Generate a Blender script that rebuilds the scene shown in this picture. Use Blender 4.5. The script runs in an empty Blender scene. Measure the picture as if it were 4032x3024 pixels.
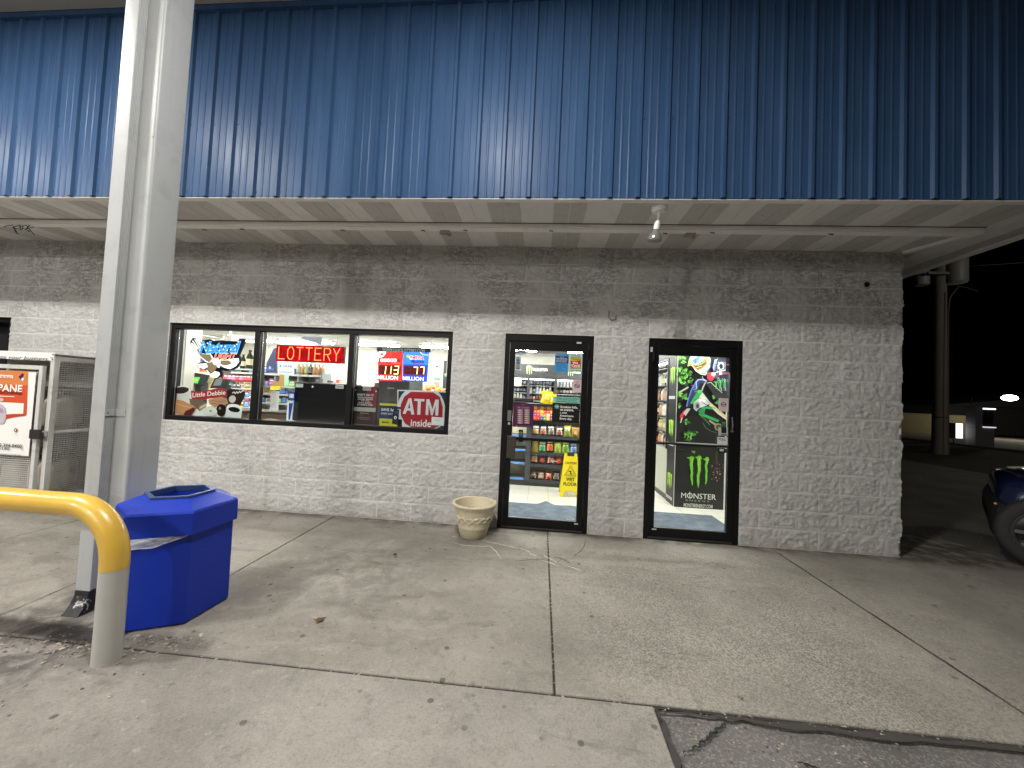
import bpy, bmesh, math, random
import numpy as np
from mathutils import Vector, Matrix
random.seed(7)
S = bpy.context.scene
COL = S.collection

# ------------------------------------------------------------------ camera
CX, CY, CZ, YAW, PIT, ROL, FPX = -3.82128, -4.33748, 1.48941, 0.0798007, 0.0357220, 0.0458157, 1483.266
_c, _s = math.cos, math.sin
FW = Vector((-_s(YAW)*_c(PIT), _c(YAW)*_c(PIT), _s(PIT)))
RT0 = Vector((_c(YAW), _s(YAW), 0)); UP0 = RT0.cross(FW)
RT = RT0*_c(ROL)+UP0*_s(ROL); UP = -RT0*_s(ROL)+UP0*_c(ROL)
cam = bpy.data.cameras.new('camera'); camo = bpy.data.objects.new('camera', cam); COL.objects.link(camo)
m = Matrix.Identity(4)
for i in range(3):
    m[i][0] = RT[i]; m[i][1] = UP[i]; m[i][2] = -FW[i]; m[i][3] = (CX, CY, CZ)[i]
camo.matrix_world = m
cam.sensor_fit = 'HORIZONTAL'; cam.sensor_width = 36; cam.lens = FPX*36/4032
cam.clip_start = 0.05; cam.clip_end = 2000
S.camera = camo

# ------------------------------------------------------------------ night sky, exposure
w = bpy.data.worlds.new('World'); S.world = w; w.use_nodes = True
nt = w.node_tree; bg = nt.nodes['Background']
sky = nt.nodes.new('ShaderNodeTexSky'); sky.sky_type = 'NISHITA'; sky.sun_disc = False
sky.ozone_density = 8.0; sky.sun_elevation = math.radians(-4); sky.sun_rotation = math.radians(180)
nt.links.new(sky.outputs[0], bg.inputs[0]); bg.inputs[1].default_value = 0.02
S.view_settings.view_transform = 'Standard'; S.view_settings.look = 'None'
S.view_settings.exposure = 0.0; S.view_settings.gamma = 1.0
S.render.engine = 'CYCLES'
S.cycles.max_bounces = 8; S.cycles.diffuse_bounces = 4; S.cycles.glossy_bounces = 3
S.cycles.transparent_max_bounces = 24; S.cycles.sample_clamp_indirect = 6
try:
    S.cycles.use_denoising = True
except Exception: pass

# ------------------------------------------------------------------ measuring: photo point -> place on a plane
def ray(x, y): return FW + RT*((x-2016)/FPX) - UP*((y-1512)/FPX)
def onY(x, y, Y):
    d = ray(x, y); t = (Y-CY)/d.y; return Vector((CX+d.x*t, Y, CZ+d.z*t))
def onZ(x, y, Z=0.0):
    d = ray(x, y); t = (Z-CZ)/d.z; return Vector((CX+d.x*t, CY+d.y*t, Z))
class Crop:
    def __init__(s, x0, y0, k): s.x0, s.y0, s.k = x0, y0, k
    def Y(s, x, y, Y): return onY(s.x0+x*s.k, s.y0+y*s.k, Y)
    def Z(s, x, y, Z=0.0): return onZ(s.x0+x*s.k, s.y0+y*s.k, Z)
A = Crop(640, 1250, .28329); B = Crop(1200, 1280, .28029)
D1t = Crop(1940, 1300, .25316); D1b = Crop(1940, 1680, .27132)
D2t = Crop(2500, 1300, .26528); D2b = Crop(2500, 1700, .28325); CG = Crop(0, 1340, .44593)

# ------------------------------------------------------------------ materials
def lin(c): return tuple(((v/12.92) if v <= .04045 else ((v+.055)/1.055)**2.4) for v in c)
def hx(h):
    h = h.lstrip('#'); return lin(tuple(int(h[i:i+2], 16)/255 for i in (0, 2, 4)))
MATS = {}
def mat(name, color, rough=.5, metal=0., spec=.5, emit=0., ecol=None, alpha=None, coat=0.):
    if name in MATS: return MATS[name]
    mt = bpy.data.materials.new(name); mt.use_nodes = True
    b = mt.node_tree.nodes['Principled BSDF']
    b.inputs['Base Color'].default_value = (*color[:3], 1)
    b.inputs['Roughness'].default_value = rough; b.inputs['Metallic'].default_value = metal
    b.inputs['Specular IOR Level'].default_value = spec
    b.inputs['Coat Weight'].default_value = coat
    if emit:
        b.inputs['Emission Color'].default_value = (*(ecol or color)[:3], 1)
        b.inputs['Emission Strength'].default_value = emit
    MATS[name] = mt; return mt
def C(h, rough=.45, emit=0, metal=0):
    return mat('paint_%s_%d_%d_%d' % (h.lstrip('#'), rough*100, emit*100, metal*10), hx(h), rough, metal, .4, emit)
class N:
    """small node-tree helper"""
    def __init__(s, mt):
        s.t = mt.node_tree; s.b = s.t.nodes.get('Principled BSDF')
        g = s.t.nodes.new('ShaderNodeNewGeometry'); s.pos = g.outputs['Position']
    def n(s, k, **kw):
        o = s.t.nodes.new(k)
        for a, v in kw.items(): setattr(o, a, v)
        return o
    def l(s, a, b): s.t.links.new(a, b)
    def val(s, inp, v):
        if hasattr(v, 'is_output'): s.l(v, inp)
        else: inp.default_value = v
    def noise(s, scale, detail=4, rough=.5, vec=None, dist=0., out='Fac'):
        o = s.n('ShaderNodeTexNoise'); s.l(vec if vec is not None else s.pos, o.inputs['Vector'])
        o.inputs['Scale'].default_value = scale; o.inputs['Detail'].default_value = detail
        o.inputs['Roughness'].default_value = rough; o.inputs['Distortion'].default_value = dist
        return o.outputs[out]
    def vor(s, scale, vec=None, feature='F1', out='Distance', rand=1., dim='3D'):
        o = s.n('ShaderNodeTexVoronoi', feature=feature, voronoi_dimensions=dim); s.l(vec if vec is not None else s.pos, o.inputs['Vector'])
        o.inputs['Scale'].default_value = scale; o.inputs['Randomness'].default_value = rand
        return o.outputs[out]
    def ramp(s, fac, *st):
        o = s.n('ShaderNodeValToRGB'); cr = o.color_ramp
        while len(cr.elements) < len(st): cr.elements.new(.5)
        for e, (p, c) in zip(cr.elements, st):
            e.position = p; e.color = (*c, 1) if isinstance(c, tuple) else (c, c, c, 1)
        s.l(fac, o.inputs[0]); return o.outputs[0]
    def mix(s, fac, a, b, mode='MIX'):
        o = s.n('ShaderNodeMix', data_type='RGBA', blend_type=mode)
        s.val(o.inputs[0], fac)
        for inp, v in ((o.inputs[6], a), (o.inputs[7], b)):
            if isinstance(v, tuple): inp.default_value = (*v[:3], 1)
            else: s.val(inp, v)
        return o.outputs[2]
    def math(s, op, a, b=0., c=0.):
        o = s.n('ShaderNodeMath', operation=op)
        s.val(o.inputs[0], a); s.val(o.inputs[1], b); s.val(o.inputs[2], c); return o.outputs[0]
    def smooth(s, v, a, b):
        o = s.n('ShaderNodeMapRange', interpolation_type='SMOOTHSTEP'); s.val(o.inputs[0], v)
        o.inputs[1].default_value = a; o.inputs[2].default_value = b
        return o.outputs[0]
    def xyz(s):
        o = s.n('ShaderNodeSeparateXYZ'); s.l(s.pos, o.inputs[0]); return o.outputs
    def scaled(s, sc):
        o = s.n('ShaderNodeMapping'); s.l(s.pos, o.inputs[0]); o.inputs['Scale'].default_value = sc; return o.outputs[0]
    def dist(s, p):
        o = s.n('ShaderNodeVectorMath', operation='DISTANCE'); s.l(s.pos, o.inputs[0]); o.inputs[1].default_value = p
        return o.outputs['Value']
    def color(s, v): s.val(s.b.inputs['Base Color'], v)
    def rough(s, v): s.val(s.b.inputs['Roughness'], v)
    def bump(s, h, strength=.3, dist=.01, prev=None):
        o = s.n('ShaderNodeBump'); o.inputs['Strength'].default_value = strength; o.inputs['Distance'].default_value = dist
        s.l(h, o.inputs['Height'])
        if prev is not None: s.l(prev, o.inputs['Normal'])
        s.l(o.outputs[0], s.b.inputs['Normal']); return o.outputs[0]

# ------------------------------------------------------------------ mesh building
class MB:
    def __init__(s): s.v = []; s.f = []; s.m = []; s.mats = []
    def mi(s, mt):
        if mt not in s.mats: s.mats.append(mt)
        return s.mats.index(mt)
    def add(s, vs, fs, mt):
        b = len(s.v); s.v += [tuple(q) for q in vs]; k = s.mi(mt)
        for f in fs: s.f.append([b+i for i in f]); s.m.append(k)
        return s
    def box(s, x0, x1, y0, y1, z0, z1, mt, rot=None, piv=None):
        vs = [Vector((x, y, z)) for x in (x0, x1) for y in (y0, y1) for z in (z0, z1)]
        if rot is not None:
            pv = Vector(piv) if piv is not None else Vector(((x0+x1)/2, (y0+y1)/2, (z0+z1)/2))
            vs = [rot @ (q-pv)+pv for q in vs]
        return s.add(vs, [(0, 1, 3, 2), (4, 6, 7, 5), (0, 4, 5, 1), (2, 3, 7, 6), (0, 2, 6, 4), (1, 5, 7, 3)], mt)
    def prism(s, pts, axis, a, b, mt):
        """pts 2-D polygon; extruded along axis from a to b. y: pts=(x,z); x: pts=(y,z); z: pts=(x,y)"""
        def P(q, t): return {'y': (q[0], t, q[1]), 'x': (t, q[0], q[1]), 'z': (q[0], q[1], t)}[axis]
        n = len(pts)
        return s.add([P(q, a) for q in pts]+[P(q, b) for q in pts],
                     [tuple(range(n)), tuple(range(2*n-1, n-1, -1))]+[(i, i+n, (i+1) % n+n, (i+1) % n) for i in range(n)], mt)
    def tube(s, path, r, mt, n=12, caps=True):
        path = [Vector(q) for q in path]; rs = r if isinstance(r, (list, tuple)) else [r]*len(path)
        vs = []; pr = None
        for i, q in enumerate(path):
            d = (path[min(i+1, len(path)-1)]-path[max(i-1, 0)]).normalized()
            a = Vector((0, 0, 1)) if abs(d.z) < .9 else Vector((1, 0, 0))
            if pr is not None: a = pr
            u = (a-d*a.dot(d)).normalized(); pr = u; v = d.cross(u)
            for k in range(n):
                t = 2*math.pi*k/n; vs.append(q+(u*math.cos(t)+v*math.sin(t))*rs[i])
        fs = [(i*n+k, i*n+(k+1) % n, (i+1)*n+(k+1) % n, (i+1)*n+k) for i in range(len(path)-1) for k in range(n)]
        if caps: fs += [tuple(range(n-1, -1, -1)), tuple(range((len(path)-1)*n, len(path)*n))]
        return s.add(vs, fs, mt)
    def lathe(s, prof, c, mt, n=32, axis='z', fn=None, caps=True):
        vs = []
        for r, h in prof:
            for k in range(n):
                t = 2*math.pi*k/n; rr = r if fn is None else fn(r, h, t)
                a, b = rr*math.cos(t), rr*math.sin(t)
                vs.append({'z': (c[0]+a, c[1]+b, c[2]+h), 'y': (c[0]+a, c[1]+h, c[2]+b), 'x': (c[0]+h, c[1]+a, c[2]+b)}[axis])
        fs = [(i*n+k, i*n+(k+1) % n, (i+1)*n+(k+1) % n, (i+1)*n+k) for i in range(len(prof)-1) for k in range(n)]
        if caps and prof[0][0] > 1e-6: fs.append(tuple(range(n-1, -1, -1)))
        if caps and prof[-1][0] > 1e-6: fs.append(tuple(range((len(prof)-1)*n, len(prof)*n)))
        return s.add(vs, fs, mt)
    def build(s, name, parent=None, smooth=False, bevel=0., local=False, seg=2):
        me = bpy.data.meshes.new(name); me.from_pydata([tuple(q) for q in s.v], [], s.f)
        for mt in s.mats: me.materials.append(mt)
        me.polygons.foreach_set('material_index', s.m)
        me.validate(); me.update()
        bm = bmesh.new(); bm.from_mesh(me); bmesh.ops.recalc_face_normals(bm, faces=bm.faces)
        bm.to_mesh(me); bm.free()
        if smooth:
            me.polygons.foreach_set('use_smooth', [True]*len(me.polygons))
            try: me.set_sharp_from_angle(angle=math.radians(38))
            except Exception: pass
        o = bpy.data.objects.new(name, me); COL.objects.link(o)
        if parent is not None:
            o.parent = parent
            if not local:
                q = parent
                off = Vector((0, 0, 0))
                while q is not None: off += q.location; q = q.parent
                o.location = -off
        if bevel:
            bv = o.modifiers.new('bevel', 'BEVEL'); bv.width = bevel; bv.segments = seg; bv.limit_method = 'ANGLE'
            bv.angle_limit = math.radians(40)
        return o
def tag(o, label=None, cat=None, group=None, kind=None):
    if label: o['label'] = label
    if cat: o['category'] = cat
    if group: o['group'] = group
    if kind: o['kind'] = kind
    return o
def thing(name, label, cat, loc=(0, 0, 0), group=None, rz=0.):
    o = bpy.data.objects.new(name, None); COL.objects.link(o); o.location = loc; o.rotation_euler = (0, 0, rz)
    return tag(o, label, cat, group)
def dup(root, loc, label=None, group=None, rz=None, sc=None):
    def cp(o, par):
        c = o.copy(); COL.objects.link(c); c.parent = par
        for ch in list(o.children): cp(ch, c)
        return c
    r = cp(root, None); r.location = loc
    if rz is not None: r.rotation_euler = (0, 0, rz)
    if sc is not None: r.scale = sc
    if label: r['label'] = label
    if group: r['group'] = group
    return r
def text_polys(s, bold=0., shear=0., spacing=1.):
    cu = bpy.data.curves.new('lettering', 'FONT'); cu.body = s; cu.fill_mode = 'FRONT'
    cu.offset = bold; cu.shear = shear; cu.resolution_u = 3; cu.space_character = spacing
    o = bpy.data.objects.new('lettering', cu); COL.objects.link(o)
    bpy.context.view_layer.update()
    me = bpy.data.meshes.new_from_object(o.evaluated_get(bpy.context.evaluated_depsgraph_get()))
    vs = [(q.co.x, q.co.y) for q in me.vertices]; fs = [tuple(p.vertices) for p in me.polygons]
    bpy.data.objects.remove(o); bpy.data.curves.remove(cu); bpy.data.meshes.remove(me)
    return vs, fs
class Flat:
    """flat printed thing on a plane y = Y, drawn with crop coordinates of the photo; layers stand 0.5 mm apart"""
    def __init__(s, crop, Y, step=.0005): s.c = crop; s.Y = Y; s.h = 0.; s.step = step; s.parts = {}; s.cur = 'panel'
    def part(s, n): s.cur = n; return s
    def mb(s): return s.parts.setdefault(s.cur, MB())
    def up(s): s.h += s.step
    def xz(s, x, y): q = s.c.Y(x, y, s.Y); return q.x, q.z
    def poly(s, pts, mt, lift=True):
        if lift: s.up()
        q = [s.xz(*a) for a in pts]
        s.mb().add([(a, s.Y-s.h, b) for a, b in q], [tuple(range(len(q)))], mt); return s
    def slab(s, pts, mt, th=.004):
        q = [s.xz(*a) for a in pts]; s.mb().prism(q, 'y', s.Y-s.h-th, s.Y-s.h, mt); s.h += th; return s
    def rect(s, x0, y0, x1, y1, mt, th=0.):
        a = s.xz(x0, y0); b = s.xz(x1, y1) 
        q = [(a[0], b[1]), (b[0], b[1]), (b[0], a[1]), (a[0], a[1])]
        if th:
            s.mb().prism(q, 'y', s.Y-s.h-th, s.Y-s.h, mt); s.h += th
        else:
            s.up(); s.mb().add([(u, s.Y-s.h, v) for u, v in q], [(0, 1, 2, 3)], mt)
        return s
    def ell(s, cx, cy, rx, ry, mt, n=24, lift=True, rot=0.):
        c, t = math.cos(rot), math.sin(rot)
        return s.poly([(cx+rx*math.cos(a)*c-ry*math.sin(a)*t, cy+rx*math.cos(a)*t+ry*math.sin(a)*c)
                       for a in [2*math.pi*k/n for k in range(n)]], mt, lift)
    def line(s, pts, wd, mt, lift=True):
        if lift: s.up()
        for (x0, y0), (x1, y1) in zip(pts, pts[1:]):
            d = math.hypot(x1-x0, y1-y0) or 1; nx, ny = -(y1-y0)/d*wd/2, (x1-x0)/d*wd/2
            ex, ey = (x1-x0)/d*wd*.25, (y1-y0)/d*wd*.25
            s.poly([(x0-ex+nx, y0-ey+ny), (x1+ex+nx, y1+ey+ny), (x1+ex-nx, y1+ey-ny), (x0-ex-nx, y0-ey-ny)], mt, False)
            s.h += .00002
        return s
    def text(s, t, x0, ytop, x1, ybot, mt, bold=0., shear=0., skew=0.):
        """skew: how many crop px lower the right end sits than the left end on top of perspective"""
        s.up(); vs, fs = text_polys(t, bold, shear)
        mx0 = min(v[0] for v in vs); mx1 = max(v[0] for v in vs); my0 = min(v[1] for v in vs); my1 = max(v[1] for v in vs)
        a = s.xz(x0, ybot); b = s.xz(x0, ytop); r = s.xz(x1, ybot)
        rr = s.xz(x1, ybot+skew)
        dz = (rr[1]-r[1]) if skew else 0.
        q = []
        for x, y in vs:
            u = (x-mx0)/(mx1-mx0+1e-9); v = (y-my0)/(my1-my0+1e-9)
            q.append((a[0]+(r[0]-a[0])*u, s.Y-s.h, a[1]+(b[1]-a[1])*v+dz*u))
        s.mb().add(q, fs, mt); return s
    def build(s, name, label, cat, group=None):
        if len(s.parts) == 1:
            o = list(s.parts.values())[0].build(name); return tag(o, label, cat, group)
        q = s.parts[list(s.parts)[0]].v; c = Vector([sum(a[i] for a in q)/len(q) for i in range(3)])
        r = thing(name, label, cat, c, group)
        for k, mb in s.parts.items(): mb.build(k, r)
        return r

def vnoise(x, y, seed=0):
    xi = np.floor(x).astype(np.int64); yi = np.floor(y).astype(np.int64); fx = x-xi; fy = y-yi
    fx = fx*fx*(3-2*fx); fy = fy*fy*(3-2*fy)
    def h(a, b):
        n = (a*374761393+b*668265263+seed*982451653) & 0xffffffff
        n = ((n ^ (n >> 13))*1274126177) & 0xffffffff
        return ((n ^ (n >> 16)) & 0xffff)/65535.
    return (h(xi, yi)*(1-fx)+h(xi+1, yi)*fx)*(1-fy)+(h(xi, yi+1)*(1-fx)+h(xi+1, yi+1)*fx)*fy
def fbm(x, y, sc, oc=4, seed=0, ridge=False):
    t = 0; a = 1.; tot = 0
    for o in range(oc):
        n = vnoise(x*sc+o*17.3, y*sc-o*9.1, seed+o)
        if ridge: n = 1-np.abs(2*n-1)
        t = t+a*n; tot += a; a *= .55; sc *= 2.03
    return t/tot

# ------------------------------------------------------------------ shared surfaces
U = .2032
def m_block():
    mt = mat('painted_split_block', (.60, .595, .57), .75, spec=.3); n = N(mt)
    big = n.noise(1.1, 5, .6); sm = n.noise(28, 6, .65, dist=.6)
    c = n.mix(n.smooth(big, .35, .75), (.50, .495, .48), (.60, .595, .585))
    c = n.mix(n.math('MULTIPLY', n.smooth(sm, .52, .72), .30), c, (.30, .285, .26))
    vert = n.noise(1.0, 4, .6, n.scaled((3.2, 3.2, .35)))
    x, y, z = n.xyz()
    low = n.smooth(z, 1.1, .0)
    c = n.mix(n.math('MULTIPLY', n.smooth(vert, .56, .70), n.math('MULTIPLY_ADD', low, .30, .08)), c, (.24, .22, .18))
    cr = n.noise(7.5, 8, .70, n.scaled((1, 1, 2.0)), dist=.9); cr = n.math('ABSOLUTE', n.math('SUBTRACT', cr, .5)); cr = n.smooth(cr, .075, .0)
    hi = n.math('MULTIPLY_ADD', n.smooth(z, 2.15, 2.5), .30, .34)  # crevice grime, stronger up high to paint relief shading into the colour
    c = n.mix(n.math('MULTIPLY', n.math('MULTIPLY', cr, n.smooth(n.noise(2.2, 3), .3, .6)), hi), c, (.12, .11, .10))
    c2 = n.noise(24, 7, .72, n.scaled((1, 1, 1.6)), dist=.7); c2 = n.smooth(c2, .55, .68)
    c = n.mix(n.math('MULTIPLY', c2, n.math('MULTIPLY_ADD', n.smooth(n.noise(3.1, 3), .35, .65), .35, .15)), c, (.20, .19, .17))
    splash = n.math('MULTIPLY', n.smooth(z, .22, .0), n.smooth(n.noise(4, 4), .35, .7))
    c = n.mix(n.math('MULTIPLY', splash, .5), c, (.25, .23, .19))
    for (px, pz, r) in ((-7.42, .98, .16), (-7.35, .45, .14), (-4.55, 1.45, .25), (-4.9, 2.33, .22), (-3.35, 2.5, .2), (-9.6, 3.0, .5)):
        dd = n.dist((px, 0, pz)); mm = n.math('MULTIPLY', n.smooth(dd, r, r*.15), n.smooth(n.noise(22, 4, .7), .42, .62))
        c = n.mix(n.math('MULTIPLY', mm, .5), c, (.17, .155, .13))
    fz = n.math('ABSOLUTE', n.math('SUBTRACT', n.math('FRACT', n.math('ADD', n.math('DIVIDE', z, U), .5)), .5))
    rw = n.math('MODULO', n.math('FLOOR', n.math('DIVIDE', z, U)), 2.0)
    ux = n.math('FRACT', n.math('MULTIPLY_ADD', n.math('SUBTRACT', n.math('DIVIDE', x, U), rw), .5, 50.5))
    fx = n.math('ABSOLUTE', n.math('SUBTRACT', ux, .5))
    jn = n.math('MAXIMUM', n.smooth(fz, .050, .020), n.math('MULTIPLY', n.smooth(fx, .022, .008), .8))
    jn = n.math('MULTIPLY', jn, n.math('MULTIPLY_ADD', n.smooth(n.noise(1.7, 3), .35, .6), .45, .12))
    c = n.mix(jn, c, (.70, .695, .68))
    n.color(c)
    n.bump(n.noise(80, 5, .7), 1.0, .008)
    return mt
def m_blue():
    mt = mat('blue_metal_siding', (.045, .115, .26), .3, 0, .10); n = N(mt)
    d = n.noise(2.2, 4, .6, n.scaled((4, 1, .5)))
    n.color(n.mix(n.smooth(d, .3, .8), (.030, .069, .152), (.043, .090, .188)))
    n.rough(n.math('MULTIPLY_ADD', n.noise(9, 3, .5, n.scaled((3, 1, .4))), .14, .30))
    n.bump(n.noise(3.0, 3, .5, n.scaled((4.5, 1, .16))), .14, .006)
    return mt
def m_white(name='white_trim', c=(.62, .61, .57), dirt=.4):
    mt = mat(name, c, .5); n = N(mt)
    d = n.noise(7, 6, .65, dist=.4); e = n.noise(60, 4, .6)
    q = n.mix(n.math('MULTIPLY', n.smooth(d, .5, .75), dirt), c, tuple(v*.55 for v in c))
    q = n.mix(n.math('MULTIPLY', n.smooth(e, .6, .8), dirt*.5), q, tuple(v*.4 for v in c))
    n.color(q); n.rough(n.math('MULTIPLY_ADD', d, .3, .3)); 
    ch = n.vor(9., dim='3D'); c3 = n.math('MULTIPLY', n.smooth(ch, .10, .07), n.smooth(n.noise(1.3, 3), .52, .6))
    q = n.mix(n.math('MULTIPLY', c3, min(1, dirt*1.6)), q, (.10, .085, .07))
    sx = n.noise(1.0, 5, .65, n.scaled((14, 14, .6))); q = n.mix(n.math('MULTIPLY', n.smooth(sx, .56, .72), dirt*.7), q, tuple(v*.55 for v in c)); n.color(q)
    n.bump(n.noise(30, 4), .08, .004); return mt
def m_concrete(name, a, b, speck=.5, agg=None):
    mt = mat(name, a, .85, spec=.25); n = N(mt)
    big = n.noise(.9, 6, .62, dist=.3); mid = n.noise(5, 6, .65, dist=.8); fin = n.noise(75, 4, .75)
    c = n.mix(n.smooth(big, .3, .72), a, b)
    c = n.mix(n.math('MULTIPLY', n.smooth(mid, .48, .68), .28), c, tuple(v*.62 for v in a))
    streak = n.noise(1.6, 5, .65, n.scaled((.6, 2.0, 1)), dist=1.4)
    c = n.mix(n.math('MULTIPLY', n.smooth(streak, .55, .74), .26), c, tuple(min(1, v*1.45) for v in b))
    c = n.mix(n.math('MULTIPLY', n.smooth(n.noise(1.9, 4, .7, n.scaled((.6, 2., 1)), dist=.9), .56, .7), .4), c, tuple(v*.5 for v in a))
    m2 = n.noise(15, 7, .72, dist=.5); c = n.mix(n.math('MULTIPLY', n.smooth(m2, .53, .68), .38), c, tuple(v*.5 for v in a))
    m3 = n.noise(19, 6, .7); c = n.mix(n.math('MULTIPLY', n.smooth(m3, .58, .72), .45), c, tuple(min(1, v*1.5) for v in b))
    # gum and drip spots
    v = n.vor(2.1, dim='2D'); sp = n.math('MULTIPLY', n.smooth(v, .038, .026), n.smooth(n.noise(1.7, 1), .44, .5))
    c = n.mix(n.math('MULTIPLY', sp, .75), c, (.045, .042, .04))
    v2 = n.vor(5.5, dim='2D'); c = n.mix(n.math('MULTIPLY', n.math('MULTIPLY', n.smooth(v2, .085, .03), n.smooth(n.noise(2.6, 2), .5, .6)), .55), c, (.09, .08, .075))
    # exposed aggregate, heaviest in front of the right door
    st = n.vor(135, out='Color'); sv = n.n('ShaderNodeSeparateColor'); n.l(st, sv.inputs[0])
    am = n.math('MULTIPLY', n.smooth(n.dist((-2.4, -1.5, 0)), 2.3, .3), n.smooth(n.noise(1.3, 5, .7), .0, 1.))
    am = n.math('MAXIMUM', am, speck*.22)
    c = n.mix(n.math('MULTIPLY', am, .7), c, n.mix(n.smooth(sv.outputs[0], .05, .95), tuple(v*.55 for v in a), tuple(min(1, v*1.75) for v in b)))
    c = n.mix(n.math('MULTIPLY', n.smooth(fin, .5, .75), .75*speck), c, tuple(v*.4 for v in a))
    # oily wet dirt round the downspout outlet and the bollard foot, then further dark patches
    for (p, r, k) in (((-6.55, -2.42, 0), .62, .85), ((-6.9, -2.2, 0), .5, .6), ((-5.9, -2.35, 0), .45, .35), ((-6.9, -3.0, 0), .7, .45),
                      ((-5.3, -1.2, 0), 1.1, .38), ((-7.8, -3.2, 0), 1.4, .5), ((-6.0, -3.4, 0), .9, .4), ((-8.6, -1.6, 0), .9, .35), ((-4.46, -.3, 0), .36, .65), ((-5.6, -.05, 0), .5, .45), ((-7.2, -.05, 0), .6, .35)):  # first patch here paints in the shadow band from bin to planter
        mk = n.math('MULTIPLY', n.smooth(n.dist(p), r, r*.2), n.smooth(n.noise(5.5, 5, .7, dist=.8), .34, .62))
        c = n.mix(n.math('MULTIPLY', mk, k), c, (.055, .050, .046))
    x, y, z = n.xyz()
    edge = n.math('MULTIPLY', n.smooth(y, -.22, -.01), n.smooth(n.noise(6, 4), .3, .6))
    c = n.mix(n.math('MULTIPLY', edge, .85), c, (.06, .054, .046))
    n.color(c); n.rough(n.math('MULTIPLY_ADD', n.smooth(mid, .3, .8), -.2, .9))
    b1 = n.bump(fin, .28, .004); n.bump(n.math('MULTIPLY', sv.outputs[0], am), .35, .004, b1)
    return mt
def m_asphalt(name, base, wet=0.):
    mt = mat(name, base, .85, spec=.3); n = N(mt)
    st = n.vor(120, out='Color'); sv = n.n('ShaderNodeSeparateColor'); n.l(st, sv.inputs[0])
    c = n.mix(n.smooth(n.noise(1.2, 5), .3, .7), base, tuple(v*.65 for v in base))
    c = n.mix(n.math('MULTIPLY', n.smooth(sv.outputs[0], .5, 1.), .4), c, tuple(min(1, v*2.2) for v in base))
    n.color(c); b1 = n.bump(sv.outputs[0], .6, .006); n.bump(n.noise(30, 4), .4, .01, b1); return mt
BLOCK = m_block(); BLUE = m_blue(); TRIM = m_white('white_trim', (.80, .79, .76), .25); 
TRIM2 = m_white('soffit_vented', (.52, .515, .49), .4); TRIM3 = m_white('soffit_solid', (.73, .725, .70), .3)
COLW = m_white('grey_column_paint', (.40, .415, .42), .3)
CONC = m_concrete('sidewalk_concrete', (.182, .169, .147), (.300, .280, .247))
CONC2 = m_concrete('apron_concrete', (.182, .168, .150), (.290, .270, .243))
ASPH = m_asphalt('worn_asphalt', (.155, .147, .138)); ROAD = m_asphalt('road_asphalt', (.11, .105, .098))
BLK = mat('black_aluminium', (.006, .006, .0065), .42, spec=.22); BLK2 = mat('black_plastic', (.018, .018, .02), .5)
DARK = mat('joint_filler', (.035, .032, .028), .95)
GREYM = mat('grey_metal', (.3, .3, .3), .35, .8); WHT = mat('white_enamel', (.75, .75, .74), .4)
CREAM = mat('shop_wall_paint', (.47, .455, .41), .7); 
def m_tile():
    mt = mat('shop_floor_tile', (.68, .66, .58), .3); n = N(mt); x, y, z = n.xyz()
    br = n.n('ShaderNodeTexBrick', offset=0.); n.l(n.pos, br.inputs['Vector']); br.inputs['Scale'].default_value = 3.28
    br.inputs['Mortar Size'].default_value = .012; br.inputs['Brick Width'].default_value = 1; br.inputs['Row Height'].default_value = 1
    br.inputs['Color1'].default_value = (.70, .68, .60, 1); br.inputs['Color2'].default_value = (.66, .64, .56, 1); br.inputs['Mortar'].default_value = (.3, .28, .24, 1)
    n.color(n.mix(n.math('MULTIPLY', n.smooth(n.noise(12, 5), .5, .75), .2), br.outputs['Color'], (.4, .38, .33))); return mt
TILE = m_tile()
def m_ceil():
    mt = mat('ceiling_tile', (.72, .72, .70), .8); n = N(mt)
    br = n.n('ShaderNodeTexBrick', offset=0.); n.l(n.pos, br.inputs['Vector']); br.inputs['Scale'].default_value = 1.64
    br.inputs['Mortar Size'].default_value = .012; br.inputs['Brick Width'].default_value = 2; br.inputs['Row Height'].default_value = 1
    br.inputs['Color1'].default_value = (.48, .48, .47, 1); br.inputs['Color2'].default_value = (.46, .46, .45, 1); br.inputs['Mortar'].default_value = (.22, .22, .21, 1)
    n.color(br.outputs['Color']); return mt
CEIL = m_ceil()
def m_glass():
    mt = bpy.data.materials.new('clear_window_glass'); mt.use_nodes = True; t = mt.node_tree
    t.nodes.remove(t.nodes['Principled BSDF']); out = t.nodes['Material Output']
    tr = t.nodes.new('ShaderNodeBsdfTransparent'); tr.inputs[0].default_value = (.93, .95, .94, 1)
    gl = t.nodes.new('ShaderNodeBsdfGlossy'); gl.inputs['Roughness'].default_value = .03
    lw = t.nodes.new('ShaderNodeLayerWeight'); lw.inputs[0].default_value = .5
    pw = t.nodes.new('ShaderNodeMath'); pw.operation = 'POWER'; pw.inputs[1].default_value = 5; t.links.new(lw.outputs['Facing'], pw.inputs[0])
    ma = t.nodes.new('ShaderNodeMath'); ma.operation = 'MULTIPLY_ADD'; ma.inputs[1].default_value = .9; ma.inputs[2].default_value = .035; t.links.new(pw.outputs[0], ma.inputs[0])
    mx = t.nodes.new('ShaderNodeMixShader'); t.links.new(ma.outputs[0], mx.inputs[0])
    t.links.new(tr.outputs[0], mx.inputs[1]); t.links.new(gl.outputs[0], mx.inputs[2]); t.links.new(mx.outputs[0], out.inputs[0])
    return mt
GLASS = m_glass()

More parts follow.
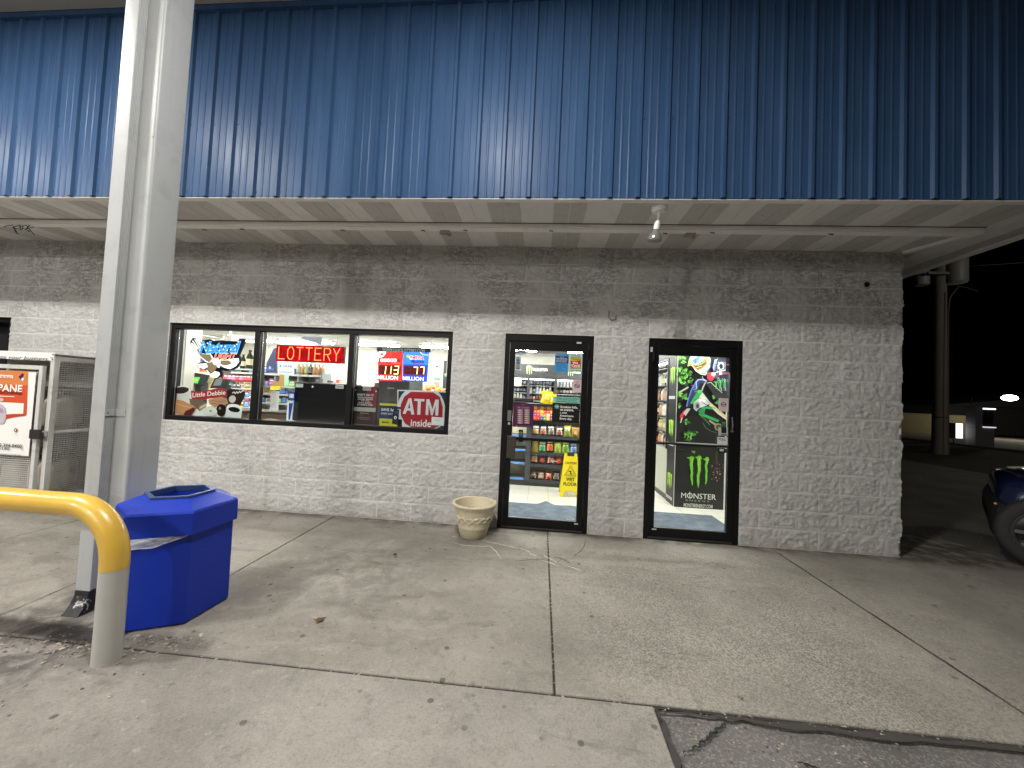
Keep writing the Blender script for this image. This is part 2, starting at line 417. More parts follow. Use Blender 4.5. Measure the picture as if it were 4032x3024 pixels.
# ================================================================== SETTING: ground
def slabs(name, rects, mt, z1, label_bumps=None):
    mb = MB()
    for (x0, x1, y0, y1) in rects: mb.box(x0+.006, x1-.006, y0+.006, y1-.006, z1-.10, z1, mt)
    o = mb.build(name, bevel=.006); o['kind'] = 'structure'; return o
g = MB(); g.add([(-60, -60, -.11), (200, -60, -.11), (200, 200, -.11), (-60, 200, -.11)], [(0, 1, 2, 3)], DARK)
tag(g.build('ground'), kind='structure')
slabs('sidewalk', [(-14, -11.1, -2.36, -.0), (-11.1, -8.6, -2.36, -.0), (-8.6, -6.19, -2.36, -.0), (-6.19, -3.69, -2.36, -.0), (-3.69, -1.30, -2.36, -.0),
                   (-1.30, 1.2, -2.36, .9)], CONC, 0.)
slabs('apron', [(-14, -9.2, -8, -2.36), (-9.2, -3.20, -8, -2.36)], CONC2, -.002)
j = MB()
for (x0, x1, y0, y1) in [(-14, 1.2, -2.368, -2.352)]+[(x-.006, x+.006, -2.35, -.01) for x in (-8.6, -6.19, -3.69, -1.30)]+[(-3.206, -3.19, -8, -2.37)]:
    j.box(x0, x1, y0, y1, -.09, -.009, DARK)
tag(j.build('joint_sealant'), kind='structure')
# worn asphalt of the lot and the drive beside the shop
def sheet(name, x0, x1, y0, y1, z, mt, nx=1, ny=1, amp=0.):
    xs = np.linspace(x0, x1, nx+1); ys = np.linspace(y0, y1, ny+1); X, Y = np.meshgrid(xs, ys)
    Z = z+(fbm(X, Y, 3., 4, 3)-.5)*amp
    v = np.stack([X.ravel(), Y.ravel(), Z.ravel()], 1)
    f = [(r*(nx+1)+c, r*(nx+1)+c+1, (r+1)*(nx+1)+c+1, (r+1)*(nx+1)+c) for r in range(ny) for c in range(nx)]
    o = MB().add(v.tolist(), f, mt).build(name, smooth=amp > 0); o['kind'] = 'structure'; return o
sheet('asphalt_lot', -3.19, 1.9, -8, -2.372, -.022, ASPH, 90, 60, .008)
sheet('drive', 1.21, 8.6, -8, 26, -.02, ROAD, 10, 20, 0)
sheet('back_lot', -1.5, 1.21, .91, 26, -.02, ROAD)
# cracks in the asphalt and the slab, dark grit line along the broken slab edge
def ribbon(mb, pts, wd, z, mt, seed=1, jit=.16):
    rnd = random.Random(seed); pp = []
    for (a, b) in zip(pts, pts[1:]):
        for k in range(8):
            t = k/8; pp.append(((a[0]+(b[0]-a[0])*t)+rnd.uniform(-1, 1)*wd*jit*2, (a[1]+(b[1]-a[1])*t)+rnd.uniform(-1, 1)*wd*jit*2))
    pp.append(pts[-1]); L = []; R = []
    for i, q in enumerate(pp):
        a = pp[max(i-1, 0)]; b = pp[min(i+1, len(pp)-1)]; d = math.hypot(b[0]-a[0], b[1]-a[1]) or 1
        nx, ny = -(b[1]-a[1])/d, (b[0]-a[0])/d; ww = wd*rnd.uniform(.35, 1.)*.5*(0.3+math.sin(math.pi*i/(len(pp)-1))*.7)
        L.append((q[0]+nx*ww, q[1]+ny*ww, z)); R.append((q[0]-nx*ww, q[1]-ny*ww, z))
    n = len(L); mb.add(L+R, [(i, i+1, n+i+1, n+i) for i in range(n-1)], mt)
CRK = mat('crack_dark', (.02, .019, .018), .95)
def gpt(x, y, z=0.): q = onZ(x, y, z); return (q.x, q.y)
mb = MB(); E = Crop(2400, 2600, .7378)
def e(x, y): q = E.Z(x, y, -.01); return (q.x, q.y)
ribbon(mb, [e(620, 300), e(605, 350), e(570, 380), e(550, 395), e(500, 440), e(460, 470), e(395, 505)], .022, -.0045, CRK, 3)
ribbon(mb, [e(1000, 545), e(1070, 572), e(1150, 590)], .018, -.0045, CRK, 4)
tag(mb.build('asphalt_crack'), kind='structure')
mb = MB()
GR = mat('packed_grit', (.045, .041, .037), .95)
ribbon(mb, [(-3.19, -2.385), (-2.8, -2.388), (-2.3, -2.39), (-1.5, -2.386), (-.4, -2.39), (1.0, -2.39)], .05, -.003, GR, 7, .08)
ribbon(mb, [(-3.185, -2.38), (-3.19, -2.55), (-3.185, -2.8), (-3.19, -3.2), (-3.19, -4.5)], .05, -.003, GR, 8, .08)
tag(mb.build('slab_edge_grit'), kind='structure')
mb = MB(); F6 = Crop(1700, 1900, .31646)
def f6(x, y): q = F6.Z(x, y, 0); return (q.x, q.y)
ribbon(mb, [f6(1915, 700), f6(1900, 790), f6(1850, 860), f6(1790, 900), f6(1745, 950)], .010, .0012, CRK, 5)
ribbon(mb, [(-7.09, -2.35), (-7.10, -2.1), (-7.14, -1.7), (-7.3, -1.2)], .010, .0012, CRK, 6, .1)
ribbon(mb, [f6(1500, 925), f6(1580, 935), f6(1650, 965), f6(1720, 1000)], .05, .0010, mat('damp_stain', (.11, .10, .085), .7), 15, .05)
ribbon(mb, [f6(1050, 975), f6(1200, 965), f6(1430, 950)], .03, .0010, MATS['damp_stain'], 16, .05)
ribbon(mb, [(-1.30, -.02), (-1.30, -.8), (-1.30, -1.6), (-1.30, -2.345)], .020, .0011, CRK, 31, .05)
tag(mb.build('sidewalk_crack'), kind='structure')
mb = MB(); SC = mat('chalky_scrape', (.62, .60, .55), .9)
for i, ln in enumerate([[(640, 730), (760, 750), (950, 790), (1150, 835), (1300, 920)], [(240, 745), (420, 785), (600, 795), (720, 790), (800, 860), (870, 955)],
                        [(260, 670), (310, 685)], [(1385, 905), (1480, 950), (1560, 1000)], [(1380, 970), (1500, 1010), (1590, 1045)], [(1660, 1030), (1780, 1070), (1870, 1095)], [(1210, 890), (1300, 915)]]):
    ribbon(mb, [f6(*q) for q in ln], .013, .0016, SC, 20+i, .25)
tag(mb.build('scrape_marks'), kind='structure')
# loose gravel round the bollard and the bin: uncountable
mb = MB(); rnd = random.Random(5); PEB = [C('#8f877a', .9), C('#766f65', .9), C('#a59d90', .9), C('#5a544d', .9)]
def pebble(x, y, r, z=0.):
    mt = rnd.choice(PEB); vs = []; 
    for (a, b, c) in [(1, 0, 0), (-1, 0, 0), (0, 1, 0), (0, -1, 0), (0, 0, 1), (.7, .7, .4), (-.7, .6, .3), (-.6, -.7, .4), (.7, -.7, .3)]:
        k = rnd.uniform(.75, 1.2); vs.append((x+a*r*k, y+b*r*k, z+max(0, c)*r*.7*k))
    mb.add(vs, [(0, 5, 4), (5, 2, 4), (2, 6, 4), (6, 1, 4), (1, 7, 4), (7, 3, 4), (3, 8, 4), (8, 0, 4)], mt)
for k in range(420):
    t = rnd.random()
    if t < .35: x, y = rnd.gauss(-5.95, .13), rnd.gauss(-2.27, .04)
    elif t < .7: x, y = rnd.gauss(-6.35, .22), rnd.gauss(-2.40, .05)
    else: x, y = rnd.gauss(-6.5, .5), rnd.gauss(-2.6, .25)
    if y > -2.30 and -6.6 < x < -5.85 and y > -2.24: continue
    pebble(x, y, rnd.uniform(.003, .008) if rnd.random() > .1 else .012)
for k in range(170): pebble(rnd.uniform(-6.0, -1.4), -2.36+rnd.uniform(-.03, .01), rnd.uniform(.003, .008), -.006)
for k in range(60): pebble(-3.69+rnd.uniform(-.005, .005), rnd.uniform(-2.3, -.1), rnd.uniform(.004, .007), -.008)
for k in range(260): pebble(rnd.uniform(-3.15, -2.2), rnd.uniform(-2.95, -2.4), rnd.uniform(.003, .007), -.02)
for k in range(260): pebble(rnd.uniform(-9, -1.), rnd.uniform(-3.4, -.1), rnd.uniform(.0025, .006), 0)
tag(mb.build('gravel'), 'loose gravel and grit around the bollard and along the slab joint', 'gravel', kind='stuff')

# ================================================================== THE SHOP BUILDING
shop = thing('shop_building', 'white split-face block shop with a tall blue ribbed metal fascia', 'building', (-5, 0, 0))
ZC = [(-41.75*U, -24.05*U, 5*U, 11*U), (-21*U, -16*U, 0, 11*U), (-13*U, -8*U, 0, 11*U), (-62*U, -52.75*U, 6.0*U, 11*U)]   # openings
def axis(n0, n1, sub, extra=()):
    a = []
    for k in range(n0, n1):
        a.append(k*U-.0045); a.append(k*U+.0045)
        a += [k*U+.0045+(U-.009)*i/sub for i in range(1, sub)]
    a += [n1*U-.0045, n1*U]
    a = sorted(set([round(q, 5) for q in a]+[round(q, 5) for q in extra]))
    return np.array(a)
ex_x = [v for o_ in ZC for v in o_[:2]]; ex_z = [0.]
xs = axis(-65, 0, 15, ex_x); zs = axis(0, 16, 15, ex_z); zs = zs[zs >= 0]
X, Z = np.meshgrid(xs, zs)
uc = X/U; kc = Z/U
row = np.clip(np.floor(kc+1e-6), 0, 15)
hz = np.abs(kc-np.round(kc))*U                       # distance to bed joint
par = (row % 2)                                      # even rows: joints at even u, odd rows: at odd u
uu = (uc-par)/2; hv = np.abs(uu-np.round(uu))*2*U
blk = np.round((uc-par)/2-.5)
jd = np.minimum(hz, hv)
face = np.clip((jd-.005)/.013, 0, 1); face = face*face*(3-2*face)
r1 = fbm(X+blk*3.1, Z*1.25+row*1.7, 9., 4, 11, True); r2 = fbm(X-row*2.1, Z*1.3, 26., 4, 5); r3 = fbm(X, Z, 5., 2, 31)
bl = vnoise(blk*1.7+.5, row*2.3+.5, 77)
r4 = fbm(X, Z, 48., 3, 41)
r5 = fbm(X+blk*1.9, Z*1.5, 17., 4, 61, True)
D = .0075+face*(.003*(bl-.5)+.007*(r1-.45)+.014*(r2-.5)+.010*(r5-.5)+.015*(r4-.5))
D = np.maximum(D, 0)
joint = face < .5
Y = -D
Xd = X.copy(); edge = X > -.03
Xd[edge] += (face*(.010+.03*(fbm(X*0+3.3, Z, 7., 3, 9)-.5)))[edge]
nx_, nz_ = len(xs), len(zs)
v = np.stack([Xd.ravel(), Y.ravel(), Z.ravel()], 1)
keep = np.ones((nz_-1, nx_-1), bool)
cxm = (xs[:-1]+xs[1:])/2; czm = (zs[:-1]+zs[1:])/2
for (a, b, c_, d_) in ZC: keep &= ~(((cxm > a) & (cxm < b))[None, :] & ((czm > c_) & (czm < d_))[:, None])
rr, cc = np.nonzero(keep); i0 = rr*nx_+cc
fq = np.stack([i0, i0+1, i0+nx_+1, i0+nx_], 1)
me = bpy.data.meshes.new('block_wall'); me.from_pydata(v.tolist(), [], fq.tolist()); me.materials.append(BLOCK)
me.polygons.foreach_set('use_smooth', [True]*len(me.polygons)); me.update()
wall = bpy.data.objects.new('block_wall', me); COL.objects.link(wall); wall.parent = shop; wall.location = -shop.location
# body of the wall behind the rough face: piers, lintel, return wall
mb = MB(); T0, T1 = .004, .20
def fill(x0, x1, z0, z1): mb.box(x0, x1, T0, T1, z0, z1, BLOCK)
oz = sorted(ZC); px = -13.2
for (a, b, c_, d_) in oz:
    fill(max(px, -13.2), a, 0, 11*U)
    if c_ > 0: fill(a+.001, b-.001, 0, c_)
    px = b
fill(px, -.0, 0, 11*U); fill(-13.2, 0, 11*U+.001, 16*U)
mb.box(-.2, .006, .201, 9, 0, 16*U, BLOCK); mb.box(-13.2, -13.0, .201, 9, 0, 16*U, BLOCK); mb.box(-13.2, 0, 8.8, 9, 0, 16*U, BLOCK)
mb.build('wall_core', shop)
# soffit boards run front to back, vented and solid by turns
sof = MB(); x = -14.0; W6 = .1525; i = 0
ph = onY(1400+1215*.633, 980, 0).x
k0 = math.floor((x-ph)/W6); x = ph+k0*W6
while x < .70:
    x1 = min(x+W6, .70); q = k0 % 4; vent = q in (0, 1)
    if -8.05 < x < -7.3: vent = True
    if x < 0: ya, yb = -1.0, -.001
    else: ya, yb = -1.0, 9.0
    xa = x
    if x < 0 < x1: 
        sof.box(0.0001, x1-.0035, -.001, 9.0, 3.2532, 3.262, TRIM2 if vent else TRIM3)
    sof.box(xa+.0035, x1-.0035, ya, yb, 3.2532, 3.262, TRIM2 if vent else TRIM3)
    sof.box(x1-.0035, min(x1+.0035, .7), ya, yb, 3.2575, 3.262, TRIM3)
    x = x1; k0 += 1
sof.build('soffit', shop)
tr = MB()
tr.box(-14, .70, -1.058, -.985, 3.254, 3.262, TRIM); tr.box(.70, .775, -1.058, 9, 3.254, 3.262, TRIM)
tr.box(.655, .6995, -.984, 9, 3.2485, 3.26, TRIM)
tr.build('soffit_edge_trim', shop, bevel=.004)
RACE = m_white('raceway_white', (.88, .87, .84), .2)
# raceway box fixed under the soffit, with clips
ra = MB(); ra.box(-14, .19, -.60, -.585, 3.215, 3.2525, RACE); ra.box(-14, .19, -.5845, -.50, 3.205, 3.2525, RACE)
ra.box(-14, .19, -.606, -.6005, 3.246, 3.2526, BLK2)  # dark strip standing in for the shadow gap above the raceway
rac = ra.build('soffit_raceway', shop, bevel=.003)
ra = MB(); 
a_ = Vector((.0, -.02)); b_ = Vector((.20, -.52)); d_ = (b_-a_).normalized(); n_ = Vector((-d_.y, d_.x))*.03
ra.prism([tuple(a_+n_), tuple(b_+n_), tuple(b_-n_), tuple(a_-n_)], 'z', 3.222, 3.2526, TRIM); ra.build('soffit_mitre_trim', shop, bevel=.003)
# blue siding
prof = []; RP = .2366; x = -14.2; r0 = -3.066
x = r0-math.floor((r0+14.2)/RP)*RP
pts = []
def yy(v): return -1.06-v
while x < .78:
    pts += [(x-.026, yy(0)), (x-.012, yy(.022)), (x+.012, yy(.022)), (x+.026, yy(0))]
    for t in (.085, .152): pts += [(x+t-.013, yy(0)), (x+t-.005, yy(.0032)), (x+t+.005, yy(.0032)), (x+t+.013, yy(0))]
    x += RP
pts = [q for q in pts if q[0] < .775]+[(.775, yy(0))]
mb = MB(); zz = [3.264, 3.9, 4.5, 5.128]
vs = [(a, b, z) for z in zz for a, b in pts]; n_ = len(pts)
mb.add(vs, [(r*n_+k, r*n_+k+1, (r+1)*n_+k+1, (r+1)*n_+k) for r in range(len(zz)-1) for k in range(n_-1)], BLUE)
mb.box(.771, .779, -1.06, 9, 3.279, 5.128, BLUE)
mb.box(-14.2, .778, -1.04, -1.0, 3.279, 5.128, BLK2)
mb.box(-14.2, .778, -1.0, 9, 5.10, 5.128, BLK2)
fas = mb.build('blue_fascia', shop)
sc = MB(); x = r0-math.floor((r0+14.2)/RP)*RP; SCR = mat('screw_head', (.03, .05, .10), .4, .5)
while x < .7:
    for z in (3.315, 3.97): sc.lathe([(.006, 0), (.005, -.004), (0, -.005)], (x+.036, -1.0605, z), SCR, 6, 'y')
    x += RP
sc.build('fascia_screws', fas) ; bpy.data.objects['fascia_screws']['kind'] = 'stuff'
tr = MB(); tr.box(-14, .775, -1.10, -1.06, 5.08, 5.129, BLUE); tr.build('fascia_head_flashing', shop)
# room inside
rm = MB(); rm.box(-13, -.2, .2, 8.8, -.005, .02, TILE); rm.build('shop_floor', shop)
rm = MB(); rm.box(-13, -.2, .201, 8.8, 2.76, 2.80, CEIL); rm.build('shop_ceiling', shop)
rm = MB(); rm.box(-13, -.2, 6.2, 6.3, .021, 2.759, CREAM); rm.box(-12.99, -12.9, .201, 6.199, .021, 2.759, CREAM); rm.box(-.29, -.201, .201, 6.199, .021, 2.759, CREAM)
for (a, b) in ((-12.8, ZC[0][0]-.1), (ZC[0][1]+.1, ZC[1][0]-.1), (ZC[1][1]+.1, ZC[2][0]-.1), (ZC[2][1]+.1, -.3)):
    rm.box(a, b, .201, .215, .021, 2.759, CREAM)
rm.build('shop_inner_wall', shop)
# pillar just behind the left window pane
c0 = A.Y(180, 170, .85).x; c1 = A.Y(345, 170, .85).x
rm = MB(); rm.box(c0+.12, c1, .85, 1.1, .021, 2.759, CREAM); rm.build('shop_pillar', shop)

# --- windows
def window(name, x0, x1, z0, z1, mulls, lab=None):
    w_ = bpy.data.objects.new(name, None); COL.objects.link(w_); w_.parent = shop
    w_.location = Vector(((x0+x1)/2, 0, z0))-shop.location
    if lab: w_['label'] = lab
    fr = MB(); f = .058; yf, yb = .012, .13
    fr.box(x0, x1, yf, yb, z1-f-.012, z1, BLK); fr.box(x0, x1, yf, yb, z0, z0+f, BLK)
    fr.box(x0-.006, x1+.006, -.004, .0115, z1-.018, z1+.006, BLK)
    for (a, b) in [(x0, x0+f), (x1-f, x1)]+[(q-.034, q+.034) for q in mulls]: fr.box(a, b, yf, yb, z0+f+.0005, z1-f-.0125, BLK)
    for (a, b) in zip([x0+f]+[q+.034 for q in mulls], [q-.034 for q in mulls]+[x1-f]):   # glazing beads
        fr.box(a, a+.006, .055, .066, z0+f+.001, z1-f-.013, GREYM)
        fr.box(a+.007, b, .055, .064, z0+f+.001, z0+f+.007, BLK2)
    fr.build('window_frame', w_, bevel=.003)
    for (a, b) in zip([x0+f]+[q+.034 for q in mulls], [q-.034 for q in mulls]+[x1-f]):
        p = MB(); p.box(a+.001, b-.001, .070, .072, z0+f+.002, z1-f-.0135, GLASS); p.build('window_pane', w_)
    return w_
window('shop_window', *ZC[0], [-7.335, -6.127])
window('shop_window', *ZC[3], [-11.6])
mb = MB(); mb.box(ZC[3][0], ZC[3][1], .16, .17, ZC[3][2], ZC[3][3], BLK2); mb.build('window_blind', shop)
mb = MB(); mb.box(ZC[0][0]+.05, ZC[0][1]-.05, .131, .30, ZC[0][2]+.001, ZC[0][2]+.04, WHT); mb.build('window_ledge', shop)
# --- doors
def door(x0, x1, hinge_right, bar):
    d = bpy.data.objects.new('shop_door', None); COL.objects.link(d); d.parent = shop
    d.location = Vector(((x0+x1)/2, 0, 0))-shop.location
    f = .052
    fr = MB(); fr.box(x0, x0+f, .0, .125, .0, 11*U+.004, BLK); fr.box(x1-f, x1, .0, .125, .0, 11*U+.004, BLK)
    fr.box(x0+f+.0005, x1-f-.0005, .0, .125, 11*U-.085, 11*U+.004, BLK); fr.box(x0+f, x1-f, .02, .14, .0, .018, mat('threshold', (.12, .115, .11), .5, .6))
    fr.build('door_frame', d, bevel=.003)
    a, b = x0+f+.004, x1-f-.004; s = .066; zt = 11*U-.089; l = MB(); y0, y1 = .012, .058
    l.box(a, a+s, y0, y1, .022, zt, BLK); l.box(b-s, b, y0, y1, .022, zt, BLK)
    l.box(a+s+.0003, b-s-.0003, y0+.001, y1, .022, .118, BLK); l.box(a+s+.0003, b-s-.0003, y0+.001, y1, zt-.10, zt, BLK)
    l.build('door_leaf', d, bevel=.002)
    g_ = MB(); g_.box(a+s, b-s, .034, .037, .118, zt-.10, GLASS); g_.build('door_glass', d)
    bd = MB(); bd.box(a+s, b-s, .0205, .033, .112, .124, GREYM); bd.build('glass_bead', d)
    if bar:
        h = MB(); h.box(a+s-.01, b-s, .004, .020, 1.045, 1.072, BLK); h.box(a+s-.01, b-s, .001, .0035, 1.062, 1.070, GREYM); h.build('push_bar', d)
        c_ = Crop(2500, 1300, .26528); q = c_.Y(1445, 1500, .01)
        k = MB(); k.lathe([(.0, -.008), (.014, -.006), (.016, 0)], (q.x, .012, q.z), GREYM, 16, 'y'); k.build('door_lock', d)
        q = c_.Y(1448, 1400, .01); k = MB()
        for dz in range(6): k.lathe([(0, -.004), (.007, -.003), (.008, 0)], (q.x+.004*math.sin(dz), .012, q.z-.04+dz*.022), C('#8f8f8f'), 8, 'y')
        k.build('worn_sticker', d)
    else:
        h = MB(); h.box(-4.192, -4.095, -.045, -.010, .80, 1.052, mat('bronze_pull', (.075, .065, .05), .4, .5)); h.box(-4.18, -4.11, -.0095, .011, .84, 1.01, BLK)
        h.box(-4.094, x1-f-.05, .0, .019, 1.005, 1.04, BLK); h.build('door_handle', d, bevel=.004)
        q = D1t.Y(255, 1455, .01); k = MB(); k.lathe([(0, -.012), (.013, -.01), (.016, 0)], (q.x, .012, q.z), C('#c9c9c4', .3, 0, .6), 20, 'y')
        k.build('door_lock', d)
        a0 = D1t.Y(235, 1245, .01); a1 = D1t.Y(285, 1415, .01); k = MB(); k.box(a0.x, a1.x, .006, .012, a1.z, a0.z, C('#8b8985', .35, 0, .6)); k.build('lock_plate', d)
    hx_ = [x1-f-.01] if hinge_right else [x0+f+.01]
    for z in (.12, 2.02): 
        k = MB(); k.lathe([(.014, -.05), (.014, .05)], (hx_[0], .0, z), BLK, 12); k.build('hinge', d, smooth=True)
    return d
door(*ZC[1][:2], True, False); door(*ZC[2][:2], False, True)
# small white tags on the frames
for c_, (x0, y0, x1, y1) in ((D1t, (1306, 182, 1380, 214)), (D2t, (232, 250, 262, 322)), (D1b, (1183, 1400, 1237, 1422)), (D2b, (235, 1343, 298, 1365))):
    a0, a1 = c_.Y(x0, y0, 0), c_.Y(x1, y1, 0); mb = MB(); mb.box(a0.x, a1.x, -.0015, -.0002, min(a0.z, a1.z), max(a0.z, a1.z), C('#b9bcc0')); mb.build('frame_tag', shop)

# ================================================================== CANOPY OVER THE FORECOURT
can = thing('forecourt_canopy', 'flat grey forecourt canopy with recessed lamps meeting the top of the blue fascia', 'canopy', (-6.6, -4, 5.15))
mb = MB(); CANM = mat('canopy_underside', (.34, .33, .31), .6)
mb.box(-16, .4, -18, -1.102, 5.132, 5.20, CANM); mb.box(-16, .4, -18.06, -18, 5.0, 5.6, BLUE)
mb.build('canopy_deck', can)
def canopy_light(x, y, P):
    t = thing('canopy_light', 'square recessed lamp in the canopy underside', 'lamp', (x, y, 5.13), 'recessed lamps in the forecourt canopy')
    h = MB(); h.box(-.33, .33, -.33, .33, -.03, 0, WHT); h.build('lamp_housing', t, local=True, bevel=.006)
    l = MB(); l.add([(-.27, -.27, -.0305), (.27, -.27, -.0305), (.27, .27, -.0305), (-.27, .27, -.0305)], [(0, 3, 2, 1)], mat('lit_lens', (1, 1, 1), .4, emit=4., ecol=(1, .98, .94)))
    l.build('lens', t, local=True)
    L = bpy.data.lights.new('canopy_lamp', 'AREA'); L.shape = 'SQUARE'; L.size = .32; L.energy = P; L.color = (1., .965, .905)
    o = bpy.data.objects.new('canopy_lamp', L); COL.objects.link(o); o.parent = t; o.location = (0, 0, -.04)
    L = bpy.data.lights.new('side_glow', 'POINT'); L.shadow_soft_size = .14; L.energy = min(P, 205)*.12; L.color = (1., .965, .905)
    o = bpy.data.objects.new('side_glow', L); COL.objects.link(o); o.parent = t; o.location = (0, 0, -.2)
canopy_light(-8.7, -3.35, 240); canopy_light(-4.5, -3.35, 190); canopy_light(-12.9, -3.35, 180)
for y in (-9.5, -15.0):  # far rows added out of view as fill for upper wall and soffit
    for x in (-12.9, -8.7): canopy_light(x, y, 430)

# column carrying the canopy, with its downspout
col = thing('canopy_column', 'tall square light grey steel column between the bin and the gas cage', 'column', (-6.617, -1.94, 0))
mb = MB(); r = .018
def rsq(x0, x1, y0, y1, r, n=4):
    p = []
    for cx_, cy_, a0 in ((x1-r, y1-r, 0), (x0+r, y1-r, 90), (x0+r, y0+r, 180), (x1-r, y0+r, 270)):
        for k in range(n+1): t = math.radians(a0+90*k/n); p.append((cx_+r*math.cos(t), cy_+r*math.sin(t)))
    return p
mb.prism(rsq(-6.718, -6.515, -2.043, -1.835, .016), 'z', 0, 5.131, COLW); mb.build('post', col, smooth=True)
mb = MB(); mb.box(-6.77, -6.50, -2.0, -1.78, .0, .016, COLW); mb.build('base_plate', col)
# downspout: corrugated rectangular pipe, ribbed on its side
dp = [(-6.641, -2.100)]
for k in range(5):
    y = -2.094+k*.0095; dp += [(-6.641, y), (-6.647, y+.002), (-6.647, y+.006), (-6.641, y+.008)]
dp += [(-6.641, -2.0445), (-6.742, -2.0445), (-6.742, -2.098), (-6.738, -2.102), (-6.648, -2.102)]
mb = MB(); mb.prism(dp, 'z', .13, 5.1, COLW); mb.build('downspout', col, smooth=True)
mb = MB()
for z in (1.27,): 
    mb.box(-6.640, -6.6375, -2.10, -2.046, z-.022, z+.022, COLW)
    mb.box(-6.64, -6.56, -2.0475, -2.0437, z-.022, z+.022, COLW); mb.lathe([(0, .005), (.006, .003), (.006, 0)], (-6.6375, -2.085, z), GREYM, 8, 'x')
mb.build('pipe_strap', col, bevel=.001)
TAR = mat('tarred_boot', (.012, .012, .013), .45); n = N(TAR); n.color(n.mix(n.smooth(n.noise(14, 5, .7, n.scaled((1, 1, .6)), dist=.8), .62, .65), (.010, .010, .011), (.42, .42, .42))); n.bump(n.noise(20, 4), .5, .01)
mb = MB(); sec = []
for (z, ox, oy, sx, sy) in ((.135, 0, 0, .052, .030), (.10, .0, -.004, .051, .031), (.055, .0, -.018, .052, .034), (.02, .0, -.034, .055, .040), (.001, .0, -.045, .059, .046)):
    sec.append([(-6.6915+ox+a*sx, -2.073+oy+b*sy, z+(.012 if b < 0 else 0)*0) for a, b in ((-1, -1), (1, -1), (1, 1), (-1, 1))])
vs = [q for s_ in sec for q in s_]; mb.add(vs, [(i*4+k, i*4+(k+1) % 4, (i+1)*4+(k+1) % 4, (i+1)*4+k) for i in range(len(sec)-1) for k in range(4)]+[(0, 3, 2, 1)], TAR)
mb.build('downspout_boot', col, bevel=.006)

# ================================================================== soffit floodlight, junction fittings, wall camera
fl = Crop(2400, 700, .738)
b0 = fl.Z(265, 160, 3.253); L_ = thing('soffit_floodlight', 'single reflector bulb on a round white base under the soffit', 'lamp', (b0.x, b0.y, 3.253))
mb = MB(); mb.lathe([(.0, -.045), (.05, -.042), (.055, -.03), (.066, -.028), (.07, -.012), (.07, 0)], (0, 0, 0), RACE, 24); mb.build('ceiling_base', L_, True, local=True)
tip = Vector((-.01, -.0, -.20)); k1 = Vector((0, 0, -.045)); k2 = Vector((.0, .02, -.105))
mb = MB(); mb.tube([k1, k2], .013, RACE, 10); mb.tube([k2, k2+Vector((-.003, .008, -.02)), k2+Vector((-.008, .02, -.075))], [.018, .026, .028], RACE, 14); mb.build('lamp_holder', L_, True, local=True)
BUL = mat('bulb_glass', (.40, .41, .39), .14, .6); 
q = k2+Vector((-.008, .02, -.075)); d = Vector((-.10, .18, -1)).normalized()
mb = MB(); mb.tube([q, q+d*.025, q+d*.05, q+d*.078, q+d*.095, q+d*.104], [.026, .034, .052, .062, .063, .054], BUL, 24); mb.build('reflector_bulb', L_, True, local=True)
# corroded box fittings on the raceway
FIT = m_white('corroded_fitting', (.42, .38, .32), .8)
for i, (cx_, cy_) in enumerate([(A.x0, 0)]*0+[(560, 325), (2080, 340)]):
    q = Crop(1400, 700, .633).Z(cx_, cy_, 3.22)
    t = thing('junction_box', ['corroded little fitting on the soffit raceway left of the left door', 'corroded little fitting on the soffit raceway just right of the flood bulb'][i], 'fitting', (q.x, q.y, 3.204), 'corroded fittings on the soffit raceway')
    mb = MB(); mb.box(-.05, .05, -.03, .05, -.02, .0, FIT); mb.box(-.06, -.045, -.02, .0, -.035, -.02, FIT); mb.box(.02, .055, .0, .03, -.045, -.02, FIT); mb.build('box', t, local=True, bevel=.004)
    mb = MB(); rnd = random.Random(i)
    for k in range(6): mb.tube([(rnd.uniform(-.04, .04), rnd.uniform(-.02, .03), -.015), (rnd.uniform(-.07, .07), rnd.uniform(-.04, .04), -.03), (rnd.uniform(-.06, .06), rnd.uniform(-.04, .04), -.005)], .004, FIT, 5)
    mb.build('wires', t, local=True)
q = Crop(0, 700, .633).Z(150, 300, 3.2)
t = thing('wire_tangle', 'tangle of dark loose wires hanging from the soffit raceway at far left', 'wires', (q.x, q.y, 3.2)); mb = MB(); rnd = random.Random(9)
for k in range(9):
    p0 = Vector((rnd.uniform(-.12, .12), rnd.uniform(-.02, .03), .002)); mb.tube([p0, p0+Vector((rnd.uniform(-.1, .1), rnd.uniform(-.05, .05), -.03)), p0+Vector((rnd.uniform(-.14, .14), rnd.uniform(-.04, .04), rnd.uniform(-.12, -.01)))], .004, BLK2, 5)
mb.build('loose_wire', t, local=True)
for i, (cr, cx_, cy_) in enumerate([(Crop(0, 700, .633), 1272, 325), (Crop(0, 700, .633), 1506, 320), (Crop(0, 700, .633), 2132, 327), (Crop(1400, 700, .633), 420, 329), (Crop(1400, 700, .633), 683, 328), (Crop(1400, 700, .633), 1217, 332), (Crop(1400, 700, .633), 1925, 347), (fl, 548, 295), (fl, 1180, 302)]):
    q = cr.Z(cx_, cy_, 3.2)
    mb = MB(); mb.tube([(q.x-.018, q.y-.002, 3.203), (q.x-.014, q.y-.012, 3.196), (q.x+.014, q.y-.012, 3.196), (q.x+.018, q.y+.01, 3.199)], .0045, BLK2, 6)
    mb.build('raceway_clip', rac)
q = Crop(2400, 700, .738).Y(1365, 572, 0)
t = thing('wall_camera', 'small round camera dome set in the block wall near the right corner', 'camera', (q.x, 0, q.z))
mb = MB(); mb.lathe([(.0, -.02), (.048, -.018), (.056, -.008), (.06, .0)], (0, 0, 0), FIT, 24, 'y'); mb.build('housing', t, True, local=True)
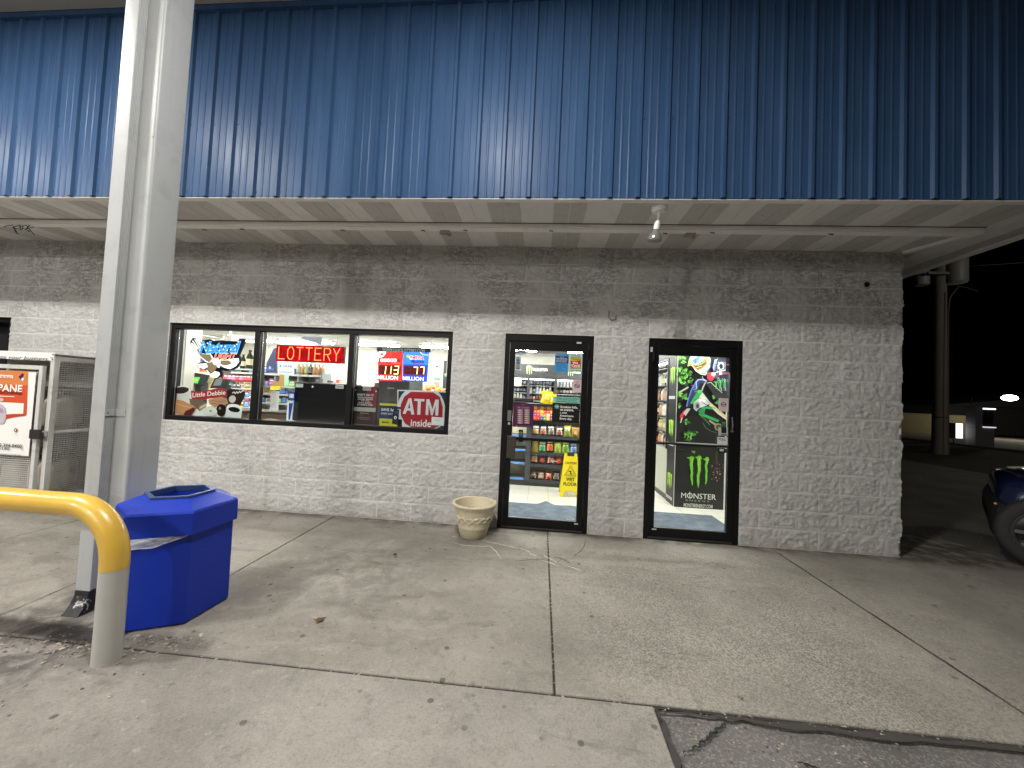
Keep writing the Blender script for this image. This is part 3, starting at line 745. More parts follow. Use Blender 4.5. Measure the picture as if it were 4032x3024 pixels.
mb = MB(); mb.lathe([(.0, -.036), (.022, -.030), (.030, -.019)], (0, 0, 0), BLK, 20, 'y'); mb.build('lens', t, True, local=True)
q = Crop(1400, 700, .633).Y(1600, 865, 0); mb = MB()
mb.tube([(q.x-.045, -.02, q.z+.06), (q.x-.05, -.022, q.z-.01), (q.x-.02, -.022, q.z-.045), (q.x+.025, -.022, q.z-.03), (q.x+.035, -.02, q.z+.02)], .006, C('#77726a', .7), 6)
tag(mb.build('wire_loop'), 'thin grey wire loop hanging on the block wall between the two doors', 'wire')

# ================================================================== OUTSIDE OBJECTS
# --- bent pipe guard rail
YEL = mat('yellow_rail_paint', (.62, .36, .035), .32, coat=.3); n = N(YEL); n.color(n.mix(n.smooth(n.noise(5, 5, .6), .35, .75), (.64, .40, .055), (.55, .345, .055)))
yc = n.mix(n.smooth(n.noise(5, 5, .6), .35, .75), (.64, .40, .055), (.55, .345, .055)); yc = n.mix(n.smooth(n.vor(5.), .07, .055), yc, (.08, .06, .03)); scf = n.noise(4, 6, .75, n.scaled((.5, 3, 3)), dist=.5); yc = n.mix(n.math('MULTIPLY', n.smooth(scf, .60, .68), .45), yc, (.25, .17, .07)); n.color(yc); n.bump(n.noise(40, 3), .06, .003)
GRP = m_white('grey_pipe_paint', (.42, .415, .39), .25)
rail = thing('guard_rail', 'bent steel pipe guard painted yellow on top and grey below, in front of the column', 'rail', (-6.06, -2.45, 0))
R_ = .0605; top = .80; rb = .27; X0 = -6.062; Y0 = -2.455
path = [(-9.2, Y0+.02, top+.004), (-8, Y0+.01, top+.003), (-7.2, Y0, top+.002), (X0-rb-.1, Y0, top)]
for k in range(0, 13):
    t = math.radians(90*k/12); path.append((X0-rb+rb*math.sin(t), Y0, top-rb+rb*math.cos(t)))
path += [(X0+.001, Y0, .51), (X0+.001, Y0, .482)]
mb = MB(); mb.tube(path, R_, YEL, 32); mb.build('yellow_pipe', rail, True)
mb = MB(); mb.tube([(X0+.001, Y0, .4825), (X0+.001, Y0, .2), (X0, Y0, -.003)], R_-.0008, GRP, 32); mb.build('grey_pipe', rail, True)
# --- blue hexagonal bin
BINB = mat('blue_bin_plastic', (.006, .028, .33), .42, spec=.3); n = N(BINB)
n.color(n.mix(n.math('MULTIPLY', n.smooth(n.noise(9, 5, .7), .6, .8), .25), (.006, .029, .34), (.03, .055, .28))); n.bump(n.noise(120, 2), .06, .002); n.rough(n.math('MULTIPLY_ADD', n.noise(6, 4), .25, .28))
tb = thing('trash_bin', 'hexagonal royal blue plastic bin with an open-topped lid beside the column', 'bin', (-6.209, -1.960, 0), rz=0); tb.scale = (1, 1, 1.012)
def hexa(r, z, ox=0., oy=0., n=6, off=27): return [(ox+r*math.cos(math.radians(off+60*k)), oy+r*math.sin(math.radians(off+60*k)), z) for k in range(n)]
def loft(mb, rings, mt, cap0=True, cap1=True):
    n = len(rings[0]); vs = [q for r in rings for q in r]
    fs = [(i*n+k, i*n+(k+1) % n, (i+1)*n+(k+1) % n, (i+1)*n+k) for i in range(len(rings)-1) for k in range(n)]
    if cap0: fs.append(tuple(range(n-1, -1, -1)))
    if cap1: fs.append(tuple(range((len(rings)-1)*n, len(rings)*n)))
    return mb.add(vs, fs, mt)
mb = MB(); loft(mb, [hexa(.298, .004), hexa(.309, .016), hexa(.306, .60)], BINB, True, False); loft(mb, [hexa(.297, .6), hexa(.297, .3)], BINB, False, True)
mb.build('bin_body', tb, local=True, bevel=.006)
mb = MB(); loft(mb, [hexa(.329, .545), hexa(.327, .675), hexa(.318, .688), hexa(.185, .742), hexa(.172, .742), hexa(.165, .70), hexa(.165, .62)], BINB, False, False)
loft(mb, [hexa(.322, .545), hexa(.320, .66)], BINB, False, False); mb.build('bin_lid', tb, local=True, bevel=.005)
mb = MB(); loft(mb, [hexa(.192, .741), hexa(.192, .755), hexa(.163, .755), hexa(.163, .72)], mat('bin_rim', (.025, .05, .16), .4), False, False); mb.build('opening_rim', tb, local=True, bevel=.003)
mb = MB(); loft(mb, [hexa(.29, .02), hexa(.29, .04)], BLK2); mb.build('bin_floor', tb, local=True)
mt = bpy.data.materials.new('clear_bin_liner'); mt.use_nodes = True; t_ = mt.node_tree; b_ = t_.nodes['Principled BSDF']; b_.inputs['Base Color'].default_value = (.75, .78, .85, 1); b_.inputs['Roughness'].default_value = .25
tr_ = t_.nodes.new('ShaderNodeBsdfTransparent'); mx = t_.nodes.new('ShaderNodeMixShader'); ns = t_.nodes.new('ShaderNodeTexNoise'); ns.inputs['Scale'].default_value = 6; ns.inputs['Detail'].default_value = 4
mr = t_.nodes.new('ShaderNodeMapRange'); mr.inputs[1].default_value = .35; mr.inputs[2].default_value = .65; mr.inputs[3].default_value = .30; mr.inputs[4].default_value = .62
t_.links.new(ns.outputs[0], mr.inputs[0]); t_.links.new(mr.outputs[0], mx.inputs[0]); t_.links.new(tr_.outputs[0], mx.inputs[1]); t_.links.new(b_.outputs[0], mx.inputs[2]); t_.links.new(mx.outputs[0], t_.nodes['Material Output'].inputs[0])
LIN = mt
# liner: hangs out under the lid along the two front-left sides and sags
mb = MB(); hv_ = [Vector(q) for q in hexa(.322, 0)]
cor = [hv_[2], hv_[3], hv_[4], hv_[5], hv_[0]]
def liner_pt(s, t):   # s 0..1 along the sides, t 0 (lid) .. 1 (hem)
    seg = [(hv_[3], 0.), (hv_[4], .42), (hv_[5], 1.)]
    if s < .34: p = hv_[3].lerp(hv_[4], s/.34)
    else: p = hv_[4].lerp(hv_[5], (s-.34)/.66)
    sag = .004+.066*(min(1, s/.25+.35) if s < .62 else max(0, (1-s)/.38)**.9)
    rnd_ = .0022*math.sin(s*23+t*3)+.0012*math.sin(s*51+2)
    out = 1.0+(.012+.02*math.sin(math.pi*t)+rnd_*1.2)*math.sin(math.pi*min(1, s*1.02+.05))
    return (p.x*out, p.y*out, .556-t*sag+rnd_*.6*t)
ns_, nt_ = 60, 6; vs = [liner_pt(i/ns_, k/nt_) for k in range(nt_+1) for i in range(ns_+1)]
mb.add(vs, [(k*(ns_+1)+i, k*(ns_+1)+i+1, (k+1)*(ns_+1)+i+1, (k+1)*(ns_+1)+i) for k in range(nt_) for i in range(ns_)], LIN)
def line3(mb, p, q, r, mt): mb.tube([p, q], r, mt, 5)
mb.tube([liner_pt(i/ns_, 1) for i in range(ns_+1)], .0025, LIN, 5)
mb.tube([liner_pt(i/ns_, .5+.3*math.sin(i/9)) for i in range(ns_+1)], .0022, LIN, 5); mb.build('bin_liner', tb, True, local=True)
# --- planter
POT = mat('cream_planter_resin', (.54, .47, .33), .6); n = N(POT)
x_, y_, z_ = n.xyz()
c = n.mix(n.math('MULTIPLY', n.smooth(n.noise(16, 6, .7), .45, .7), .35), (.64, .57, .41), (.42, .36, .26)); c = n.mix(n.math('MULTIPLY', n.smooth(z_, .07, .0), .5), c, (.25, .21, .15)); n.color(c); n.bump(n.noise(60, 4), .2, .004)
pr = D1b
pc = onZ(1868, 2112, 0); PX, PY = -4.485, -.300
pot = thing('planter', 'empty round cream planter with a rope rim and scroll relief, left of the left door', 'planter', (PX, PY, 0))
PXr = .205
prof = [(.0, .0), (.120, .0), (.126, .01), (.146, .095), (.149, .10), (.150, .106), (.1495, .112), (.178, .262), (.186, .292), (.190, .298), (.190, .31), (.172, .31), (.164, .27), (.130, .06), (0, .055)]
SCL = 1.10
prof = [(r*SCL*(1+.07*z/.3), z*SCL) for r, z in prof]
mb = MB(); mb.lathe(prof, (0, 0, 0), POT, 64); mb.build('pot_wall', pot, True, local=True)
mb = MB(); n_ = 200; k_ = 12; vs = []
for i in range(n_):
    a = 2*math.pi*i/n_
    for k in range(k_):
        b = 2*math.pi*k/k_; rr = .0155*(1+.22*math.sin(a*52+b)); q = .186*1.07*SCL+rr*math.cos(b); vs.append((q*math.cos(a), q*math.sin(a), .312*SCL+rr*math.sin(b)))
mb.add(vs, [(i*k_+k, ((i+1) % n_)*k_+k, ((i+1) % n_)*k_+(k+1) % k_, i*k_+(k+1) % k_) for i in range(n_) for k in range(k_)], POT); mb.build('rope_rim', pot, True, local=True)
mb = MB()
def on_pot(a, z):
    r = (.1495+(z/SCL-.112)*(.178-.1495)/.15)*SCL*(1+.07*z/SCL/.3)+.004; return (r*math.cos(a), r*math.sin(a), z)
for s0 in range(8):
    a0 = 2*math.pi*s0/8+.1
    for sg in (1, -1):
        p = [on_pot(a0+t*.78/24*1.0, .205+sg*.026*math.sin(t/24*2*math.pi)+.004*math.sin(t)) for t in range(25)]; mb.tube(p, .0075, POT, 6)
    for (da, dz) in ((.2, 0), (.58, 0)):
        p = [on_pot(a0+da+.085*math.cos(t/12*5.5)*(1-t/16), .205+dz+.022*math.sin(t/12*5.5)*(1-t/16)) for t in range(13)]; mb.tube(p, .0065, POT, 6)
    mb.tube([on_pot(a0+.38, .235), on_pot(a0+.44, .245), on_pot(a0+.5, .238)], .004, POT, 5)
mb.build('scroll_relief', pot, True, local=True)
mb = MB(); SOIL = mat('dry_soil', (.10, .075, .055), .95); mb.lathe([(.0, .105), (.125*1.1, .10)], (0, 0, 0), SOIL, 32); mb.build('soil', pot, local=True)
# --- cylinder exchange cage
CW = m_white('white_cage_paint', (.54, .54, .52), .6); CF = -.60; X1 = -9.19; XL = -10.75; CB = -.06
cage = thing('gas_cage', 'white steel mesh cage for swapping gas cylinders standing against the wall behind the column', 'cage', (-9.9, -.3, 0))
def expmesh(mb, org, ux, uz, w_, h_, mt, px=.050, pz=.023, t=.0062):
    """expanded metal: flat zig-zag strands"""
    nn = (Vector(ux).cross(Vector(uz))).normalized()*.0012; o = Vector(org); ux = Vector(ux); uz = Vector(uz)
    nr = int(h_/pz); nc = int(w_/(px/2))
    for r in range(nr):
        for sg in (0, 1):
            L = []; R = []
            for c_ in range(nc+1):
                z = r*pz+(pz/2 if (c_+sg) % 2 else 0)+.004; x = c_*px/2
                L.append(o+ux*x+uz*(z-t/2)); R.append(o+ux*x+uz*(z+t/2))
            n = len(L)
            mb.add(L+R, [(i, i+1, n+i+1, n+i) for i in range(n-1)], mt)
mb = MB(); s = .05
mb.box(X1-s, X1, CF, CF+s, .03, 1.72, CW); mb.box(X1-s, X1, CB-s, CB, .03, 1.72, CW); mb.box(XL, XL+s, CF, CF+s, .03, 1.72, CW)
for z in (.10, 1.665): mb.box(X1-.04, X1-.001, CF+s+.001, CB-s-.001, z, z+.05, CW)
mb.box(XL+s+.001, X1-s-.001, CF, CF+.045, .10, .15, CW); mb.box(X1-.028, X1-.004, CF+s+.001, CB-s-.001, .86, .885, CW)
for x in (X1-.06, XL): mb.box(x-.02, x+.08, CF-.03, CF+.07, .001, .012, CW)
mb.box(XL, X1, CF+.005, CB, .152, .16, mat('cage_floor', (.25, .25, .24), .6)); mb.box(XL+.02, X1-.045, CF+.01, CB-.01, .86, .875, MATS['cage_floor'])
mb.build('cage_frame', cage, bevel=.003)
mb = MB(); expmesh(mb, (X1-.012, CF+.03, .15), (0, 1, 0), (0, 0, 1), CB-CF-.06, 1.52, CW); mb.build('side_mesh', cage)
mb = MB(); mb.box(XL-.02, X1+.012, CF-.003, CB, 1.721, 1.738, C('#6f6f6c', .5)); mb.build('cage_roof', cage, bevel=.003)
dr = MB(); yD = CF-.045
DX1 = -9.262
dr.box(DX1-.045, DX1, yD, yD+.035, .12, 1.60, CW); dr.box(XL, DX1-.046, yD, yD+.035, 1.555, 1.60, CW); dr.box(XL, DX1-.046, yD, yD+.035, .12, .165, CW)
do = dr.build('cage_door', cage, bevel=.003)
mb = MB(); expmesh(mb, (XL, yD+.018, .16), (1, 0, 0), (0, 0, 1), DX1-XL-.04, 1.39, CW); 
o = mb.build('door_mesh', do)
mb = MB(); q0 = CG.Y(292, 785, yD); q1 = CG.Y(375, 870, yD); mb.box(q0.x, q1.x, yD-.03, yD-.001, q1.z, q0.z, BLK2); mb.tube([(q1.x, yD-.01, q0.z-.02), (X1-.01, CF-.005, q0.z-.02)], .007, CW, 8); mb.build('latch', do, bevel=.003)
# header sign and poster on the cage
F = Flat(CG, CF-.0015); F.rect(-60, 128, 500, 168, C('#e9e9e6'), .0)
F = Flat(CG, CF-.001)
q = CG.Y(475, 110, CF); z1 = q.z; z0 = CG.Y(470, 180, CF).z
mb = MB(); mb.box(XL+.02, X1-.005, CF-.006, CF-.001, z0, z1, C('#e2e2df')); o = mb.build('header_sign', cage)
F = Flat(CG, CF-.0065); F.text('We appreciate your business."', -305, 118, 466, 155, C('#26262a'), .01, .3); F.parts['panel'].build('header_lettering', o)
mb = MB(); 
for z in (z1-.02, z0+.015): mb = MB(); mb.lathe([(0, -.006), (.008, -.003), (.008, 0)], (X1-.018, CF-.006, z), BLK2, 10, 'y'); mb.build('header_screw', o)
F = Flat(CG, yD-.002)
def pq(*a): return F.poly(*a)
F.rect(-160, 262, 254, 1022, C('#e4e2e0'), .002)
ORA = C('#c4512f'); ORB = C('#c87a48'); 
F.poly([(-160, 262), (254, 272), (250, 400), (-160, 392)], ORB); F.poly([(-160, 390), (250, 398), (240, 655), (120, 668), (0, 700), (-160, 700)], ORA)
F.poly([(-160, 690), (-160, 540), (60, 548), (214, 556), (208, 648), (100, 650), (0, 664)], C('#e8e2de'))
F.rect(-40, 302, 118, 338, C('#ead9cf')); F.text('NO SMOKING', -118, 307, 108, 331, C('#a8492c'), .015)
F.poly([(168, 322), (205, 290), (222, 308), (186, 345)], C('#4a1c4a')); F.poly([(192, 345), (207, 328), (220, 345), (204, 362)], C('#e8e8e8')); F.ell(226, 318, 11, 14, C('#c9a13a')); 
F.text('PROPANE', -185, 376, 203, 442, C('#f1ebe6'), .02); F.text('EXCHANGE', -2, 444, 202, 472, C('#5b1d16'), .02); F.rect(-10, 488, 136, 502, C('#eadfd6'))
F.poly([(-160, 664), (0, 672), (120, 660), (238, 652), (238, 662), (120, 680), (0, 705), (-160, 720)], C('#b83c26'))
F.ell(10, 525, 34, 18, C('#c9a9a0')); F.poly([(-50, 545), (-30, 560), (28, 566), (58, 600), (64, 680), (44, 735), (-60, 745)], C('#b9aebb')); F.poly([(-40, 600), (30, 600), (52, 640), (-40, 640)], C('#a48fa0'))
F.ell(148, 792, 14, 17, C('#a03a30')); F.ell(148, 792, 6, 8, C('#e4e2e0')); F.rect(128, 822, 168, 826, C('#b0a8a4')); F.rect(132, 832, 164, 836, C('#b0a8a4'))
F.text('1-855-394-8400', -70, 902, 205, 934, C('#3f3431'), .015); F.text('15 LBS.', -14, 936, 102, 960, C('#3f3431'), .015); F.text('Serial No. | 20 lb cylinder fill weight label', -60, 988, 202, 1000, C('#6a615e'))
F.poly([(190, 955), (212, 940), (206, 958), (196, 962)], C('#b9b4b0'))
F.build('gas_poster', 'orange and white propane exchange poster on the cage door', 'poster')
# cylinders in the cage
CYM = m_white('cylinder_paint', (.40, .37, .31), .9)
def cylinder():
    t = thing('gas_cylinder', 'white gas cylinder in the mesh cage', 'gas cylinder', (0, 0, 0), 'gas cylinders in the cage')
    mb = MB(); mb.lathe([(.0, .02), (.10, .025), (.145, .06), (.152, .10), (.152, .29), (.14, .34), (.10, .375), (.03, .39), (0, .39)], (0, 0, 0), CYM, 28); mb.build('tank', t, True, local=True)
    mb = MB(); mb.lathe([(.11, .0), (.11, .04)], (0, 0, 0), CYM, 24); mb.build('foot_ring', t, local=True)
    mb = MB()
    for a in (0, 2.1, 4.2):
        p = [(.085*math.cos(a+k*.25), .085*math.sin(a+k*.25), .46) for k in range(-3, 4)]; mb.tube(p, .008, CYM, 6); mb.tube([(.085*math.cos(a), .085*math.sin(a), .36), (.085*math.cos(a), .085*math.sin(a), .46)], .01, CYM, 6)
    mb.build('collar', t, local=True)
    mb = MB(); mb.tube([(0, 0, .38), (0, 0, .43)], .02, C('#8a7a4a', .4, 0, .8), 8); mb.build('valve', t, local=True)
    return t
c0 = cylinder(); first = True; rowy = (-.44, -.22)
lvl = ['the floor', 'the shelf']
for z, ix in ((.161, 0), (.876, 1)):
    for k, (x, y) in enumerate([(x, y) for x in (-9.40, -9.72, -10.04, -10.36) for y in (-.42, -.215+.0)]):
        if k % 2: x -= .16
        lab = '%s %s gas cylinder on %s of the mesh cage' % (['rightmost', 'second', 'third', 'fourth'][k//2], ['front', 'rear'][k % 2], lvl[ix])
        if first: c0.location = (x, y, z); c0['label'] = lab; first = False
        else: dup(c0, (x, y, z), lab)
# --- fallen leaves on the sidewalk
LF = [C('#4a3323', .9), C('#5a4030', .9), C('#3b2a20', .9)]
def leaf(x, y, s, lab, k):
    mb = MB(); p = []
    for i in range(10): a = 2*math.pi*i/10; r = s*(1 if i % 2 == 0 else .45)*(1.2 if i == 0 else 1); p.append((x+r*math.cos(a+k), y+r*math.sin(a+k)*.8, .004+s*.25*abs(math.sin(a*1.5+k))))
    mb.add([(x, y, .006+s*.12)]+p, [(0, i+1, (i+1) % 10+1) for i in range(10)], LF[k % 3]); tag(mb.build('fallen_leaf'), lab, 'leaf', 'fallen leaves')
Q = onZ(1258, 2446); leaf(Q.x, Q.y, .042, 'curled brown leaf on the slab in front of the blue bin', 1)
Q = onZ(1556, 2186); leaf(Q.x, Q.y, .032, 'small dry leaf on the stained slab between bin and planter', 2)
Q = onZ(2280, 2224); leaf(Q.x, Q.y, .02, 'tiny dark leaf scrap on the slab in front of the left door', 3)

# ================================================================== SIGNS IN THE WINDOW (behind the glass at y = .07)
WY = .090
def lines(F, rows, mt, bold=.01):
    for (t, x0, y0, x1, y1) in rows: F.text(t, x0, y0, x1, y1, mt, bold)
W1 = C('#ececec'); K1 = C('#1a1a1f')
# beer sign with eagle
F = Flat(A, .125, .0006)
BK = C('#0c0f1c', .3); 
F.slab([(402, 340), (440, 285), (480, 290), (560, 350), (575, 320), (690, 305), (740, 330), (870, 325), (1060, 335), (1085, 300), (1165, 300), (1160, 340), (1085, 520), (1100, 570), (1092, 640), (1050, 700), (985, 730), (900, 745), (840, 730), (850, 790), (820, 830), (770, 850), (720, 835), (680, 790), (640, 740), (560, 720), (510, 690), (505, 640), (560, 620), (600, 610), (540, 540), (480, 460), (420, 390)], BK, .02)
F.part('eagle')
WE = C('#f4f4f0', .5, 1.1); TN = C('#8f7a5a', .5, .25)
for i, (a, b) in enumerate([((470, 310), (540, 430)), ((440, 330), (520, 440)), ((425, 360), (515, 455)), ((500, 318), (560, 410)), ((525, 335), (565, 395)), ((430, 385), (500, 450))]): F.line([a, b], 13, WE)
F.poly([(455, 440), (520, 430), (560, 500), (620, 510), (690, 500), (735, 580), (690, 640), (620, 620), (560, 560), (500, 500)], WE); F.poly([(490, 445), (530, 440), (575, 510), (640, 515), (685, 515), (715, 580), (670, 630), (610, 590), (550, 540)], TN)
F.poly([(820, 585), (900, 590), (1000, 575), (1080, 570), (1088, 620), (1040, 680), (960, 720), (880, 700), (830, 670)], WE); F.poly([(825, 600), (930, 600), (1000, 605), (985, 650), (900, 670), (835, 655)], TN)
for k in range(6): F.line([(950+k*12, 600+k*18), (1080-k*26, 590+k*24)], 9, WE)
F.poly([(650, 640), (740, 610), (790, 680), (760, 740), (740, 800), (690, 760), (640, 700)], TN)
F.poly([(515, 650), (640, 640), (660, 690), (600, 720), (530, 690)], WE); F.poly([(640, 720), (700, 790), (760, 750), (820, 765), (825, 800), (790, 835), (740, 840), (700, 815), (655, 760)], WE)
F.ell(778, 620, 52, 48, WE); F.poly([(790, 650), (835, 660), (820, 705), (785, 690)], WE)
F.part('lettering')
NB = C('#1f7ce0', .5, 1.0); NBo = C('#58b4ff', .5, 1.2)
F.text('Natural', 536, 338, 1108, 506, NBo, .05, .28, -26); F.text('Natural', 546, 346, 1100, 498, NB, .02, .28, -26)
rnd = random.Random(3)
def star(F, x, y, r, mt): F.poly([(x+(r if k % 2 == 0 else r*.42)*math.sin(math.pi*k/5), y-(r if k % 2 == 0 else r*.42)*math.cos(math.pi*k/5)) for k in range(10)], mt)
for (x, y) in [(600, 380), (640, 462), (700, 380), (618, 415), (700, 465), (745, 420), (800, 412), (826, 465), (856, 405), (880, 450), (935, 462), (910, 410), (985, 452), (1038, 405), (1070, 380), (560, 460), (668, 365), (1050, 455), (1092, 345)]: star(F, x, y, 15, WE)
F.text('LIGHT', 752, 496, 1072, 582, C('#f2e4da', .5, .8), .06, .28, -10); F.text('LIGHT', 758, 502, 1066, 576, C('#d8452e', .5, 1.0), .03, .28, -10)
F.build('beer_neon_sign', 'lit beer sign with blue starred lettering and a white eagle', 'neon sign')
# LED sign
F = Flat(A, .13, .0006)
q0 = A.Y(1592, 380, .13); q1 = B.Y(540, 535, .13)
RD = mat('red_led_panel', (.16, .002, .004), .6, spec=.1, emit=.9, ecol=(.85, .0, .012)); n = N(RD)
n.val(RD.node_tree.nodes['Principled BSDF'].inputs['Emission Strength'], n.math('MULTIPLY_ADD', n.smooth(n.noise(9, 4, .6), .3, .8), .9, .22))
F.h = 0; mb = MB(); mb.box(q0.x-.006, q1.x+.006, .1305, .165, q1.z-.005, q0.z+.005, BLK)
led = thing('led_sign', 'red LED sign with glowing amber dotted letters hanging in the middle window pane', 'led sign', ((q0.x+q1.x)/2, .14, q1.z)); mb.build('sign_case', led)
mb = MB(); mb.box(q0.x, q1.x, .126, .1304, q1.z, q0.z, RD); mb.build('red_panel', led)
LED = mat('amber_led', (1, .4, .05), .5, emit=3.2, ecol=(1, .36, .06)); LED2 = mat('red_led', (1, .05, .05), .5, emit=2.2, ecol=(1, .03, .03))
GL = {'L': [[(0, 1), (0, 0), (1, 0)]], 'O': [[(.3, 1), (.7, 1), (1, .75), (1, .25), (.7, 0), (.3, 0), (0, .25), (0, .75), (.3, 1)]], 'T': [[(0, 1), (1, 1)], [(.5, 1), (.5, 0)]], 'E': [[(1, 1), (0, 1), (0, 0), (1, 0)], [(0, .53), (.8, .53)]],
      'R': [[(0, 0), (0, 1), (.75, 1), (1, .85), (1, .62), (.75, .5), (0, .5)], [(.5, .5), (1, 0)]], 'Y': [[(0, 1), (.5, .5), (1, 1)], [(.5, .5), (.5, 0)]]}
word = 'LOTTERY'; wt = q1.x-q0.x; cw = wt/7.35; H = q0.z-q1.z; mb = MB(); mb2 = MB()
def dot(mb, x, z, r, y, mt):
    mb.add([(x+r*math.cos(math.pi*k/3), y, z+r*math.sin(math.pi*k/3)) for k in range(6)], [(0, 1, 2, 3, 4, 5)], mt)
for i, ch in enumerate(word):
    bx = q0.x+wt*.035+i*cw; lw = cw*.66; bz = q1.z+H*.12; lh = H*.76
    for st in GL[ch]:
        for (a, b) in zip(st, st[1:]):
            L = math.hypot((b[0]-a[0])*lw, (b[1]-a[1])*lh); n_ = max(1, int(L/.0085))
            for k in range(n_+1):
                t = k/n_; x = bx+(a[0]+(b[0]-a[0])*t)*lw; z = bz+(a[1]+(b[1]-a[1])*t)*lh
                dot(mb, x, z, .0038, .1245, LED); dot(mb2, x, z, .0068, .1252, LED2)
mb2.build('letter_glow', led); mb.build('letter_leds', led)
for x in (q0.x+.1, q1.x-.1): mb = MB(); mb.tube([(x, .14, q0.z), (x, .14, 2.14)], .0015, BLK, 5); mb.build('hanging_wire', led)
# snack cake sticker (scene of cakes and coffee)
F = Flat(A, WY)
Wm = C('#cfd3d0', .6); 
F.poly([(78, 1330), (130, 1300), (240, 1310), (420, 1290), (560, 1240), (640, 1250), (760, 1280), (900, 1300), (1000, 1400), (1110, 1415), (78, 1372)], C('#dfe3dc', .6))
F.poly([(150, 1050), (385, 1030), (378, 1180), (200, 1150), (150, 1110)], Wm); F.ell(262, 1010, 125, 58, C('#e6e8e6', .6), rot=-.12); F.ell(262, 1012, 108, 48, C('#3a2a26', .3), rot=-.12); F.line([(360, 975), (395, 990), (385, 1110)], 14, Wm)
F.poly([(398, 1020), (520, 1030), (640, 1010), (760, 985), (870, 985), (895, 1010), (890, 1110), (760, 1115), (640, 1130), (540, 1140), (410, 1140)], C('#9c2024', .5)); 
F.text('Little Debbie', 418, 1048, 872, 1112, C('#f2ecea', .5), .012, 0, -62)
F.poly([(895, 1020), (960, 990), (1060, 1000), (1140, 1030), (1155, 1080), (1120, 1150), (1080, 1230), (1000, 1200), (900, 1190)], C('#2b1b18', .35)); F.line([(975, 1050), (1000, 1035), (1015, 1060), (1035, 1030), (1050, 1055), (1075, 1025), (1085, 1045), (1125, 1015)], 11, C('#e4e0dc')); F.ell(975, 1135, 48, 52, C('#c9c4bf', .6), rot=.5)
F.poly([(378, 1130), (560, 1140), (620, 1200), (610, 1240), (520, 1300), (470, 1250), (385, 1200)], C('#6f5a4a', .6)); F.poly([(520, 1230), (615, 1190), (612, 1240), (525, 1298)], C('#a8997f', .6)); F.line([(520, 1262), (612, 1214)], 10, C('#e6e2d4'))
F.poly([(640, 1140), (820, 1100), (900, 1130), (920, 1190), (840, 1230), (720, 1240), (660, 1210)], C('#b68a6c', .6)); F.line([(700, 1150), (780, 1170), (880, 1160)], 8, C('#8f6448')); F.line([(690, 1190), (800, 1210)], 8, C('#8f6448'))
F.poly([(130, 1180), (200, 1140), (300, 1160), (420, 1220), (470, 1260), (460, 1300), (380, 1330), (330, 1370), (250, 1360), (160, 1300), (130, 1250)], C('#c08a60', .5)); F.poly([(330, 1300), (440, 1250), (465, 1280), (400, 1370), (290, 1370)], C('#5a1e1c', .4)); F.line([(190, 1190), (300, 1230), (400, 1250)], 10, C('#dcae82'))
F.ell(825, 1290, 68, 85, C('#241812', .25)); F.ell(808, 1262, 14, 20, C('#8a7c74', .3)); F.ell(675, 1310, 95, 62, C('#d6dad4', .6)); F.ell(680, 1300, 20, 14, C('#8f908a'))
F.poly([(900, 1250), (1118, 1280), (1100, 1412), (880, 1375)], C('#d9dde0', .5)); F.ell(1010, 1260, 108, 56, C('#eef0f1', .5), rot=.15); F.ell(1008, 1280, 82, 36, C('#191312', .25), rot=.15)
F.build('bakery_sticker', 'window sticker of snack cakes and coffee cups with a red banner', 'sticker')
# lottery jackpot display
F = Flat(B, .12, .0006)
F.slab([(1018, 312), (1772, 328), (1770, 384), (1018, 368)], C('#1b1b22'), .012); F.text('WWW.OHIOLOTTERY.COM', 1090, 322, 1690, 368, C('#aab0b8'), .02)
F.build('lottery_web_sign', 'black strip sign with a grey web address above the two jackpot displays', 'sign')
RL = mat('lit_red_acrylic', (.75, .03, .03), .25, emit=.85, ecol=(.80, .045, .04)); BL = mat('lit_blue_acrylic', (.03, .08, .7), .25, emit=.95, ecol=(.02, .075, .75)); SKYB = mat('lit_sky_acrylic', (.05, .3, .8), .25, emit=.95, ecol=(.035, .22, .80))
WT = C('#ffffff', .4, 1.0); DK = C('#3a0606', .3)
def seg(F, x0, y0, x1, y1, on, dim=True):
    w_ = x1-x0; h_ = y1-y0; sl = w_*.18
    def P(u, v): return (x0+u*w_+(1-v)*sl, y0+v*h_)
    S_ = {'a': ((0, 0), (1, 0)), 'b': ((1, 0), (1, .5)), 'c': ((1, .5), (1, 1)), 'd': ((0, 1), (1, 1)), 'e': ((0, .5), (0, 1)), 'f': ((0, 0), (0, .5)), 'g': ((0, .5), (1, .5))}
    for k, (a, b) in S_.items():
        lit = k in on; F.line([P(*a), P(*b)], 12 if lit else 9, DIG if lit else DIM)
        if lit:
            A_, B_ = P(*a), P(*b)
            for i in range(5): F.ell(A_[0]+(B_[0]-A_[0])*(i+.5)/5, A_[1]+(B_[1]-A_[1])*(i+.5)/5, 5, 5, HOT, 6)
DIG = mat('lit_digit', (1, .7, .1), .4, emit=2.0, ecol=(1, .62, .12)); HOT = mat('digit_core', (1, .95, .5), .4, emit=3.2, ecol=(1, .92, .45)); DIM = mat('unlit_digit', (.2, .01, .01), .4, emit=.10, ecol=(.6, .02, .02))
F = Flat(B, .12, .0006); F.slab([(1040, 372), (1385, 378), (1368, 790), (1028, 780)], RL, .012)
F.part('emblem'); F.poly([(1046, 375), (1150, 376), (1140, 410), (1115, 440), (1080, 460), (1044, 468)], WT); F.ell(1090, 410, 22, 15, C('#c22a30', .4, .3))
for k, ch in enumerate('POWER'):
    F.ell(1092+k*46, 496, 25, 25, WT); F.text(ch, 1080+k*46, 480, 1104+k*46, 512, C('#1c1430'), .02)
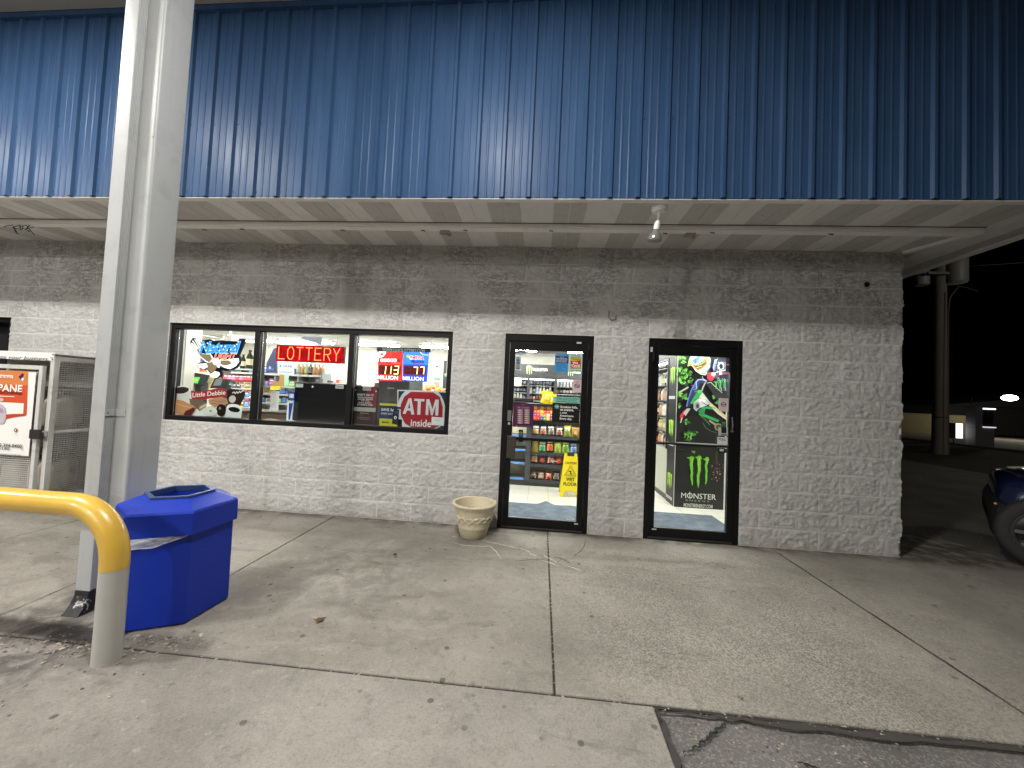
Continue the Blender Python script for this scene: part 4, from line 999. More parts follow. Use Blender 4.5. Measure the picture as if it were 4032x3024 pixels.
F.ell(1330, 500, 22, 20, C('#b01a20', .4, .4)); F.text('POWER PLAY', 1238, 526, 1350, 540, C('#f0c8c0', .4, .5))
F.part('digits'); F.rect(1055, 562, 1350, 702, C('#5a0808', .3, .25)); seg(F, 1078, 582, 1140, 690, 'bc'); seg(F, 1164, 582, 1222, 690, 'bc'); seg(F, 1274, 582, 1330, 690, 'abcdg')
F.part('lettering'); F.text('MILLION', 1052, 708, 1336, 762, WT, .018)
F.part('mounting_bolt'); [F.ell(x, y, 9, 9, C('#701414')) for x, y in ((1062, 384), (1368, 392), (1040, 764), (1350, 772))]
F.build('jackpot_display', 'red lit lottery display reading 113 million beside the blue one', 'display', 'jackpot displays in the right window pane')
F = Flat(B, .12, .0006); F.slab([(1390, 376), (1748, 382), (1716, 798), (1378, 790)], BL, .012); F.poly([(1396, 382), (1742, 388), (1728, 560), (1388, 552)], SKYB)
F.part('emblem'); F.line([(1630, 380), (1650, 408), (1690, 420), (1740, 424)], 7, WT); F.ell(1498, 458, 30, 30, C('#f2e9a8', .4, .9)); F.ell(1455, 440, 20, 22, C('#c6d84a', .4, .7)); F.ell(1500, 450, 14, 12, C('#3a62c0', .4, .4))
F.text('MEGA', 1516, 428, 1684, 486, WT, .07); F.text('MEGA', 1519, 431, 1681, 483, C('#e02a26', .4, .7), .03); F.text('MILLIONS', 1500, 494, 1684, 528, C('#14227c', .4, .3), .04, .2); F.text('MEGAPLIER', 1520, 530, 1680, 550, C('#a03ab0', .4, .6), .02, .2)
F.part('digits'); F.rect(1405, 572, 1704, 706, C('#5a0818', .3, .25)); seg(F, 1430, 594, 1488, 694, ''); seg(F, 1530, 594, 1586, 694, 'abc'); seg(F, 1626, 594, 1684, 694, 'abc')
F.part('lettering'); F.text('MILLION', 1400, 722, 1688, 774, WT, .018)
F.part('mounting_bolt'); [F.ell(x, y, 9, 9, C('#10145a')) for x, y in ((1412, 388), (1722, 396), (1384, 774), (1700, 782))]
F.build('jackpot_display', 'blue lit lottery display reading 77 million beside the red one', 'display', 'jackpot displays in the right window pane')
mb = MB()
for x in (1035, 1148, 1685, 1772): 
    a = B.Y(x, 330, .112); mb.tube([(a.x, .112, 2.145), (a.x, .112, a.z)], .002, BLK2, 5)
tag(mb.build('display_chain'), 'thin dark chains holding the web address strip sign', 'chain')
# benefit-fraud poster
F = Flat(B, WY)
F.rect(706, 860, 1012, 1425, C('#2b1c20', .6), .001); F.poly([(706, 860), (870, 862), (870, 1140), (695, 1140)], C('#14161f')); F.poly([(870, 862), (1020, 866), (1008, 1150), (868, 1146)], C('#6a1a2c')); F.rect(818, 868, 930, 922, C('#a9a6a6')); F.poly([(820, 880), (925, 872), (925, 900), (820, 905)], C('#8e8b8c'))
star(F, 1003, 930, 16, C('#e6dede')); F.poly([(706, 918), (716, 900), (728, 918)], C('#b8b8bd')); 
lines(F, [("DON'T DO IT!", 740, 960, 970, 990), ('BUYING OR SELLING', 748, 1003, 962, 1022), ('SNAP-EBT BENEFITS', 748, 1030, 960, 1048), ('(FOOD STAMPS)', 796, 1056, 910, 1072), ('OR WIC BENEFITS', 758, 1080, 940, 1098), ('IS A FEDERAL CRIME', 742, 1104, 958, 1126)], C('#d9d4d6'), .02)
F.rect(692, 1148, 996, 1222, C('#a3a09a')); F.rect(690, 1226, 992, 1384, C('#3b2226')); F.text('REPORT ABUSE', 780, 1228, 902, 1242, C('#b5abab'), .01)
for k, (a, b) in enumerate([(764, 838), (784, 850), (780, 850), (744, 920), (760, 910), (780, 935)]): F.rect(a, 1250+k*15, b, 1255+k*15, C('#8f8385'))
F.rect(684, 1388, 980, 1422, C('#aeb2b4')); F.ell(712, 1402, 7, 7, C('#3a3a44')); F.ell(905, 1410, 9, 6, C('#7a7f84'))
F.build('benefits_poster', "dark maroon poster warning DON'T DO IT at the left of the right pane", 'poster')
# savings poster
F = Flat(B, WY+.002)
F.rect(1055, 1095, 1364, 1440, C('#1e2a55', .5), .001); F.rect(1055, 1095, 1366, 1142, C('#b8b62c')); F.rect(1052, 1310, 1362, 1440, C('#c4c02a')); F.poly([(1054, 1145), (1364, 1150), (1362, 1180), (1054, 1170)], C('#151c38'))
F.text('SAVE 3¢', 1075, 1166, 1248, 1212, C('#e8e8ee'), .02); F.text('EVERY DAY.', 1074, 1228, 1240, 1254, C('#dcdce4'), .01); F.rect(1104, 1264, 1210, 1270, C('#7c84a8')); F.rect(1084, 1322, 1212, 1330, C('#5a5820')); F.text('EARN 100K', 1084, 1350, 1186, 1372, C('#2a2810'), .04); F.rect(1084, 1338, 1204, 1343, C('#5a5820'))
F.poly([(1264, 1180), (1330, 1186), (1312, 1400), (1225, 1384), (1240, 1280)], C('#10152c')); F.poly([(1270, 1200), (1326, 1206), (1322, 1250), (1262, 1244)], C('#3a3f5a')); F.ell(1276, 1300, 20, 24, C('#dfe3e8')); F.poly([(1266, 1306), (1276, 1286), (1284, 1300), (1276, 1316)], C('#2a3050'))
F.build('savings_poster', 'navy and yellow SAVE 3¢ poster left of the ATM sign', 'poster')
# ATM sign
F = Flat(B, WY+.004)
F.slab([(1302, 908), (1998, 930), (1972, 1478), (1302, 1446)], C('#c9d0d8', .45), .004)
NV = C('#17203f', .5); RDM = C('#9e1224', .5)
F.part('print'); F.poly([(1318, 926), (1412, 928), (1368, 975), (1330, 1040), (1314, 1090)], NV); F.poly([(1880, 944), (1984, 948), (1972, 1140), (1950, 1060), (1920, 995)], NV); F.poly([(1960, 1380), (1958, 1466), (1840, 1460), (1905, 1425)], NV)
oc = [(1492, 936), (1808, 944), (1900, 1010), (1940, 1150), (1934, 1320), (1880, 1420), (1815, 1452), (1500, 1436), (1410, 1380), (1352, 1270), (1350, 1120), (1400, 1005)]
F.poly(oc, RDM); F.part('lettering')
for pg in ([(1376, 1246), (1462, 1028), (1500, 1028), (1542, 1256), (1498, 1255), (1490, 1205), (1440, 1200), (1418, 1248)], [(1542, 1034), (1684, 1040), (1682, 1072), (1634, 1070), (1626, 1260), (1582, 1258), (1592, 1068), (1541, 1064)],
           [(1712, 1042), (1752, 1042), (1796, 1180), (1838, 1046), (1886, 1048), (1876, 1272), (1836, 1270), (1842, 1120), (1798, 1268), (1776, 1266), (1742, 1110), (1738, 1264), (1698, 1262)]): F.poly(pg, C('#d3d6dc', .5))
F.poly([(1452, 1168), (1484, 1170), (1476, 1085)], RDM)
F.text('inside', 1490, 1318, 1776, 1420, C('#e2e2e6', .5), .015)
F.part('paper_note'); F.poly([(1786, 1288), (1962, 1298), (1956, 1414), (1780, 1402)], C('#e2e4e8', .6)); F.rect(1812, 1372, 1925, 1378, C('#a0a4ac')); F.ell(1868, 1335, 40, 18, C('#cfd3da')); F.rect(1830, 1384, 1900, 1388, C('#b0b4bc'))
F.build('atm_sign', 'big red octagon ATM inside sign in the bottom right corner of the window', 'sign')

# ================================================================== STICKERS ON THE LEFT DOOR GLASS
DY = .032
F = Flat(D1t, DY); F.rect(362, 312, 514, 388, C('#9ea6b0')); F.rect(364, 316, 512, 360, C('#1e2740')); F.line([(372, 345), (400, 332), (430, 348), (470, 335), (506, 346)], 8, C('#b8bcc8')); F.build('alarm_sticker', 'small dark blue sticker in the top left corner of the left door', 'sticker')
F = Flat(D1t, DY); F.rect(358, 402, 436, 624, C('#dfe3e4')); F.rect(364, 410, 428, 614, C('#98a3a4')); F.poly([(380, 432), (402, 416), (402, 446)], C('#3c4648')); F.rect(374, 452, 416, 490, C('#2b5fae')); F.rect(372, 498, 418, 524, C('#3c2a2c')); F.ell(384, 511, 9, 9, C('#b03a2a')); F.rect(374, 532, 416, 574, C('#7d8a88')); F.rect(370, 582, 416, 606, C('#56605e'))
F.build('card_sticker', 'narrow white payment card sticker at the upper left of the left door', 'sticker')
F = Flat(D1t, DY); F.rect(974, 362, 1170, 656, C('#3b8ccc')); F.poly([(978, 402), (1182, 408), (1178, 515), (974, 508)], C('#14224c')); lines(F, [('DON\'T TRY', 1046, 412, 1112, 428), ('FINE FOR BUYING', 992, 430, 1160, 456), ('TOBACCO OR VAPE PRODUCTS', 984, 462, 1160, 476), ('FOR PEOPLE UNDER 21.', 990, 480, 1156, 498)], C('#c6cede'), .02)
for k in range(4): F.rect(1000, 528+k*14, 1140, 532+k*14, C('#2a5f94'))
F.ell(1110, 598, 14, 14, C('#5aa2dc')); F.rect(1006, 594, 1080, 600, C('#2a5f94')); F.build('tobacco_age_sign', 'bright blue tobacco notice at the top right of the left door glass', 'notice')
F = Flat(D1t, DY); F.rect(1184, 366, 1386, 656, C('#b9cfca')); F.text('All Customers', 1226, 382, 1362, 404, C('#20262a'), .02); F.rect(1216, 416, 1366, 604, C('#2a2a20')); F.rect(1222, 422, 1360, 598, C('#c8b92c')); F.text('We Scan IDs', 1232, 434, 1350, 458, C('#2a2a14'), .03)
F.poly([(1208, 482), (1362, 470), (1366, 566), (1212, 580)], C('#b3202a')); F.text('We', 1238, 488, 1328, 524, C('#f0e8e4'), .05); F.text('Card', 1222, 528, 1350, 566, C('#f0e8e4'), .05); F.text('Please Have ID Ready', 1202, 618, 1364, 634, C('#20262a'), .03)
F.build('age_check_sign', 'pale green We Card sign with a red and yellow emblem', 'sign')
F = Flat(D1t, DY); F.rect(1246, 768, 1378, 974, C('#d6bcc2')); F.text('NO SMOKING', 1258, 786, 1370, 800, C('#a0606c'), .01); F.text('OR VAPING', 1270, 806, 1356, 818, C('#a0606c'), .01); F.ell(1312, 866, 44, 34, C('#2a2630')); F.ell(1312, 866, 34, 25, C('#d6bcc2')); F.line([(1284, 844), (1340, 890)], 9, C('#2a2630')); F.rect(1272, 860, 1352, 872, C('#2a2630'))
for k in range(4): F.rect(1266, 915+k*12, 1362, 919+k*12, C('#a89aa2'))
F.build('no_smoking_sign', 'pale pink no-smoking notice above the black health warning', 'notice')
F = Flat(D1t, DY); F.rect(330, 1048, 634, 1130, C('#98989e')); F.rect(336, 1054, 628, 1124, C('#141416')); 
for k, (a, b) in enumerate([(346, 610), (352, 604), (384, 572)]): F.rect(a, 1062+k*21, b, 1070+k*21, C('#86868c'))
F.part('price_board'); F.rect(326, 1136, 626, 1516, C('#4c1440')); F.ell(478, 1160, 34, 9, C('#7a3a6a')); F.text('LIFE IS SWEET', 376, 1186, 578, 1216, C('#8d7a94'), .03)
for r in range(7):
    yb = 1232+r*32
    for x in (392, 498): F.rect(x, yb, x+72, yb+27, C('#c4b6b4')); F.rect(x+44, yb+8, x+68, yb+18, C('#5a484e')); F.rect(x+8, yb+5, x+16, yb+22, C('#85767a'))
    F.rect(472, yb+2, 488, yb+24, C('#96283c')); F.rect(368, yb+8, 386, yb+14, C('#8a2a4a'))
F.rect(420, 1484, 600, 1490, C('#8a6a8a')); F.ell(374, 1484, 8, 10, C('#a080a0'))
F.build('price_poster', 'purple price list poster under a black panel on the left door', 'poster')
F = Flat(D1t, DY); F.rect(942, 1030, 1352, 1144, C('#7fc4b4')); F.rect(930, 1128, 1340, 1448, C('#101011')); F.rect(942, 1030, 1352, 1140, C('#7fc4b4')); lines(F, [('A FEDERAL COURT HAS ORDERED', 968, 1044, 1338, 1064), ('R.J. REYNOLDS TOBACCO &', 1000, 1072, 1300, 1092), ('PHILIP MORRIS USA TO STATE:', 985, 1098, 1318, 1118)], C('#2c4a44'), .02)
for a in range(4): 
    t = math.pi*a/4; F.line([(998-40*math.cos(t), 1188-38*math.sin(t)), (998+40*math.cos(t), 1188+38*math.sin(t))], 7, C('#a8e2d8'))
lines(F, [('Smoking kills,', 1050, 1172, 1322, 1220), ('on average,', 1048, 1224, 1258, 1266), ('1,200', 1048, 1272, 1152, 1300), ('Americans.', 1042, 1310, 1262, 1342), ('Every day.', 1042, 1356, 1232, 1398)], C('#f2f2ee'), .02)
F.build('health_warning_sign', 'black health warning starting Smoking kills under a mint green header', 'sign')
GRN = C('#6fbf3a', .5); GRD = C('#0e2a20', .4)
def claw(F, x0, y0, x1, y1, mt, ps=((0.02, .30, .10, .87, .02), (.40, .68, .06, 1.0, 0), (.78, .97, .12, .84, .04))):
    w_ = x1-x0; h_ = y1-y0
    for (a, b, t, bt, o) in ps:
        m_ = (a+b)/2; P = [(a-.06, t+.02), (a+.1, t-.02), (b-.02, t-.04), (b+.03, t+.06), (b-.02, t+.22), (b-.03, t+.42), (m_+.09, t+.60), (m_+.06, t+.74), (m_+.02, bt), (m_-.03, t+.72), (m_-.01, t+.58), (a+.09, t+.44), (a+.11, t+.22), (a+.06, t+.10)]
        F.poly([(x0+u*w_, y0+v*h_) for u, v in P], mt)
def can_sticker(c_, x0, y0, x1, y1, lab):
    F = Flat(c_, DY); w_ = x1-x0; F.rect(x0-w_*.55, y0+w_*1.5, x1+w_*.4, y1+w_*.55, C('#aab0a8')); F.poly([(x0, y0+w_*.15), (x0+w_*.15, y0), (x1-w_*.15, y0), (x1, y0+w_*.15), (x1, y1-w_*.15), (x1-w_*.15, y1), (x0+w_*.15, y1), (x0, y1-w_*.15)], GRD)
    claw(F, x0+w_*.15, y0+w_*.4, x1-w_*.15, y0+(y1-y0)*.62, C('#7a9a7a')); F.rect(x0-w_*.1, y1+w_*.2, x1+w_*.1, y1+w_*.45, C('#16181a')); F.build('can_sticker', lab, 'sticker', 'drink can stickers on the doors')
can_sticker(D1b, 376, 42, 444, 226, 'dark green drink can sticker beside the handle of the left door')
can_sticker(D2t, 1282, 1328, 1358, 1530, 'dark green drink can sticker above the PULL sign on the right door')
F = Flat(D1b, DY); 
for k in range(6): F.line([(1060+k*22, 1326+3*math.sin(k)), (1074+k*22, 1350+3*math.cos(k*2))], 7, C('#b8c6d2'))
F.line([(1064, 1342), (1190, 1352)], 6, C('#b8c6d2')); F.build('glass_decal', 'worn pale script decal at the bottom right of the left door', 'decal')
# stickers on the right door
F = Flat(D2t, DY); F.rect(1352, 406, 1402, 622, C('#2a2a2e')); F.rect(1358, 412, 1398, 460, C('#54565a')); F.rect(1358, 470, 1398, 495, C('#8a2f2c')); F.rect(1360, 500, 1396, 526, C('#b5a8a8')); F.rect(1360, 540, 1396, 575, C('#4a4a50')); F.rect(1360, 582, 1396, 612, C('#32507a'))
F.build('card_sticker', 'narrow dark payment card sticker at the top right of the right door', 'sticker')
F = Flat(D2t, DY); F.rect(1244, 1008, 1386, 1210, C('#c9b8b8')); 
for k in range(4): F.rect(1262, 1024+k*14, 1372, 1028+k*14, C('#a08c90'))
F.ell(1312, 1104, 40, 32, C('#3a3236')); F.ell(1312, 1104, 30, 23, C('#c9b8b8')); F.rect(1272, 1096, 1352, 1110, C('#3a3236'))
for k in range(4): F.rect(1268, 1150+k*13, 1360, 1154+k*13, C('#a89ca0'))
F.build('no_smoking_sign', 'pale no-smoking notice at the right edge of the right door glass', 'notice')
F = Flat(D2b, .0115); F.rect(1148, 70, 1284, 228, C('#c6cbc8'), .0015); F.text('PULL', 1164, 86, 1264, 120, C('#26282a'), .02); F.rect(1204, 136, 1222, 142, C('#5a5e5e')); F.rect(1196, 168, 1230, 172, C('#8a8e8e')); F.rect(1192, 182, 1232, 186, C('#8a8e8e')); F.ell(1207, 203, 11, 8, C('#6a6e6e')); F.ell(1254, 200, 9, 13, C('#2a2c2c'))
F.build('pull_sign', 'small grey-white PULL sign on the bar of the right door', 'sign')
F = Flat(D2b, .0115); F.rect(1150, 230, 1274, 296, C('#141516'), .0015); F.rect(1178, 238, 1232, 272, C('#b9bdb8')); F.build('hours_plate', 'little black plate with a pale label just under the PULL sign', 'plate')

# ================================================================== INSIDE THE SHOP
FZ = .02
def shade(h, k): 
    h = h.lstrip('#'); return '#'+''.join('%02x' % max(0, min(255, int(int(h[i:i+2], 16)*k))) for i in (0, 2, 4))
# ceiling lights
LENS = mat('lit_tube', (1, 1, 1), .5, emit=95., ecol=(1., .985, .93))
LENS2 = mat('cooler_tube', (1, 1, 1), .5, emit=9., ecol=(.95, .98, 1))
def tube_light():
    t = thing('ceiling_light', 'long bright white strip light on the shop ceiling', 'lamp', (0, 0, 2.759), 'strip lights on the shop ceiling')
    mb = MB(); mb.box(-.62, .62, -.09, .09, -.045, 0, WHT); mb.build('fixture_body', t, local=True)
    mb = MB(); mb.box(-.60, .60, -.07, .07, -.075, -.046, LENS); mb.build('tube_cover', t, local=True); return t
t0 = tube_light(); n_ = 0; rowl = ['nearest the windows', 'in the middle of the shop', 'at the back of the shop']
for r, y in enumerate((.95, 3.3, 5.2)):
    for k, x in enumerate((-11.6, -10.0, -8.2, -6.4, -4.6, -2.6, -1.2)):
        if r == 0 and k in (5,): x = -2.9
        lab = '%s strip light from the left in the row %s' % (['first', 'second', 'third', 'fourth', 'fifth', 'sixth', 'seventh'][k], rowl[r])
        if n_ == 0: t0.location = (x, y, 2.759); t0['label'] = lab
        else: dup(t0, (x, y, 2.759), lab)
        n_ += 1
# ceiling fan
q = A.Y(940, 262, 3.0); fan = thing('ceiling_fan', 'white ceiling fan with glass shades behind the beer sign', 'fan', (q.x, 3.0, 2.44)); 
mb = MB(); mb.tube([(0, 0, .32), (0, 0, .08)], .018, WHT, 10); mb.lathe([(0, -.06), (.08, -.05), (.11, .0), (.10, .06), (.03, .09), (0, .09)], (0, 0, 0), WHT, 24); mb.build('motor', fan, True, local=True)
for k in range(5):
    a = k*2*math.pi/5+.35; mb = MB(); R3 = Matrix.Rotation(a, 3, 'Z'); 
    vs = [R3 @ Vector(p) for p in ((.1, -.03, .0), (.62, -.07, .02), (.64, .06, .0), (.1, .03, -.01))]; mb.add([tuple(p) for p in vs]+[tuple(p+Vector((0, 0, -.008))) for p in vs], [(0, 1, 2, 3), (7, 6, 5, 4), (0, 4, 5, 1), (1, 5, 6, 2), (2, 6, 7, 3), (3, 7, 4, 0)], WHT); mb.build('fan_blade', fan, local=True)
for k in range(3):
    a = k*2.1+.4; mb = MB(); mb.lathe([(.03, 0), (.045, -.05), (.06, -.09)], (.09*math.cos(a), .09*math.sin(a), -.06), mat('glass_shade', (.8, .78, .65), .2, emit=1.2, ecol=(1, .95, .8)), 14); mb.build('lamp_shade', fan, True, local=True)
# cooler wall behind the left door
CKY = 5.55; BK3 = mat('cooler_black', (.035, .037, .042), .4)
def X_(c_, x, y, Y): return c_.Y(x, y, Y).x
def Z_(c_, x, y, Y): return c_.Y(x, y, Y).z
ck = thing('drinks_cooler', 'black wall of glass-fronted drinks coolers behind the left door', 'cooler', (-3.8, 5.8, FZ))
zh0 = Z_(D1t, 870, 745, CKY); zh1 = Z_(D1t, 870, 540, CKY)
mb = MB(); mb.box(-5.6, -2.05, CKY, 6.19, zh0, zh1, C('#303234', .5)); hd = mb.build('header', ck)
xm = [X_(D1t, 345-330, 740, CKY), X_(D1t, 560, 740, CKY), X_(D1t, 985, 740, CKY), X_(D1t, 985+420, 740, CKY), -2.05]
mb = MB(); mb.box(-5.6, -2.05, 6.12, 6.19, FZ, zh0-.001, BK3); mb.box(-5.6, -2.05, CKY+.01, 6.119, FZ, .25, BK3); mb.build('cabinet', ck)
for x in xm: mb = MB(); mb.box(x-.035, x+.035, CKY, CKY+.06, .251, zh0-.001, BK3); mb.build('door_post', ck)
ys = [(870, 'z'), (990, 'z'), (1080, 'z')]
zsh = [Z_(D1t, 800, 868, CKY+.25), Z_(D1t, 800, 985, CKY+.25)]; dzs = zsh[0]-zsh[1]; zsh += [zsh[1]-dzs, zsh[1]-2*dzs]
for z in zsh: mb = MB(); mb.box(-5.6, -2.05, CKY+.12, 6.1, z-.02, z, C('#8d9092', .5)); mb.build('shelf', ck)
F = Flat(D1t, CKY-.002); claw(F, 518, 545, 612, 700, C('#b5e080', .5)); F.text('MONSTER', 624, 588, 858, 628, C('#f0f0ee', .5), .03); F.text('E N E R G Y', 660, 634, 820, 648, C('#b8bab8')); claw(F, 1160, 600, 1250, 725, C('#b5e080', .5)); F.text('MONSTER', 1262, 640, 1420, 672, C('#f0f0ee'), .03)
F.parts['panel'].build('header_logo', hd)
F = Flat(D1t, CKY-.001); F.rect(340, 768, 446, 872, C('#c9c8b4')); F.build('paper_sheet', 'blank cream paper sheet taped to the cooler behind the left door', 'paper')
mb = MB(); mb.box(xm[0]+.1, xm[-1], CKY+.075, CKY+.085, zh0-.06, zh0-.03, LENS2); mb.build('cooler_lamp', ck)
def bottle_proto(name, body, cap, lab_, h=.20, r=.032):
    mb = MB(); mb.lathe([(0, 0), (r, .003), (r, h*.62), (r*.42, h*.84), (r*.40, h*.92)], (0, 0, 0), body, 8); mb.lathe([(r*1.03, h*.2), (r*1.03, h*.52)], (0, 0, 0), lab_, 8); mb.lathe([(r*.46, h*.9), (r*.46, h), (0, h)], (0, 0, 0), cap, 8)
    return mb
PB = [('#2a2422', '#b0473a', '#9a4438'), ('#30241c', '#d8d8d4', '#b8b4ac'), ('#c8ccd0', '#4a5a88', '#a8b4c4'), ('#d0ccc4', '#4a4a5a', '#c4beb4'), ('#a08868', '#d8d0c8', '#b88a64'), ('#2a3040', '#9098a8', '#8a92a4'), ('#8a9468', '#d8d8c8', '#b8bc8c'), ('#1a1a1c', '#c8c8c8', '#6a6c70')]
protos = {}
def put_bottle(kind, x, y, z, lab, grp, s=1.):
    if kind not in protos:
        b, c_, l_ = PB[kind]; o = bottle_proto('b', C(b, .2), C(c_, .4), C(l_, .4)).build('drink_bottle', None, True, local=True); protos[kind] = o; o.location = (x, y, z)
    else:
        o = protos[kind].copy(); COL.objects.link(o); o.location = (x, y, z)
    o.scale = (s, s, s); tag(o, lab, 'bottle', grp); return o
rnd = random.Random(11)
bays = ['left', 'middle', 'right']
for si, z in enumerate(zsh[:3]):
    for b in range(3):
        x = xm[b]+.07; i = 0
        if b == 0: x = X_(D1t, 300, 800, CKY+.2)
        while x < xm[b+1]-.05:
            kk = rnd.choice([[0, 1, 0, 7], [7, 7, 5, 7], [3, 2, 3, 5]][(si+b) % 3])
            put_bottle(kk, x, CKY+.2, z, 'bottle, %s shelf, %s cooler bay behind the left door' % (['top', 'second', 'third'][si], bays[b]), 'bottles on the %s shelf, %s cooler bay' % (['top', 'second', 'third'][si], bays[b]), 1.+.1*rnd.random()); x += .085; i += 1
# snack gondola behind the left door
GY = 2.066
gon = thing('snack_shelf', 'black gondola shelving with snack bags facing the left door', 'shelf', (-3.7, 2.3, FZ))
GB = C('#26282a', .5); BK_ = C('#cfc9ae', .7)
mb = MB(); mb.box(-4.9, -2.95, GY-.0, 2.75, FZ, .10, GB); mb.build('base', gon)
mb = MB(); mb.box(-4.9, -2.95, 2.46, 2.50, .101, 1.28, BK_); mb.build('back_panel', gon)
for x in (-4.05, -3.99): pass
mb = MB(); mb.box(-4.05, -3.968, GY-.01, 2.46, .101, 1.12, C('#3a3d40', .5)); mb.build('upright', gon)
szz = [.115, .378, .575, .86]
for k, z in enumerate(szz):
    d_ = (0, .02, .04, .02)[k]
    mb = MB(); mb.box(-3.967, -2.95, GY+d_, 2.459, z-.035, z-.003, GB); mb.box(-3.967, -2.95, GY+d_-.012, GY+d_-.001, z-.04, z+.012, C('#34373a', .4)); mb.build('shelf_board', gon)
BS = C('#5f8fd0', .4)
for k, z in enumerate((.14, .40, .62, .86)):
    mb = MB(); mb.box(-4.9, -4.051, GY+.02, 2.459, z-.03, z-.003, C('#5a5c58', .5)); mb.box(-4.9, -4.06, GY, GY+.019, z-.03, z+.006, BS); mb.build('price_shelf', gon)
zb0 = Z_(D1t, 640, 1140, GY+.25); zb1 = zb0+.02
mb = MB(); mb.box(-4.05, -2.95, 2.2, 2.75, zb0-.02, zb0, C('#1e2022', .4)); mb.build('top_shelf', gon)
zc = Z_(D1t, 700, 1395, GY+.12)
mb = MB(); mb.box(-4.04, -2.95, GY+.05, 2.459, zc-.02, zc, C('#1e2022', .4)); mb.build('candy_shelf', gon)
def bag(w_, h_, cols, seed):
    """crimped pillow bag: front swell, flat fins top and bottom, printed patch"""
    mb = MB(); nx, nz = 10, 12; rnd = random.Random(seed); base, patch, spot = [C(c, .25) for c in cols]
    for side in (1, -1):
        vs = []
        for k in range(nz+1):
            v = k/nz
            for i in range(nx+1):
                u = i/nx; sw = (math.sin(math.pi*u)*math.sin(math.pi*min(1, max(0, (v-.06)/.88))))**.55 if 0 < u < 1 and .06 < v < .94 else 0
                pin = 1-.10*math.sin(math.pi*v)
                vs.append(((u-.5)*w_*pin, -side*(sw*.045+.003*math.sin(u*21+seed)*math.sin(v*17)), v*h_+.004*math.sin(u*30)))
        F4 = [[], [], []]
        for k in range(nz):
            for i in range(nx):
                u, v = (i+.5)/nx-.5, (k+.5)/nz
                m_ = 0
                if .14 < v < .62 and abs(u) < .40: m_ = 1
                if (u*2.4)**2+((v-.36)*3.6)**2 < .5: m_ = 2
                if .66 < v < .80 and abs(u) < .36: m_ = 3
                F4[min(m_, 2) if m_ < 3 else 1].append((k*(nx+1)+i, k*(nx+1)+i+1, (k+1)*(nx+1)+i+1, (k+1)*(nx+1)+i))
        for fs, mt_ in zip(F4, (base, patch, spot)):
            if fs: mb.add(vs, fs, mt_)
    return mb
PAL = {'a': ('#3a3d4c', '#d8d6cc', '#dca050', 'dark grey'), 'b': ('#403848', '#d8d2c8', '#cc5a2a', 'plum grey'), 'c': ('#2a2630', '#d0ccc4', '#8a6a5a', 'black'), 'd': ('#332c34', '#d6cec6', '#a05048', 'charcoal'), 'e': ('#a8a848', '#d8d49a', '#6a8a3a', 'olive'), 'f': ('#b8a83c', '#b04050', '#d8c06a', 'yellow and red'),
       'g': ('#b8a030', '#a89848', '#8a7a3a', 'mustard'), 'h': ('#1e7a44', '#e8e0d0', '#2a9a50', 'green'), 'i': ('#221c1c', '#e0b060', '#c04a30', 'black and amber'), 'j': ('#a0b040', '#c8d080', '#7a9a30', 'lime'), 'k': ('#88b838', '#d0d890', '#5a9a28', 'bright lime'), 'l': ('#2850b0', '#c8d4e8', '#6a88c8', 'blue'),
       'm': ('#3c3a3e', '#d0c8b8', '#c87a30', 'grey'), 'n': ('#5a2428', '#3a2a34', '#a8402c', 'maroon'), 'o': ('#3a2c28', '#d8cfc4', '#b05a30', 'brown'), 'p': ('#6a1c1c', '#8a2c26', '#b84a34', 'dark red'), 'q': ('#504048', '#c8b8a8', '#5a4a50', 'mauve'), 'r': ('#5a463a', '#c8a890', '#d8b8a0', 'tan'), 's': ('#a04030', '#e0b8a0', '#d03a28', 'red')}
rows = [(3, 'top', ['a', 'b', 'c', 'd', 'e', 'f'], 562, 1262, 130, .19), (2, 'second', ['g', 'h', 'i', 'j', 'k', 'l'], 545, 1232, 385, .235), (1, 'third', ['m', 'n', 'o', 'p', 'q', 's'], 535, 1262, 550, .20), (0, 'bottom', ['q', 'r', 's', 'c'], 530, 975, 775, .15)]
ordn = ['first', 'second', 'third', 'fourth', 'fifth', 'sixth', 'seventh']
for (si, nm, ks, x0, x1, yb, hh) in rows:
    a = X_(D1b, x0, yb, GY+.06); b = X_(D1b, x1, yb, GY+.06); st = (b-a)/len(ks)
    for i, k in enumerate(ks):
        p = PAL[k]; o = bag(st*.98, hh*(1+.1*math.sin(i*3+si)), p[:3], i+si*9).build('snack_bag', None, True, local=True)
        o.location = (a+st*(i+.5), GY+.085+.012*math.sin(i*5+si), szz[si]-.002); o.rotation_euler = (-.14, .05*math.sin(i*7+si), .12*math.sin(i*4.))
        tag(o, '%s snack bag, %s from left on the %s snack shelf' % (p[3], ordn[i], nm), 'snack bag', 'snack bags behind the left door')
q = D1b.Y(930, 492, GY+.02); F = Flat(D1b, GY+.012); F.text('Doritos', 848, 484, 938, 506, C('#e8e0dc'), .02); 
o = F.build('bag_lettering', None, None); tgt = [o2 for o2 in bpy.data.objects if o2.name.startswith('snack_bag') and 'dark red' in o2.get('label', '')][0]
bpy.context.view_layer.update()
o.parent = tgt; o.matrix_parent_inverse = tgt.matrix_basis.inverted(); o.location = (0, 0, 0)
